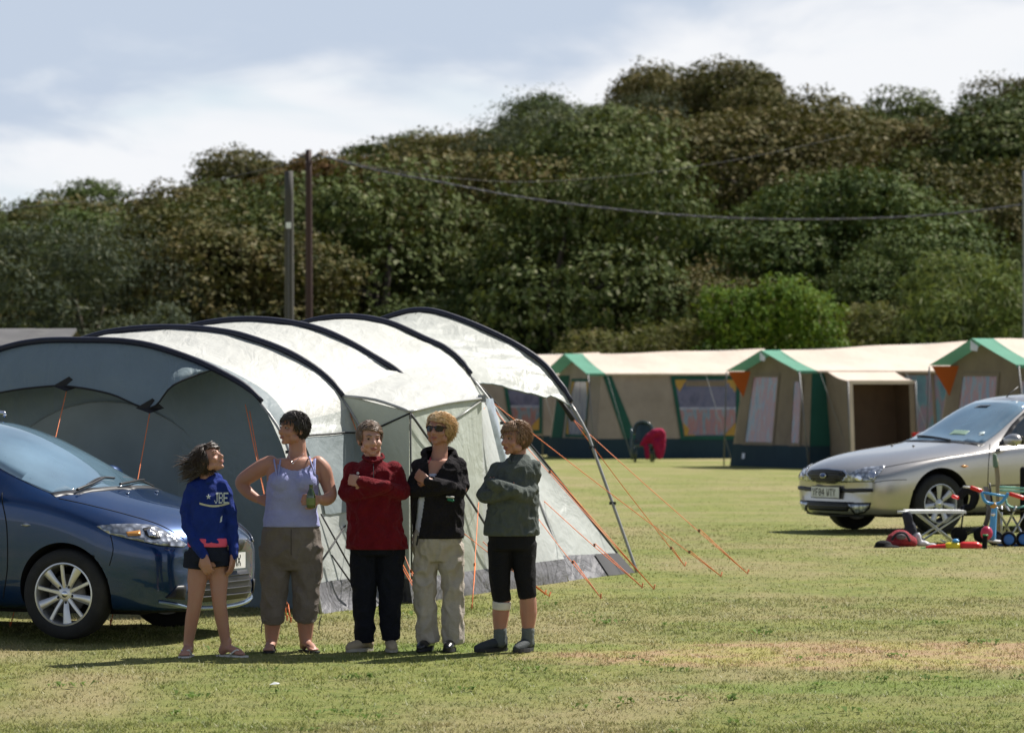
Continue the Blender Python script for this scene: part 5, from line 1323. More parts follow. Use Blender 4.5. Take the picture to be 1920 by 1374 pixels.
class Fig:
    def __init__(s, px, Y, label, skin, vox=0.0065):
        s.Y = Y; x = (px-CXP)*Y/F; s.e = thing('person', (x, Y, ground_z(x, Y)), label, 'person', 'people standing in a row')
        s.skin = skin; s.b = MB(); s.vox = vox; s.posts = []
    def J(s, px, py, dy=0.0): return P(px, py, s.Y+dy)
    def limb(s, mb, pts, rad, sub=5, seg=14): return mb.tube([s.J(*p) if not isinstance(p, Vector) else p for p in pts], rad, seg, sub, True)
    def torso(s, mb, rings, yaw=0.0, inf=0.0, seg=28, sub=4, ex=2.3):
        """rings: (px, py, half width px, half depth m, dy)"""
        R = [[s.J(r[0], r[1], r[4] if len(r) > 4 else 0.0), r[2]*s.Y/F+inf, r[3]+inf] for r in rings]
        pts = [r[0] for r in R]; pz, _ = catmull(pts, [0]*len(pts), sub)
        _, w = catmull(pts, [r[1] for r in R], sub); _, d = catmull(pts, [r[2] for r in R], sub)
        ca, sa = math.cos(yaw), math.sin(yaw); vs = []; n = len(pz)
        for c, a, b in zip(pz, w, d):
            for k in range(seg):
                t = 2*PI*k/seg; cx = math.copysign(abs(math.cos(t))**(2/ex), math.cos(t))*a; cy = math.copysign(abs(math.sin(t))**(2/ex), math.sin(t))*b
                vs.append(c+Vector((cx*ca-cy*sa, cx*sa+cy*ca, 0)))
        fs = [(i*seg+k, i*seg+(k+1) % seg, (i+1)*seg+(k+1) % seg, (i+1)*seg+k) for i in range(n-1) for k in range(seg)]
        fs += [tuple(range(seg))[::-1], tuple((n-1)*seg+k for k in range(seg))]
        mb.add(vs, fs)
    def head(s, px, py, dy, yaw, pitch, h=0.225, roll=0.0):
        """yaw degrees: 0 faces the camera, + turns towards the right of the picture; pitch + looks up"""
        c = s.J(px, py, dy); k = h/0.225
        Rm = Matrix.Rotation(math.radians(yaw), 3, 'Z') @ Matrix.Rotation(math.radians(-pitch), 3, 'X') @ Matrix.Rotation(math.radians(roll), 3, 'Y')
        s.hc = c; s.R = Rm; s.hk = k
        f = lambda x, y, z: c+Rm @ Vector((x*k, y*k, z*k))       # y negative = face side
        s.hf = f; b = s.b; sc = lambda *r: tuple(q*k for q in r)
        b.ell(f(0, .014, .030), sc(.074, .092, .084), Rm, 24, 18)      # cranium
        b.ell(f(0, -.030, -.010), sc(.062, .060, .078), Rm, 20, 14)    # face
        b.ell(f(0, -.040, -.066), sc(.041, .043, .036), Rm, 16, 12)    # jaw
        b.ell(f(0, -.070, -.090), sc(.020, .019, .017), Rm, 12, 8)     # chin
        for sg in (1, -1):
            b.ell(f(sg*.040, -.058, -.026), sc(.026, .026, .024), Rm, 12, 8)    # cheeks
            b.ell(f(sg*.077, .014, -.008), sc(.009, .019, .031), Rm, 12, 8)      # ears
            b.ell(f(sg*.048, -.018, -.060), sc(.022, .040, .028), Rm, 12, 8)
        b.ell(f(0, -.070, .030), sc(.048, .020, .012), Rm, 14, 8)       # brow
        b.tube([f(0, -.082, .020), f(0, -.096, -.006), f(0, -.106, -.024), f(0, -.095, -.032)], [.009*k, .011*k, .014*k, .012*k], 10, 3, True)
        for sg in (1, -1): b.ell(f(sg*.013, -.090, -.028), sc(.009, .010, .008), Rm, 8, 6)
        b.ell(f(0, -.084, -.052), sc(.022, .012, .006), Rm, 12, 6); b.ell(f(0, -.083, -.062), sc(.020, .012, .006), Rm, 12, 6)
        Ri = Rm.transposed()
        def post(p):
            q = Ri @ (p-c)/k
            if abs(q.x) < .09 and -.13 < q.z < .14 and q.y < -.02:
                dn = 0.0
                for sg in (1, -1): dn += .013*math.exp(-(((q.x-sg*.033)/.017)**2+((q.z-.008)/.011)**2))
                dn += .004*math.exp(-((q.x/.026)**2+((q.z+.057)/.0035)**2))
                dn += .004*math.exp(-((q.x/.03)**2+((q.z+.076)/.008)**2))
                return p+Rm @ Vector((0, dn*k, 0))
            return p
        s.posts.append(post)
    def face(s, brow, glasses=False, closed=False, lips=LIP):
        f, Rm, k = s.hf, s.R, s.hk
        if not glasses:
            for sg in (1, -1):
                e = MB().ell(f(sg*.033, -.0735, .008), (.0120*k, .0095*k, (.0030 if closed else .0062)*k), Rm, 14, 10).build('eye', EYEW, s.e, True)
                MB().ell(f(sg*.033-.002, -.0815, .008), (.0066*k, .0035*k, (.002 if closed else .0054)*k), Rm, 10, 8).build('iris', IRIS, e, True)
                MB().tube([f(sg*.020, -.0815, .012), f(sg*.033, -.085, .0185), f(sg*.047, -.077, .012)], [.0022*k]*3, 6, 4).build('eyelid', s.skin, s.e, True)
        for sg in (1, -1):
            MB().tube([f(sg*.016, -.0895, .027), f(sg*.033, -.088, .034), f(sg*.052, -.073, .028)], [.003*k, .0038*k, .002*k], 6, 4).build('eyebrow', brow, s.e, True)
        MB().tube([f(-.025, -.088, -.0565), f(-.009, -.0965, -.053), f(0, -.096, -.055), f(.009, -.0965, -.053), f(.025, -.088, -.0565)], [.0015*k, .004*k, .0035*k, .004*k, .0015*k], 8, 4).tube([f(-.022, -.088, -.060), f(0, -.096, -.0635), f(.022, -.088, -.060)], [.0015*k, .0055*k, .0015*k], 8, 4).build('lips', lips, s.e, True)
    def hair(s, m, length=0.05, seed=1, vol=1.0, flow=None, n=650, wid=0.003, fringe=0.055, nape=-.06, wild=0.35, back=1.0):
        """scalp cap plus many tapering locks; flow: world direction the locks bend towards"""
        f, Rm, k = s.hf, s.R, s.hk; rs = random.Random(seed); c0 = Vector((0, .016, .034)); R = Vector((.078, .096, .088))*(1+(vol-1)*.55); wild *= .5
        fl = (Rm.transposed() @ Vector(flow)) if flow else Vector((0, 0, 0))
        def inside(d):                                                     # face opening
            p = c0+Vector((d.x*R.x, d.y*R.y, d.z*R.z))
            if p.y < -.035: return p.z > fringe
            if p.y < .030: return p.z > (.010 if abs(p.x) > .05 else fringe) - (.03 if p.y > .005 else 0)
            return p.z > nape
        mb = MB(); cap = MB().ell((0, 0, 0), (1, 1, 1), None, 56, 40); keep = []
        vs = []
        for v in cap.v:
            d = Vector(v); q = .985+.03*noise.noise(d*4+Vector((seed, 0, 0)))
            vs.append(f(*(c0+Vector((d.x*R.x, d.y*R.y, d.z*R.z))*q)))
        fs = [fc for fc in cap.f if all(inside(Vector(cap.v[i])) for i in fc)]
        mb.add(vs, fs); root = mb.build('hair', m, s.e, True)
        lk = MB(); cnt = 0
        while cnt < n*2.6:
            d = Vector((rs.gauss(0, 1), rs.gauss(0, 1), rs.gauss(0, 1))).normalized()
            if not inside(d): continue
            cnt += 1; p = c0+Vector((d.x*R.x, d.y*R.y, d.z*R.z))*.97
            g = Vector((0, .25 if d.z > .5 else 0.0, -1.0)); g += Vector((rs.gauss(0, wild), rs.gauss(0, wild), rs.gauss(0, wild)*.6))
            if p.y < -.02 and d.z > .3: g = Vector((rs.gauss(0, .2), -.35, .0))+Vector((.8 if seed % 2 else -.8, 0, 0))
            g = g-d*(g.dot(d)); g = g.normalized() if g.length > 1e-4 else Vector((0, 0, -1))
            L = length*rs.uniform(.75, 1.1)*(1.0 if p.y < .02 else back); pts = [p]; q = p.copy(); dirv = (g+d*.12).normalized()
            for i in range(5):
                q = q+dirv*(L/5); dirv = (dirv+fl*(.35)*(i+1)/5+Vector((0, 0, -.10))+Vector((rs.gauss(0, .05), rs.gauss(0, .05), rs.gauss(0, .05)))).normalized()
                e = q-c0; rr = math.sqrt((e.x/R.x)**2+(e.y/R.y)**2+(e.z/R.z)**2)
                if rr < 1.02: q = c0+e*(1.03/rr)
                pts.append(q.copy())
            lk.tube([f(*w_) for w_ in pts], [min(wid, .0032)*k*x for x in (.8, 1.1, 1.15, .95, .6, .12)], 3)
        lk.build('hair_locks', m, root, True)
    def hand(s, mb, W, D, N, curl=0.35, L=0.17, thumb=1, spread=0.10, r=0.0082):
        """W wrist, D palm direction, N palm normal (side the fingers curl to), thumb side sign along D x N"""
        D = D.normalized(); N = (N-D*N.dot(D)).normalized(); S = D.cross(N).normalized()*thumb; pl = L*.52
        for i, (o, fl) in enumerate(((.030, .46), (.010, .50), (-.010, .47), (-.029, .38))):
            kn = W+D*pl+S*o*1.05; mb.tube([W+S*o*.55+D*.008, W+D*pl*.55+S*o*.85+N*(-.003), kn], [.014, .0135, .0115], 8, 2, True)
            p = kn; a = curl*.7; d = (D+S*o*spread*8).normalized(); seg = L*fl
            pts = [p]
            for j, q in enumerate((.45, .32, .23)):
                dd = (d*math.cos(a)+N*math.sin(a)).normalized(); p = p+dd*seg*q; pts.append(p); a += curl
            mb.tube(pts, [r*1.1, r, r*.93, r*.8], 8, 2, True)
        t0 = W+D*.022+S*.022; t1 = t0+(D*.55+S*.75+N*.35).normalized()*.038; t2 = t1+(D*.85+S*.25+N*.5).normalized()*.030; t3 = t2+(D*.9+N*.4).normalized()*.022
        mb.tube([t0, t1, t2, t3], [.014, .011, .0098, .008], 8, 2, True)
    def bare_foot(s, mb, A, dirv, L=0.235):
        """A ankle point; foot rests on the ground"""
        d = Vector((dirv[0], dirv[1], 0)).normalized(); S = Vector((-d.y, d.x, 0)); g = ground_z(A.x, A.y)+.014; H = Vector((A.x, A.y, g))-d*.055
        mb.tube([A+Vector((0, 0, .02)), Vector((A.x, A.y, g+.055))-d*.012, H+d*.02+Vector((0, 0, .024))], [.036, .036, .029], 12, 3, True)
        mb.tube([H+d*.03+Vector((0, 0, .026)), H+d*L*.35+Vector((0, 0, .040)), H+d*L*.6+Vector((0, 0, .026)), H+d*L*.80+Vector((0, 0, .014))], [.028, .033, .034, .022], 12, 3, True, flat=(Vector((0, 0, 1)), .75))
        for i, o in enumerate((-.028, -.010, .005, .018, .030)):
            mb.tube([H+d*L*.70+S*o*.9+Vector((0, 0, .010)), H+d*(L*(.96-.03*i))+S*o+Vector((0, 0, .006))], [.012, .0085], 8, 2, True)
        return H, d, S
    def sandal(s, H, d, S, m, strapm, L=0.25):
        base = H-Vector((0, 0, .016))
        pts = [(-.020, .0), (-.012, .028), (.06, .030), (.13, .036), (.20, .040), (L-.015, .028), (L, .0), (L-.015, -.028), (.20, -.038), (.13, -.032), (.06, -.030), (-.012, -.028)]
        mb = MB(); slab(mb, [base+d*a+S*b+Vector((0, 0, .001)) for a, b in pts], (0, 0, 1), .011); sh = mb.build('sandal', m, s.e)
        z = Vector((0, 0, 1)); t = base+d*(L*.72)+z*.032
        MB().tube([base+d*.10+S*.036+z*.012, base+d*.15+S*.026+z*.050, t+z*.004], [.006]*3, 6, 4).tube([base+d*.10-S*.034+z*.012, base+d*.15-S*.024+z*.050, t+z*.004], [.006]*3, 6, 4).build('strap', strapm, sh, True)
    def shoe(s, A, dirv, m, solem, L=0.265, W=0.046, hi=0.075, lace=None):
        d = Vector((dirv[0], dirv[1], 0)).normalized(); S = Vector((-d.y, d.x, 0)); g = ground_z(A.x, A.y); H = Vector((A.x, A.y, g))-d*.065; z = Vector((0, 0, 1))
        mb = MB(); mb.tube([H+d*.025+z*.052, H+d*.08+z*.060, H+d*.14+z*.048, H+d*.20+z*.036, H+d*(L-.030)+z*.030], [.036, .040, .040, .038, .026], 14, 4, True, flat=(z, .88))
        mb.tube([H+d*.045+z*.05, H+d*.050+z*hi], [.038, .037], 14, 2, False); mb.tube([H+d*.02+z*.035, H+d*.015+z*hi], [.030, .026], 12, 2, True)
        sh = remesh(mb, 'shoe', m, s.e, 0.006, 3)
        sb = MB(); n = 20; ring = []
        for k in range(n):
            a = 2*PI*k/n; x = math.cos(a); y = math.sin(a); w = W*(.78 if x < 0 else 1.0); ring.append(H+d*(L*.5-.012+x*(L*.5+.004))+S*y*w)
        slab(sb, [p+z*.002 for p in ring], (0, 0, 1), .024); sb.build('sole', solem, sh)
        if lace:
            lb = MB()
            for k in range(4): q = H+d*(.105+.026*k)+z*(.088-.010*k); lb.tube([q-S*.024-z*.008, q+z*.002, q+S*.024-z*.008], .004, 5, 3)
            lb.build('laces', lace, sh, True)
    def finish_body(s, shrink=()):
        def post(p):
            for f in s.posts: p = f(p)
            return p
        ob = remesh(s.b, 'body', s.skin, s.e, s.vox, 3, post=post, sfac=0.5)
        me = ob.data; n = len(me.vertices)                                # skin under the clothes sits a little inside them
        co = np.empty(n*3, 'f'); no = np.empty(n*3, 'f'); me.vertices.foreach_get('co', co); me.vertices.foreach_get('normal', no)
        co = co.reshape(-1, 3); no = no.reshape(-1, 3); w = co+np.array(s.e.location, 'f'); py = HYP+(CAMH-w[:, 2])*F/w[:, 1]
        for (y0, y1, amt, keep) in shrink:
            k = np.clip(np.minimum((py-y0)/8, (y1-py)/8), 0, 1)
            for c in keep: k = k*np.clip((np.linalg.norm(w-np.array(c, 'f'), axis=1)-.10)/.03, 0, 1)
            co -= no*(amt*k)[:, None]
        me.vertices.foreach_set('co', co.reshape(-1))
        me.update(); return ob
    def garment(s, mb, name, m, vox=0.008, sm=3, disp=(0.008, (9, 9, 5), 3.0), cut=None, parent=None):
        return remesh(mb, name, m, parent or s.e, vox, sm, disp, cut)
WHITEF = mat('sandal_white', (0.6, 0.58, 0.56), 0.5); SOLED = mat('sole_dark', (0.02, 0.02, 0.022), 0.7); SOLEW = mat('sole_pale', (0.35, 0.32, 0.27), 0.7)
HB = lambda s: s.Y/F
def girl():
    f = Fig(388, 28.85, 'girl in a royal blue hooded top and dark shorts looking up to the right', SK_A); J = f.J
    f.head(393, 862, -.02, 62, 27, 0.208)
    b = f.b
    f.limb(b, [(389, 878, .0), (388, 900, .01), (388, 925, .02)], [.047, .048, .06])
    f.torso(b, [(388, 915, 25, .075), (388, 950, 27, .09), (388, 990, 25, .085), (390, 1030, 33, .10), (390, 1062, 33, .10)])
    legs = [([(374, 1045), (370, 1085, -.01), (366, 1125, -.02), (360, 1160, .0), (353, 1205, .02)], [.074, .068, .050, .047, .033]), ([(407, 1045), (410, 1085), (411, 1125, -.02), (416, 1160), (423, 1203, .02)], [.074, .066, .049, .046, .033])]
    for p, r in legs: f.limb(b, p, r)
    H1 = f.bare_foot(b, J(353, 1212, .02), (-.15, -1), .215); H2 = f.bare_foot(b, J(425, 1208, .02), (.85, -.5), .215)
    f.hand(b, J(382, 1040, -.13), Vector((.25, -.25, -1)), Vector((.5, 1, .1)), .45, .15, -1)
    f.hand(b, J(436, 1040, -.04), Vector((-.05, -.1, -1)), Vector((-1, .3, 0)), .4, .15, 1)
    f.finish_body([(905, 1055, .012, (J(382, 1055, -.12), J(436, 1055, -.05)))]); f.face(hair_dark, closed=True)
    hb = MB(); T = [(387, 897, 16, .060, .02), (387, 908, 27, .082, .01), (388, 935, 32, .105), (388, 970, 33, .112), (389, 1000, 35, .115), (390, 1015, 38, .118), (390, 1019, 37, .115)]
    f.torso(hb, T)
    f.limb(hb, [(364, 914, .0), (354, 945, .0), (351, 975, -.02), (362, 1010, -.08), (381, 1040, -.125)], [.055, .052, .047, .042, .034], 5)
    f.limb(hb, [(415, 912, .0), (428, 945, .0), (433, 980, -.01), (436, 1010, -.02), (437, 1042, -.035)], [.054, .050, .045, .040, .033], 5)
    hb.tube([J(372, 893, .03), J(366, 901, .07), J(388, 905, .11), J(408, 901, .07), J(404, 893, .02), J(390, 903, -.075)], [.030, .040, .048, .038, .028, .018], 12, 4, True)   # hood
    top = f.garment(hb, 'hoodie', cloth('hoodie_blue', (0.011, 0.030, 0.19), 0.85, 0.15, 0.6), disp=(.019, (12, 12, 9), 2))
    # chest print: star and raised letters over a swoosh
    bv = BVHTree.FromPolygons([v.co+f.e.location for v in top.data.vertices], [p.vertices[:] for p in top.data.polygons])
    def onto(px, py, off=.004):
        o = Vector((0, 0, CAMH)); d = (P(px, py, 28.0)-o).normalized(); h = bv.ray_cast(o, d); return Vector(h[0])-d*off if h[0] else J(px, py, -.12)
    prm = cloth('print_white', (0.55, 0.60, 0.62), 0.6)
    st = MB(); st.poly([onto(391+(5.2 if k % 2 == 0 else 2.2)*math.sin(k*PI/5), 931-(5.6 if k % 2 == 0 else 2.3)*math.cos(k*PI/5)) for k in range(10)]); st.build('star_print', prm, top, origin=f.e.location)
    lt = MB()
    for ch, x0, w in (('J', 402, 7), ('B', 410, 8), ('E', 419, 9)):
        bits = FONT5[ch]
        for r in range(7):
            for k in range(5):
                if bits[r*5+k] == '1':
                    a, c = x0+k*w/5, 923+r*2.9; lt.quad(onto(a, c), onto(a+w/5+.2, c), onto(a+w/5+.2, c+3), onto(a, c+3))
    lt.build('letter_print', prm, top, origin=f.e.location)
    sw = MB()
    for k in range(14):
        x = 374+k*4; y = lambda q: 943+5.0*math.sin((q-374)/54*PI); sw.quad(onto(x, y(x)-1.3), onto(x+4.1, y(x+4.1)-1.3), onto(x+4.1, y(x+4.1)+2.3), onto(x, y(x)+2.3))
    sw.build('swoosh_print', cloth('print_cream', (0.52, 0.50, 0.36), 0.6), top, origin=f.e.location)
    MB().quad(onto(414, 969), onto(417, 966), onto(416, 977), onto(412, 980)).build('pocket_print', prm, top, origin=f.e.location)
    ub = MB(); f.torso(ub, [(390, 1008, 37, .118), (390, 1016, 38, .12), (390, 1025, 38, .12)]); f.garment(ub, 'undershirt', cloth('undershirt_pink', (0.75, 0.10, 0.17), 0.7), disp=(.005, (9, 9, 9), 1))
    sb = MB(); f.torso(sb, [(390, 1019, 36, .114), (390, 1040, 38, .12), (390, 1052, 38, .12)])
    sb.tube([J(372, 1035), J(369, 1066)], [.095, .094], 18, 2); sb.tube([J(408, 1035), J(411, 1062)], [.095, .092], 18, 2)
    f.garment(sb, 'shorts', cloth('shorts_navy', (0.010, 0.013, 0.026), 0.8), disp=(.008, (12, 12, 12), 5))
    f.hair(hair_dark, .085, 3, 1.03, (-1, .25, -.25), 650, .006, .062, -.075, .3, 1.15)
    rs = random.Random(5); lk = MB()
    for k in range(520):                                                       # hair streaming to the left in the wind
        p0 = f.hf(rs.uniform(-.06, .05), rs.uniform(.035, .105), rs.uniform(-.07, .06)); L = rs.uniform(.08, .17); pts = [p0]
        v = Vector((-1, rs.gauss(0, .25), rs.gauss(-.45, .28)))
        for i in range(5): pts.append(pts[-1]+v.normalized()*L/5); v += Vector((-.12, 0, rs.gauss(.03, .14)))
        lk.tube(pts, [.0025, .003, .003, .0025, .002, .0005], 3)
    lk.build('blown_hair', hair_dark, f.e, True)
    for H in (H1, H2): f.sandal(*H, WHITEF, WHITEF, .23)
hair_dark = hair_mat('hair_dark_brown', (0.022, 0.011, 0.007), (0.055, 0.028, 0.016))
def tank_woman():
    f = Fig(545, 29.2, 'woman in a pale lilac strappy top with her hand on her hip, holding a bottle', SK_B); J = f.J
    f.head(549, 805, -.01, -52, 3, 0.224)
    b = f.b
    f.limb(b, [(557, 826, .02), (558, 846, .02), (556, 872, .02)], [.058, .060, .085])
    f.torso(b, [(553, 859, 30, .065), (552, 866, 46, .085), (550, 885, 50, .115), (548, 915, 48, .125, -.01), (546, 955, 47, .12), (546, 985, 47, .125), (546, 1015, 48, .13), (546, 1045, 40, .11)])
    for sg in (-1, 1): b.ell(J(550+sg*21, 904, -.085), (.080, .075, .075))
    f.limb(b, [(507, 869, .0), (492, 876, .01), (470, 890, .04), (453, 904, .07), (464, 922, .05), (482, 935, .02)], [.058, .058, .055, .047, .041, .030])
    f.hand(b, J(484, 936, .0), Vector((1, .15, -.25)), Vector((.4, .9, -.5)), .3, .16, 1)
    f.limb(b, [(596, 869, .0), (607, 882, .0), (614, 905, .0), (620, 928, -.03), (611, 937, -.10), (600, 936, -.16)], [.055, .056, .050, .044, .042, .030])
    f.hand(b, J(600, 937, -.165), Vector((-1, -.35, .05)), Vector((-.1, 1, -.1)), .75, .155, 1, .05)
    for p, r in (([(519, 1030), (516, 1085, -.01), (513, 1130, .0), (511, 1170, .02), (509, 1203, .03)], [.115, .088, .068, .058, .040]), ([(573, 1030), (573, 1085, -.01), (573, 1130), (573, 1170, .02), (573, 1203, .03)], [.115, .088, .068, .058, .040])): f.limb(b, p, r)
    H1 = f.bare_foot(b, J(509, 1203, .03), (-.1, -1), .235); H2 = f.bare_foot(b, J(573, 1203, .03), (.45, -.9), .235)
    f.finish_body([(990, 1155, .014, ())])
    hd = hair_mat('hair_near_black', (0.010, 0.007, 0.006), (0.030, 0.018, 0.013)); f.face(hd)
    lil = cloth('top_lilac', (0.32, 0.335, 0.58), 0.8, .08, .5)
    t = MB(); f.torso(t, [(551, 866, 36, .100, -.002), (551, 876, 42, .112, -.003), (550, 893, 48, .128, -.008), (548, 920, 49, .134, -.012), (546, 955, 48.5, .130), (546, 975, 53, .146), (546, 987, 55, .152)])
    for sg in (-1, 1): t.ell(J(550+sg*21, 904, -.090), (.086, .078, .080))
    tk = f.garment(t, 'vest_top', lil, disp=(.009, (5, 5, 12), 4), cut=lambda p, n: pxy(p)[1] < 866+(16 if p.y < f.Y+.02 else 8)*max(0, 1-((pxy(p)[0]-552)/36)**2) or (pxy(p)[1] < 884 and abs(pxy(p)[0]-552) > 32+(pxy(p)[1]-866)*.75))
    for xa, ya, xb, yb in ((514, 862, 519, 893), (591, 861, 590, 892), (589, 862, 588, 890), (580, 857, 590, 889), (526, 862, 521, 893)):
        MB().tube([J(xa+2, ya+2, .02), J(xa, ya, -.055), J((xa+xb)/2, (ya+yb)/2, -.118), J(xb, yb, -.145)], .006, 6, 4).build('shoulder_strap', lil, tk, True, f.e.location)
    MB().tube([J(541, 850, -.03), J(545, 862, -.085), J(549, 868, -.105), J(556, 862, -.09), J(570, 850, -.03)], .0018, 5, 5).ell(J(549, 869, -.108), .006).build('necklace', CHROME, f.e, True)
    tr = cloth('capri_brown', (0.17, 0.142, 0.125), 0.85, .12, .6)
    s_ = MB(); f.torso(s_, [(546, 980, 48, .130), (546, 995, 54, .146), (546, 1022, 56, .152), (546, 1050, 50, .138), (546, 1068, 40, .105)])
    s_.tube([J(518, 1025), J(515, 1085, -.01), J(512, 1140), J(511, 1166, .02)], [.118, .098, .087, .084], 20, 3); s_.tube([J(574, 1025), J(574, 1085, -.01), J(573, 1140), J(572, 1162, .02)], [.118, .098, .086, .082], 20, 3)
    s_.box(J(488, 1085, -.06), J(496, 1050, .06)); s_.box(J(597, 1085, -.06), J(604, 1052, .06))
    cp = f.garment(s_, 'capri_trousers', tr, sm=6, disp=(.022, (9, 9, 6), 6))
    for x, y in ((489, 1176), (597, 1170)): MB().tube([J(x+6, y-16, -.09), J(x+2, y-4, -.1), J(x+1, y+10, -.1)], .004, 5, 3).build('drawstring', tr, cp, True, f.e.location)
    MB().tube([J(546, 992, -.158), J(546, 1025, -.165), J(546, 1040, -.15)], .003, 5, 3).build('fly_seam', cloth('seam_brown', (0.07, 0.055, 0.05)), cp, True, f.e.location)
    f.hair(hd, .045, 8, 1.12, (.3, .2, -.4), 750, .006, .060, -.085, .4, 1.3)
    for H in (H1, H2): f.sandal(*H, SOLED, mat('strap_brown', (0.05, 0.02, 0.02), 0.5), .25)
    # the bottle is held, so it is a thing of its own
    c = J(583, 938, -.215); e = thing('bottle', c+Vector((0, 0, -.055)), 'small green glass beer bottle held by the woman in the lilac top', 'bottle')
    gm = mat('bottle_green_glass', (0.045, 0.075, 0.012), 0.06, spec=0.9, coat=1.0, trans=0.25)
    tl = Matrix.Rotation(math.radians(-4), 3, 'Y')
    MB().lathe([(0, -.052), (.028, -.052), (.031, -.045), (.031, .030), (.026, .050), (.014, .078), (.0115, .098), (.014, .100), (.014, .108), (.010, .109), (0, .109)], c, 'z', 24).build('glass', gm, e, True)
    MB().lathe([(.0316, -.030), (.0316, .018)], c, 'z', 24).build('paper_label', mat('bottle_label', (0.16, 0.20, 0.06), 0.5), e, True)
def crossed(f, b, shL, shR, elL, elR, waL, waR, r, hands=True):
    f.limb(b, [shL, ((shL[0]*.5+elL[0]*.5), (shL[1]+elL[1])/2, -.01), elL, ((elL[0]+waL[0])/2, (elL[1]+waL[1])/2+1, (elL[2]+waL[2])/2-.02), waL], [r*1.08, r, r*.92, r*.85, r*.70], 5)
    f.limb(b, [shR, ((shR[0]*.5+elR[0]*.5), (shR[1]+elR[1])/2, -.01), elR, ((elR[0]+waR[0])/2, (elR[1]+waR[1])/2+1, (elR[2]+waR[2])/2-.02), waR], [r*1.08, r, r*.92, r*.85, r*.70], 5)
def red_woman():
    f = Fig(705, 29.2, 'older woman with short hair, arms folded, in a dark red fleece and black trousers', SK_C); J = f.J
    f.head(694, 824, -.01, 18, -2, 0.226); b = f.b
    f.limb(b, [(697, 840, .02), (698, 858, .02), (699, 880, .02)], [.056, .058, .08])
    f.torso(b, [(699, 874, 30, .08), (699, 890, 44, .11), (701, 930, 47, .13), (704, 980, 48, .14), (706, 1015, 46, .13), (706, 1042, 36, .10)])
    crossed(f, b, (662, 880, 0), (737, 880, 0), (648, 925, -.05), (755, 922, -.05), (718, 909, -.19), (682, 902, -.18), .045)
    f.hand(b, J(680, 902, -.185), Vector((-.9, .45, .1)), Vector((.3, 1, 0)), .45, .145, 1, .02)
    f.hand(b, J(716, 908, -.11), Vector((.55, 1, .1)), Vector((-.5, 1, 0)), .3, .13, 1, .02)
    for x in (686, 732): f.limb(b, [(x, 1035), (x, 1110, -.01), (x, 1198, .02)], [.10, .07, .042])
    f.finish_body([(870, 1195, .014, (J(665, 901, -.19),))]); hm = hair_mat('hair_greying_auburn', (0.10, 0.065, 0.045), (0.26, 0.17, 0.12)); f.face(hm)
    red = cloth('fleece_red', (0.125, 0.005, 0.010), 0.95, .18, .7, 120, .5); t = MB()
    f.torso(t, [(699, 855, 15, .062, .01), (699, 862, 18, .068, .01), (699, 872, 32, .09), (699, 888, 48, .122), (700, 930, 50, .145), (703, 975, 52, .155), (706, 1010, 56, .165), (707, 1029, 58, .168)])
    crossed(f, t, (662, 882, 0), (738, 881, 0), (651, 927, -.05), (754, 923, -.05), (724, 911, -.20), (680, 903, -.19), .060)
    fl = f.garment(t, 'fleece', red, disp=(.024, (11, 11, 10), 9))
    MB().tube([J(684, 852, .03), J(681, 858, -.03), J(694, 864, -.078), J(699, 866, -.080)], .010, 6, 4).tube([J(716, 851, .03), J(719, 858, -.03), J(707, 864, -.078), J(700, 867, -.080)], .010, 6, 4).build('collar', red, fl, True, f.e.location)
    MB().tube([J(700, 868, -.088), J(700, 884, -.128), J(700, 900, -.148)], .003, 5, 3).build('zip', SOLED, fl, True, f.e.location)
    MB().ell(J(671, 887, -.118), (.010, .004, .010)).build('logo_patch', WHITEF, fl, True, f.e.location)
    nv = cloth('trousers_black', (0.008, 0.009, 0.015), 0.9, .15, .5); s_ = MB(); f.torso(s_, [(706, 1000, 48, .14), (706, 1018, 50, .145), (707, 1040, 46, .135)])
    s_.tube([J(684, 1025), J(682, 1100, -.01), J(684, 1170), J(685, 1202, .015)], [.105, .086, .072, .070], 20, 3); s_.tube([J(731, 1025), J(733, 1100, -.01), J(731, 1170), J(731, 1198, .015)], [.105, .086, .070, .066], 20, 3)
    f.garment(s_, 'trousers', nv, disp=(.020, (10, 10, 6), 1))
    f.hair(hm, .040, 5, 1.07, (-.3, .3, .2), 650, .0055, .066, -.055, .5)
    bg = cloth('shoe_beige', (0.36, 0.29, 0.20), 0.8); f.shoe(J(684, 1205, .03), (-.75, -.8), bg, SOLEW, .25); f.shoe(J(732, 1202, .03), (.12, -1), bg, SOLEW, .25)
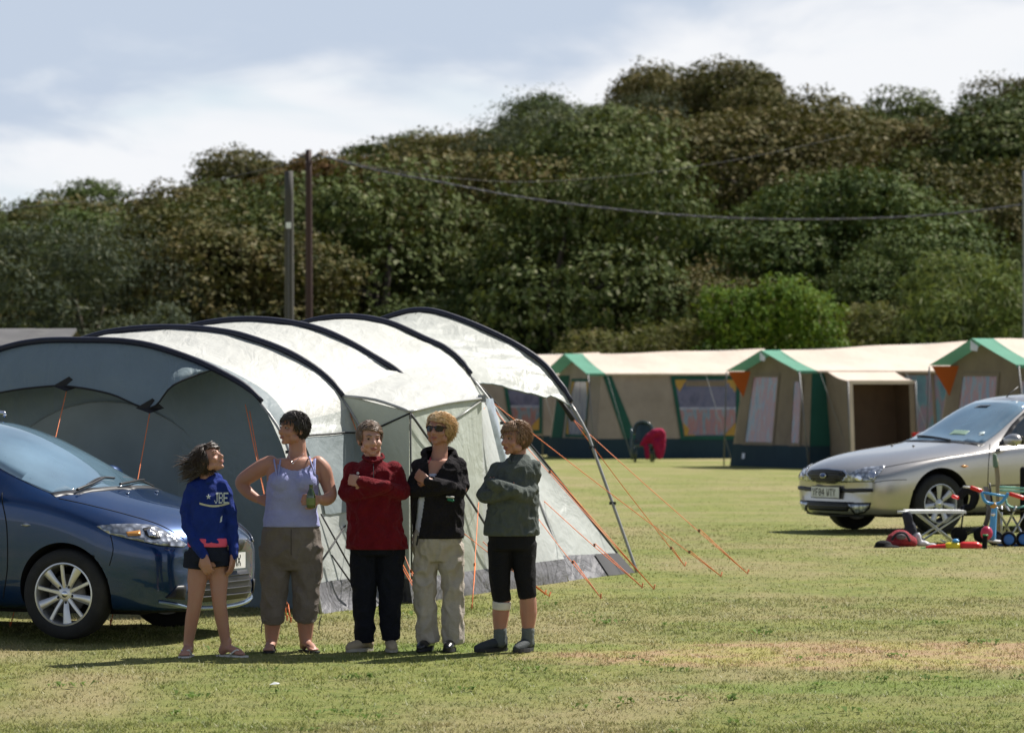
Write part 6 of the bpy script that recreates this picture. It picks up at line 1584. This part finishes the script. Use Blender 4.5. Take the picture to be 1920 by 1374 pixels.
def blonde_woman():
    f = Fig(820, 29.25, 'blonde woman in sunglasses, arms folded, with a black zip fleece over cream trousers', SK_B); J = f.J
    f.head(823, 806, -.01, -22, 3, 0.220); b = f.b
    f.limb(b, [(826, 822, .02), (825, 845, .02), (823, 870, .02)], [.052, .053, .075])
    f.torso(b, [(822, 862, 32, .08), (822, 882, 42, .105), (821, 925, 42, .115), (820, 970, 38, .105), (820, 1000, 41, .115), (820, 1030, 34, .10)])
    crossed(f, b, (787, 874, 0), (858, 872, 0), (775, 918, -.05), (866, 918, -.05), (840, 911, -.19), (803, 903, -.19), .042)
    f.hand(b, J(803, 902, -.19), Vector((-.75, .45, .45)), Vector((.3, 1, .1)), .45, .145, 1, .02)
    f.hand(b, J(838, 911, -.11), Vector((.5, 1, .1)), Vector((-.5, 1, 0)), .3, .13, 1, .02)
    for x in (800, 846): f.limb(b, [(x, 1020), (x, 1110, -.01), (x, 1198, .02)], [.095, .066, .042])
    f.finish_body([(925, 1195, .024, ())]); hm = hair_mat('hair_blonde', (0.50, 0.31, 0.15), (0.76, 0.54, 0.30)); f.face(hm, True)
    gf = f.hf; gm = mat('sunglass_dark', (0.012, 0.008, 0.012), 0.2, spec=0.4)
    g = MB()
    for sg in (1, -1):
        pts = [(sg*.006, -.100, .020), (sg*.030, -.099, .026), (sg*.060, -.080, .024), (sg*.066, -.070, .008), (sg*.056, -.078, -.014), (sg*.030, -.094, -.016), (sg*.012, -.100, -.006)]
        slab(g, [gf(*p) for p in pts], f.R @ Vector((0, 1, 0)), .005)
    g.tube([gf(-.01, -.1, .016), gf(0, -.102, .018), gf(.01, -.1, .016)], .003, 6)
    sgl = g.build('sunglass_lens', gm, f.e)
    fr = MB()
    for sg in (1, -1): fr.tube([gf(sg*.064, -.074, .016), gf(sg*.078, -.03, .014), gf(sg*.080, .015, .008)], [.005, .004, .003], 6, 3)
    fr.build('temple_arm', gm, sgl, True, f.e.location)
    wt = cloth('top_white', (0.55, 0.56, 0.66), 0.8); t = MB(); f.torso(t, [(820, 886, 38, .108), (820, 925, 42, .128), (819, 970, 40, .122), (817, 1004, 41, .124), (815, 1014, 40, .122)]); t.ell(J(810, 902, -.075), (.06, .05, .06))
    f.garment(t, 'white_top', wt, disp=(.007, (9, 9, 5), 7))
    bk = cloth('fleece_black', (0.014, 0.012, 0.014), 0.95, .25, .7, 120, .25); t = MB()
    f.torso(t, [(823, 843, 17, .066, .03), (823, 852, 24, .075, .02), (823, 864, 37, .092), (822, 880, 48, .122), (821, 925, 51, .145), (821, 970, 48, .145), (822, 1000, 48, .152), (822, 1009, 47, .152)])
    crossed(f, t, (787, 876, 0), (859, 873, 0), (777, 920, -.05), (864, 919, -.05), (845, 912, -.195), (806, 903, -.19), .058)
    t.tube([J(795, 852, .0), J(800, 846, .05), J(824, 843, .09), J(846, 846, .05), J(852, 856, -.01)], [.022, .030, .034, .030, .022], 10, 4, True)
    def cut(p, n):
        if p.y > f.Y+.02 or n.y > 0.1: return False
        x, y = pxy(p)
        if p.y > f.Y-.115 and y > 895: pass
        neck = y < 898 and (805-(898-y)*.10) < x < (812+(898-y)*.72) and y > 838
        strip = y > 932 and p.y < f.Y-.02 and (784-(y-932)*.16) < x < (797-(y-932)*.16)
        return neck or strip
    jk = f.garment(t, 'black_fleece', bk, disp=(.022, (12, 12, 10), 12), cut=cut)
    sd = jk.modifiers.new('Solidify', 'SOLIDIFY'); sd.thickness = .008; sd.offset = -1
    MB().tube([J(784, 1004, -.15), J(783, 1012, -.155), J(781, 1022, -.155)], .006, 6).build('zip_end', SOLED, jk, True, f.e.location)
    MB().tube([J(841, 936, -.17), J(849, 938, -.165)], .010, 8, 1, True).build('badge', mat('badge_green', (0.02, 0.16, 0.10), 0.5), jk, True, f.e.location)
    MB().tube([J(838, 931, -.172), J(850, 932, -.167)], .007, 8, 1, True).build('badge_edge', WHITEF, jk, True, f.e.location)
    MB().tube([J(807, 858, -.05), J(806, 866, -.075), J(803, 869, -.08)], .006, 6).build('lanyard', mat('lanyard_red', (0.4, 0.04, 0.07), 0.5), jk, True, f.e.location)
    cr = cloth('trousers_cream', (0.44, 0.39, 0.335), 0.85, .08, .6, dirt=(0.36, 0.29, 0.23)); s_ = MB(); f.torso(s_, [(820, 985, 39, .115), (820, 1010, 46, .134), (820, 1035, 43, .128), (820, 1052, 35, .100)])
    s_.tube([J(799, 1020), J(796, 1090, -.01), J(799, 1160), J(803, 1204, .015)], [.098, .079, .074, .078], 20, 3); s_.tube([J(843, 1020), J(848, 1090, -.01), J(849, 1160), J(849, 1206, .015)], [.098, .079, .074, .076], 20, 3)
    s_.box(J(775, 1108, -.05), J(784, 1076, .05)); s_.box(J(861, 1103, -.05), J(869, 1070, .05))
    f.garment(s_, 'cargo_trousers', cr, sm=5, disp=(.030, (11, 11, 7), 4))
    f.hair(hm, .070, 7, 1.06, (.9, .5, -.1), 900, .006, .060, -.085, .35, 1.4)
    bl = mat('shoe_black', (0.010, 0.010, 0.012), 0.3, coat=0.4); f.shoe(J(803, 1203, .03), (-.35, -1), bl, SOLED, .26); f.shoe(J(845, 1203, .03), (-.1, -1), bl, SOLED, .26)
def grey_woman():
    f = Fig(960, 29.2, 'woman in a grey green sweatshirt, black cropped leggings and walking shoes, arms folded', SK_B); J = f.J
    f.head(965, 823, -.01, -48, -2, 0.222); b = f.b
    f.limb(b, [(972, 838, .03), (972, 855, .03), (972, 878, .02)], [.052, .054, .08])
    f.torso(b, [(970, 868, 27, .08), (968, 885, 38, .11), (964, 925, 42, .12), (961, 975, 42, .12), (960, 1005, 42, .12), (960, 1030, 36, .10)], .25)
    crossed(f, b, (935, 880, .02), (1000, 876, 0), (905, 926, -.08), (988, 925, -.10), (960, 918, -.20), (928, 905, -.22), .044)
    f.hand(b, J(930, 905, -.20), Vector((-.4, 1, .1)), Vector((.5, 1, .1)), .3, .13, 1, .02)
    f.hand(b, J(958, 918, -.18), Vector((.5, 1, .0)), Vector((-.5, 1, 0)), .3, .13, 1, .02)
    f.limb(b, [(938, 1020), (938, 1085, -.01), (941, 1115, .0), (939, 1150, .02), (937, 1185, .02), (936, 1200, .02)], [.100, .072, .058, .060, .040, .038])
    f.limb(b, [(982, 1020), (984, 1085, -.01), (989, 1115, .0), (991, 1148, .02), (990, 1180, .02), (988, 1200, .02)], [.100, .072, .058, .060, .040, .038])
    f.finish_body([(870, 1120, .020, ()), ]); hm = hair_mat('hair_light_brown', (0.16, 0.085, 0.045), (0.34, 0.20, 0.11)); f.face(hm)
    gr = cloth('sweatshirt_grey_green', (0.080, 0.093, 0.085), 0.85, .12, .6, 150, .2); t = MB()
    f.torso(t, [(973, 851, 15, .060, .03), (973, 858, 20, .07, .02), (971, 868, 31, .09), (968, 884, 42, .12), (964, 925, 46, .135), (960, 970, 49, .142), (959, 996, 52, .150), (959, 1004, 51, .148)], .25)
    crossed(f, t, (934, 882, .02), (1001, 878, 0), (908, 929, -.08), (986, 927, -.10), (966, 919, -.205), (922, 906, -.215), .058)
    sw = f.garment(t, 'sweatshirt', gr, disp=(.026, (11, 11, 10), 15))
    MB().tube([J(960, 852, .0), J(955, 860, -.06), J(957, 868, -.09)], .010, 6, 3).tube([J(985, 850, .03), J(970, 862, -.06), J(960, 868, -.09)], .010, 6, 3).build('collar', gr, sw, True, f.e.location)
    lg = cloth('leggings_black', (0.008, 0.008, 0.010), 0.8, .2, .4); s_ = MB(); f.torso(s_, [(960, 985, 41, .12), (960, 1002, 45, .130), (960, 1030, 43, .128)], .2)
    s_.tube([J(939, 1018), J(937, 1085, -.01), J(942, 1127, .0)], [.094, .072, .062], 20, 3); s_.tube([J(981, 1018), J(985, 1085, -.01), J(990, 1120, .0)], [.094, .072, .062], 20, 3)
    f.garment(s_, 'cropped_leggings', lg, disp=(.008, (8, 8, 6), 2))
    k = MB().tube([J(941, 1127, .0), J(940, 1142, .005)], [.065, .063], 20, 1); f.garment(k, 'knee_bandage', cloth('bandage_white', (0.62, 0.58, 0.52), 0.8), .006, 2, None)
    for x in (937, 989):
        k = MB().tube([J(x+1, 1181, .02), J(x, 1203, .02)], [.046, .044], 16, 1, True); f.garment(k, 'sock', cloth('sock_grey', (0.12, 0.135, 0.13), 0.95), .007, 2, (.004, (20, 20, 20), 1))
    f.hair(hm, .060, 12, 1.09, (.2, .25, .1), 700, .006, .060, -.070, .35, 1.2)
    bt = cloth('walking_shoe_grey', (0.045, 0.052, 0.055), 0.7); f.shoe(J(934, 1204, .03), (-.85, -.65), bt, SOLED, .275, .05, .095, WHITEF); f.shoe(J(989, 1204, .03), (-.45, -.95), bt, SOLED, .275, .05, .095, WHITEF)
girl(); tank_woman(); red_woman(); blonde_woman(); grey_woman()
# ------------------------------------------------------------------ camping things by the silver car
WHT = mat('plastic_white', (0.72, 0.72, 0.70), 0.35); REDP = mat('plastic_red', (0.62, 0.025, 0.025), 0.3); YELP = mat('plastic_yellow', (0.72, 0.55, 0.02), 0.3)
BLUP = mat('plastic_blue', (0.02, 0.12, 0.42), 0.3); SKYB = mat('toy_sky_blue', (0.08, 0.32, 0.62), 0.3); GRNP = mat('plastic_green', (0.03, 0.30, 0.10), 0.35)
ALU = mat('aluminium_tube', (0.55, 0.56, 0.58), 0.3, 0.7); DCLOTH = cloth('bag_charcoal', (0.035, 0.038, 0.050), 0.85); BAGRED = cloth('rucksack_red', (0.28, 0.03, 0.04), 0.75, .3, .7)
BLKF = cloth('chair_black_fabric', (0.010, 0.010, 0.012), 0.85); MINT = mat('mint_webbing', (0.30, 0.60, 0.47), 0.6)
def base_pt(px, Y): x = (px-CXP)*Y/F; return Vector((x, Y, ground_z(x, Y)))
def camp_table():
    Y = 42.6; e = thing('camping_table', base_pt(1742, Y), 'small folding camping table with a white top and crossed metal legs', 'table')
    def q(px, py, dy=0): return P(px, py, Y+dy)
    z = q(1742, 957).z; x0, x1 = q(1698, 957).x, q(1806, 957).x
    MB().box((x0, Y-.28, z-.018), (x1, Y+.28, z+.006)).build('table_top', WHT, e)
    MB().box((x0-.002, Y-.285, z-.020), (x1+.002, Y-.281, z+.008)).build('edge_trim', ALU, e)
    MB().tube([(q(1678, 957).x, Y-.28, z-.006), (x0, Y-.28, z-.006)], .014, 8).build('side_rail', WHT, e, True)
    for dy in (-.24, .24):
        g = ground_z(0, Y+dy); xl, xr = q(1722, 960).x, q(1800, 960).x
        for a, b in ((xl-.02, xr-.06), (xr+.01, xl-.02)): MB().tube([(a, Y+dy, z-.02), (b, Y+dy+.02, g+.01)], .010, 8).build('leg', ALU, e, True)
    MB().bar((q(1768, 1012).x, Y-.24, .02), (q(1768, 1012).x, Y+.26, .02), .008).build('stretcher', ALU, e, True)
camp_table()
def lump(name, parts, m, label, cat, Y, px, disp=(.012, (9, 9, 9), 3), extra=None):
    e = thing(name, base_pt(px, Y), label, cat); mb = MB()
    for (x, y, dy, rx, ry, rz_) in parts: mb.ell(P(x, y, Y+dy), (rx, ry, rz_))
    remesh(mb, 'fabric', m, e, .011, 2, disp)
    if extra: extra(e)
    return e
lump('rucksack', [(1688, 1012, 0, .14, .10, .085), (1676, 1018, -.02, .09, .09, .06), (1702, 1016, .02, .10, .09, .07), (1688, 1002, .02, .09, .07, .05)], BAGRED, 'crumpled red rucksack lying on the grass beside the camping table', 'rucksack', 41.8, 1688,
     extra=lambda e: (MB().tube([P(1672, 1012, 41.7), P(1682, 1000, 41.66), P(1697, 1000, 41.66), P(1706, 1014, 41.7)], .012, 6, 5).build('shoulder_strap', DCLOTH, e, True), MB().ell(P(1690, 1006, 41.71), (.05, .02, .03)).build('pocket', cloth('pocket_grey', (0.2, 0.17, 0.19)), e, True)))
lump('jacket', [(1702, 975, 0, .055, .05, .09), (1707, 995, 0, .075, .06, .10), (1712, 1012, -.02, .10, .08, .07), (1696, 968, 0, .03, .03, .05)], DCLOTH, 'charcoal jacket hanging from the left end of the camping table', 'jacket', 42.1, 1706, (.018, (9, 9, 4), 6))
lump('bag', [(1656, 1021, 0, .085, .07, .045), (1668, 1026, -.02, .10, .08, .025), (1648, 1026, 0, .05, .06, .022)], BLKF, 'flat black bag lying left of the red rucksack', 'bag', 41.6, 1656)
lump('carrier_bag', [(1722, 1008, 0, .030, .04, .055), (1730, 1018, 0, .06, .05, .028), (1745, 1021, -.02, .06, .05, .018)], mat('carrier_white', (0.6, 0.6, 0.63), 0.4, trans=0.2), 'crumpled white carrier bag at the foot of the camping table', 'bag', 41.9, 1728)
def water_gun():
    Y = 41.4; e = thing('water_pistol', base_pt(1785, Y), 'red and yellow toy water pistol lying on the grass', 'toy')
    q = lambda x, y, d=0: P(x, y, Y+d)
    MB().tube([q(1800, 1024), q(1806, 1024), q(1830, 1024), q(1838, 1025)], [.03, .047, .047, .028], 14, 3, True).build('tank', REDP, e, True)
    MB().tube([q(1772, 1025), q(1778, 1024.5), q(1794, 1024.5), q(1799, 1025)], [.028, .044, .044, .03], 14, 3, True).build('tank', YELP, e, True)
    MB().tube([q(1738, 1027), q(1750, 1026), q(1776, 1025)], [.018, .026, .034], 10, 2, True).build('barrel', REDP, e, True)
    MB().tube([q(1760, 1024), q(1766, 1032)], [.022, .017], 8, 1, True).build('grip', mat('plastic_orange', (0.7, 0.18, 0.02), 0.3), e, True)
    MB().tube([q(1726, 1029), q(1738, 1027.5)], [.012, .016], 8, 1, True).build('nozzle', GRNP, e, True)
    MB().ell(q(1792, 1014), (.035, .03, .022)).build('pump_cap', SKYB, e, True)
water_gun()
def scooter():
    Y = 41.9; e = thing('childs_scooter', base_pt(1885, Y), 'blue childs three wheeled scooter with red grips, in front of the folding chair', 'scooter')
    q = lambda x, y, d=0: P(x, y, Y+d)
    MB().tube([q(1840, 921), q(1846, 938), q(1858, 944), q(1872, 944), q(1881, 938), q(1891, 924)], .016, 8, 5).tube([q(1842, 923), q(1890, 931)], .012, 8).build('handlebar', SKYB, e, True)
    for a, b, n in ((q(1822, 914), q(1839, 920), 0), (q(1895, 926), q(1918, 933), 0)): MB().tube([a, b], .021, 10, 1, True).build('grip', REDP, e, True)
    MB().tube([q(1806, 912), q(1822, 914)], .010, 8).build('bar_end', WHT, e, True)
    MB().tube([q(1865, 944), q(1862, 980), q(1858, 1010)], [.026, .034, .05], 12, 3).build('steering_column', SKYB, e, True)
    MB().tube([q(1861, 945), q(1866, 951)], .034, 10).build('headset_clamp', mat('clamp_orange', (0.55, 0.28, 0.05), 0.4), e, True)
    MB().ell(q(1862, 964, -.03), (.022, .014, .02)).build('reflector', CHROME, e, True)
    mb = MB(); g = base_pt(1885, Y).z
    mb.tube([q(1862, 1014), q(1880, 1016), q(1912, 1017)], [.05, .055, .045], 12, 3, True, flat=(Vector((0, 0, 1)), .35)); mb.build('deck', WHT, e, True)
    MB().tube([q(1876, 1020), q(1925, 1021)], .030, 10, 1, True).build('rear_box', BLUP, e, True)
    for px, dy in ((1889, -.10), (1918, -.05), (1870, .16)):
        w = MB().lathe([(0, -.02), (.028, -.022), (.062, -.018), (.068, 0), (.062, .018), (.028, .022), (0, .02)], Vector((q(px, 0).x, Y+dy, g+.070)), 'y', 24).build('wheel', BLUP if px != 1870 else DCLOTH, e, True)
        MB().lathe([(.052, -.021), (.073, -.018), (.078, 0), (.073, .018), (.052, .021)], Vector((q(px, 0).x, Y+dy, g+.070)), 'y', 28, False).build('tyre', BLKF, w, True, e.location)
scooter()
tag(MB().ell((0, 0, 0), (.060, .055, .068), None, 20, 14).build('balloon', mat('balloon_pink', (0.55, 0.06, 0.13), 0.3, trans=0.3), None, True, None), 'small pink ball hanging on the front of the blue scooter', 'ball').location = P(1850, 999, 41.6)
def boot():
    Y = 41.3; e = thing('torch', base_pt(1846, Y), 'short black cylindrical lamp standing on the grass below the pink ball', 'lamp')
    p = base_pt(1846, Y); MB().tube([p, p+Vector((0, 0, .02)), p+Vector((.005, 0, .11)), p+Vector((.008, 0, .125))], [.028, .026, .024, .030], 12).build('lamp_body', BLKF, e, True)
    MB().tube([p+Vector((.008, 0, .126)), p+Vector((.009, 0, .140))], [.030, .026], 12).build('lamp_head', GRNP, e, True)
boot()
def fold_chair():
    Y = 43.0; e = thing('folding_chair', base_pt(1895, Y), 'open folding chair frame with pale green arm webbing at the right edge', 'chair')
    q = lambda x, y, d=0: P(x, y, Y+d)
    for a, b in (((1868, 950, -.2), (1905, 1018, .2)), ((1905, 950, -.2), (1872, 1018, .2)), ((1885, 945, .2), (1925, 1015, -.2)), ((1935, 940, .1), (1890, 1014, -.1)), ((1878, 948, .22), (1878, 1016, .2))):
        MB().tube([q(*a), q(*b)], .011, 8).build('frame_tube', ALU, e, True)
    MB().tube([q(1886, 936), q(1888, 945), q(1898, 951), q(1912, 951), q(1930, 946)], .012, 8, 5).build('arm_webbing', MINT, e, True)
    for yy in (913, 919): MB().tube([q(1874, yy), q(1900, yy+1), q(1935, yy+3)], .012, 8, 3, flat=(Vector((0, 1, 0)), .5)).build('back_strap', MINT, e, True)
    MB().grid(lambda u, v: q(1872+60*u, 952+6*math.sin(u*PI)+6*v, -.2+.4*v), 8, 6).build('seat', BLKF, e, True)
    MB().tube([q(1918, 880), q(1918, 1000, .1)], .03, 8, 1, True).build('back_post', BLKF, e, True)
fold_chair()
def fold_pole():
    Y = 43.4; e = thing('windbreak_pole', base_pt(1875, Y), 'thin bamboo like windbreak poles bundled upright against the silver car door', 'pole')
    q = lambda x, y, d=0: P(x, y, Y+d); wb = mat('bamboo', (0.30, 0.24, 0.15), 0.6, var=0.3)
    for a, b, c in (((1866, 856), (1870, 885), (1876, 1004)), ((1863, 855), (1868, 890), (1871, 1004)), ((1869, 860), (1874, 900), (1870, 918))): MB().tube([q(*a), q(*b), q(*c)], .012, 7, 4).build('pole', wb, e, True)
    MB().tube([q(1865, 854), q(1867, 872)], [.022, .030], 10, 1, True).build('fabric_roll', mat('roll_green', (0.14, 0.20, 0.15), 0.7), e, True)
fold_pole()
def pushchair():
    Y = 42.9; e = thing('pushchair', base_pt(1835, Y), 'black folded pushchair standing between the camping table and the scooter', 'pushchair')
    q = lambda x, y, d=0: P(x, y, Y+d)
    def sh(u, v):
        px = 1848+14*math.sin(v*2.2)-16*v*v*1.6; py = 912+96*v; return q(px+(u-.5)*10, py, -.18+.36*u)
    MB().grid(sh, 6, 16).build('seat_fabric', BLKF, e, True)
    MB().tube([q(1800, 930, -.1), q(1812, 918, -.1), q(1828, 925, -.1), q(1822, 948, -.1), q(1806, 952, -.1)], [.04, .05, .05, .04, .03], 10, 3, True).build('hood', BLKF, e, True)
    for a, b in (((1808, 945, -.15), (1800, 1008, -.15)), ((1800, 1000, .1), (1850, 985, .1)), ((1855, 905, .15), (1862, 950, .15)), ((1795, 1012, -.1), (1845, 985, -.12))): MB().tube([q(*a), q(*b)], .009, 7).build('frame_tube', mat('frame_black', (0.02, 0.02, 0.022), 0.3), e, True)
    MB().tube([q(1787, 930, -.2), q(1795, 933, -.2)], .018, 8, 1, True).build('grip', REDP, e, True)
    g = e.location.z
    for px, dy in ((1797, -.18), (1799, .18), (1835, -.16)): MB().lathe([(0, -.018), (.03, -.02), (.066, -.016), (.072, 0), (.066, .016), (.03, .02), (0, .018)], Vector((q(px, 0).x, Y+dy, g+.072)), 'y', 22).build('wheel', BLKF, e, True)
pushchair()
def small_litter():
    e = tag(MB().add([(-.03, -.02, 0), (.03, -.015, .004), (.035, .02, .008), (-.02, .025, .003), (0, 0, .016)], [(0, 1, 4), (1, 2, 4), (2, 3, 4), (3, 0, 4)]).build('litter', mat('litter_paper', (0.6, 0.62, 0.62), 0.6), None, False, None), 'scrap of white paper lying on the grass in front of the group', 'litter')
    e.location = G(514, 1287)+Vector((0, 0, .015))
small_litter()
# garden chair with a red towel by the second tent, and a red cool box beyond the porch
def garden_chair():
    Y = 86.0; e = thing('garden_chair', base_pt(1208, Y), 'dark green plastic garden chair draped with a crimson cloth in front of the tents', 'chair'); s = F/Y
    q = lambda x, y, d=0: P(x, y, Y+d); dg = mat('chair_dark_green', (0.012, 0.035, 0.035), 0.22, coat=0.6)
    MB().tube([q(1188, 812, .2), q(1192, 797, .22), q(1205, 791, .24), q(1219, 797, .22), q(1223, 812, .2)], .035, 8, 5, True).build('back_rim', dg, e, True)
    MB().grid(lambda u, v: q(1191+29*u, 796-4*math.sin(u*PI)+34*v, .22+.05*math.sin(u*PI)-.10*v), 10, 6).build('backrest', dg, e, True)
    for xa in (1185, 1227): MB().tube([q(xa, 806, .15), q(xa-1, 809, -.2), q(xa, 860, -.25)], .025, 7, 3, True).build('arm', dg, e, True)
    MB().box(q(1188, 838, -.22), q(1224, 834, .2)).build('seat', dg, e)
    for xa, dy in ((1190, -.2), (1224, -.2), (1192, .2), (1221, .2)): MB().tube([q(xa, 836, dy), Vector((q(xa, 0).x*1.0, Y+dy, 0))], [.03, .022], 7).build('leg', dg, e, True)
    t = thing('towel', q(1220, 815), 'crimson cloth thrown over the arm and seat of the dark green garden chair', 'cloth')
    mb = MB(); mb.tube([q(1202, 834, -.25), q(1212, 822, -.26), q(1226, 812, -.25), q(1240, 810, -.2), q(1246, 824, -.2)], [.03, .06, .085, .075, .04], 12, 4, True)
    mb.tube([q(1240, 815, -.22), q(1243, 835, -.24), q(1241, 856, -.25)], [.06, .05, .03], 10, 3, True); mb.tube([q(1212, 838, -.26), q(1214, 858, -.27)], [.07, .05], 10, 2, True); mb.tube([q(1232, 832, -.26), q(1236, 856, -.27)], [.09, .06], 10, 2, True); mb.ell(q(1226, 826, -.24), (.15, .07, .07))
    remesh(mb, 'cloth', cloth('towel_crimson', (0.30, 0.012, 0.055), 0.9), t, .022, 2, (.03, (5, 5, 5), 2))
garden_chair()
def cool_box():
    Y = 77.6; e = thing('cool_box', base_pt(1722, Y), 'red box beside the open porch, half hidden by the silver car', 'box')
    q = lambda x, y, d=0: P(x, y, Y+d)
    a = q(1712, 816); MB().box((a.x, Y-.15, 0), (a.x+.22, Y+.15, a.z)).build('box', REDP, e); MB().box((a.x-.01, Y-.16, a.z), (a.x+.23, Y+.16, a.z+.05)).build('lid', REDP, e)
    MB().tube([(a.x+.02, Y-.17, a.z-.05), (a.x+.11, Y-.19, a.z-.02), (a.x+.2, Y-.17, a.z-.05)], .01, 6, 3).build('handle', WHT, e, True)
cool_box()
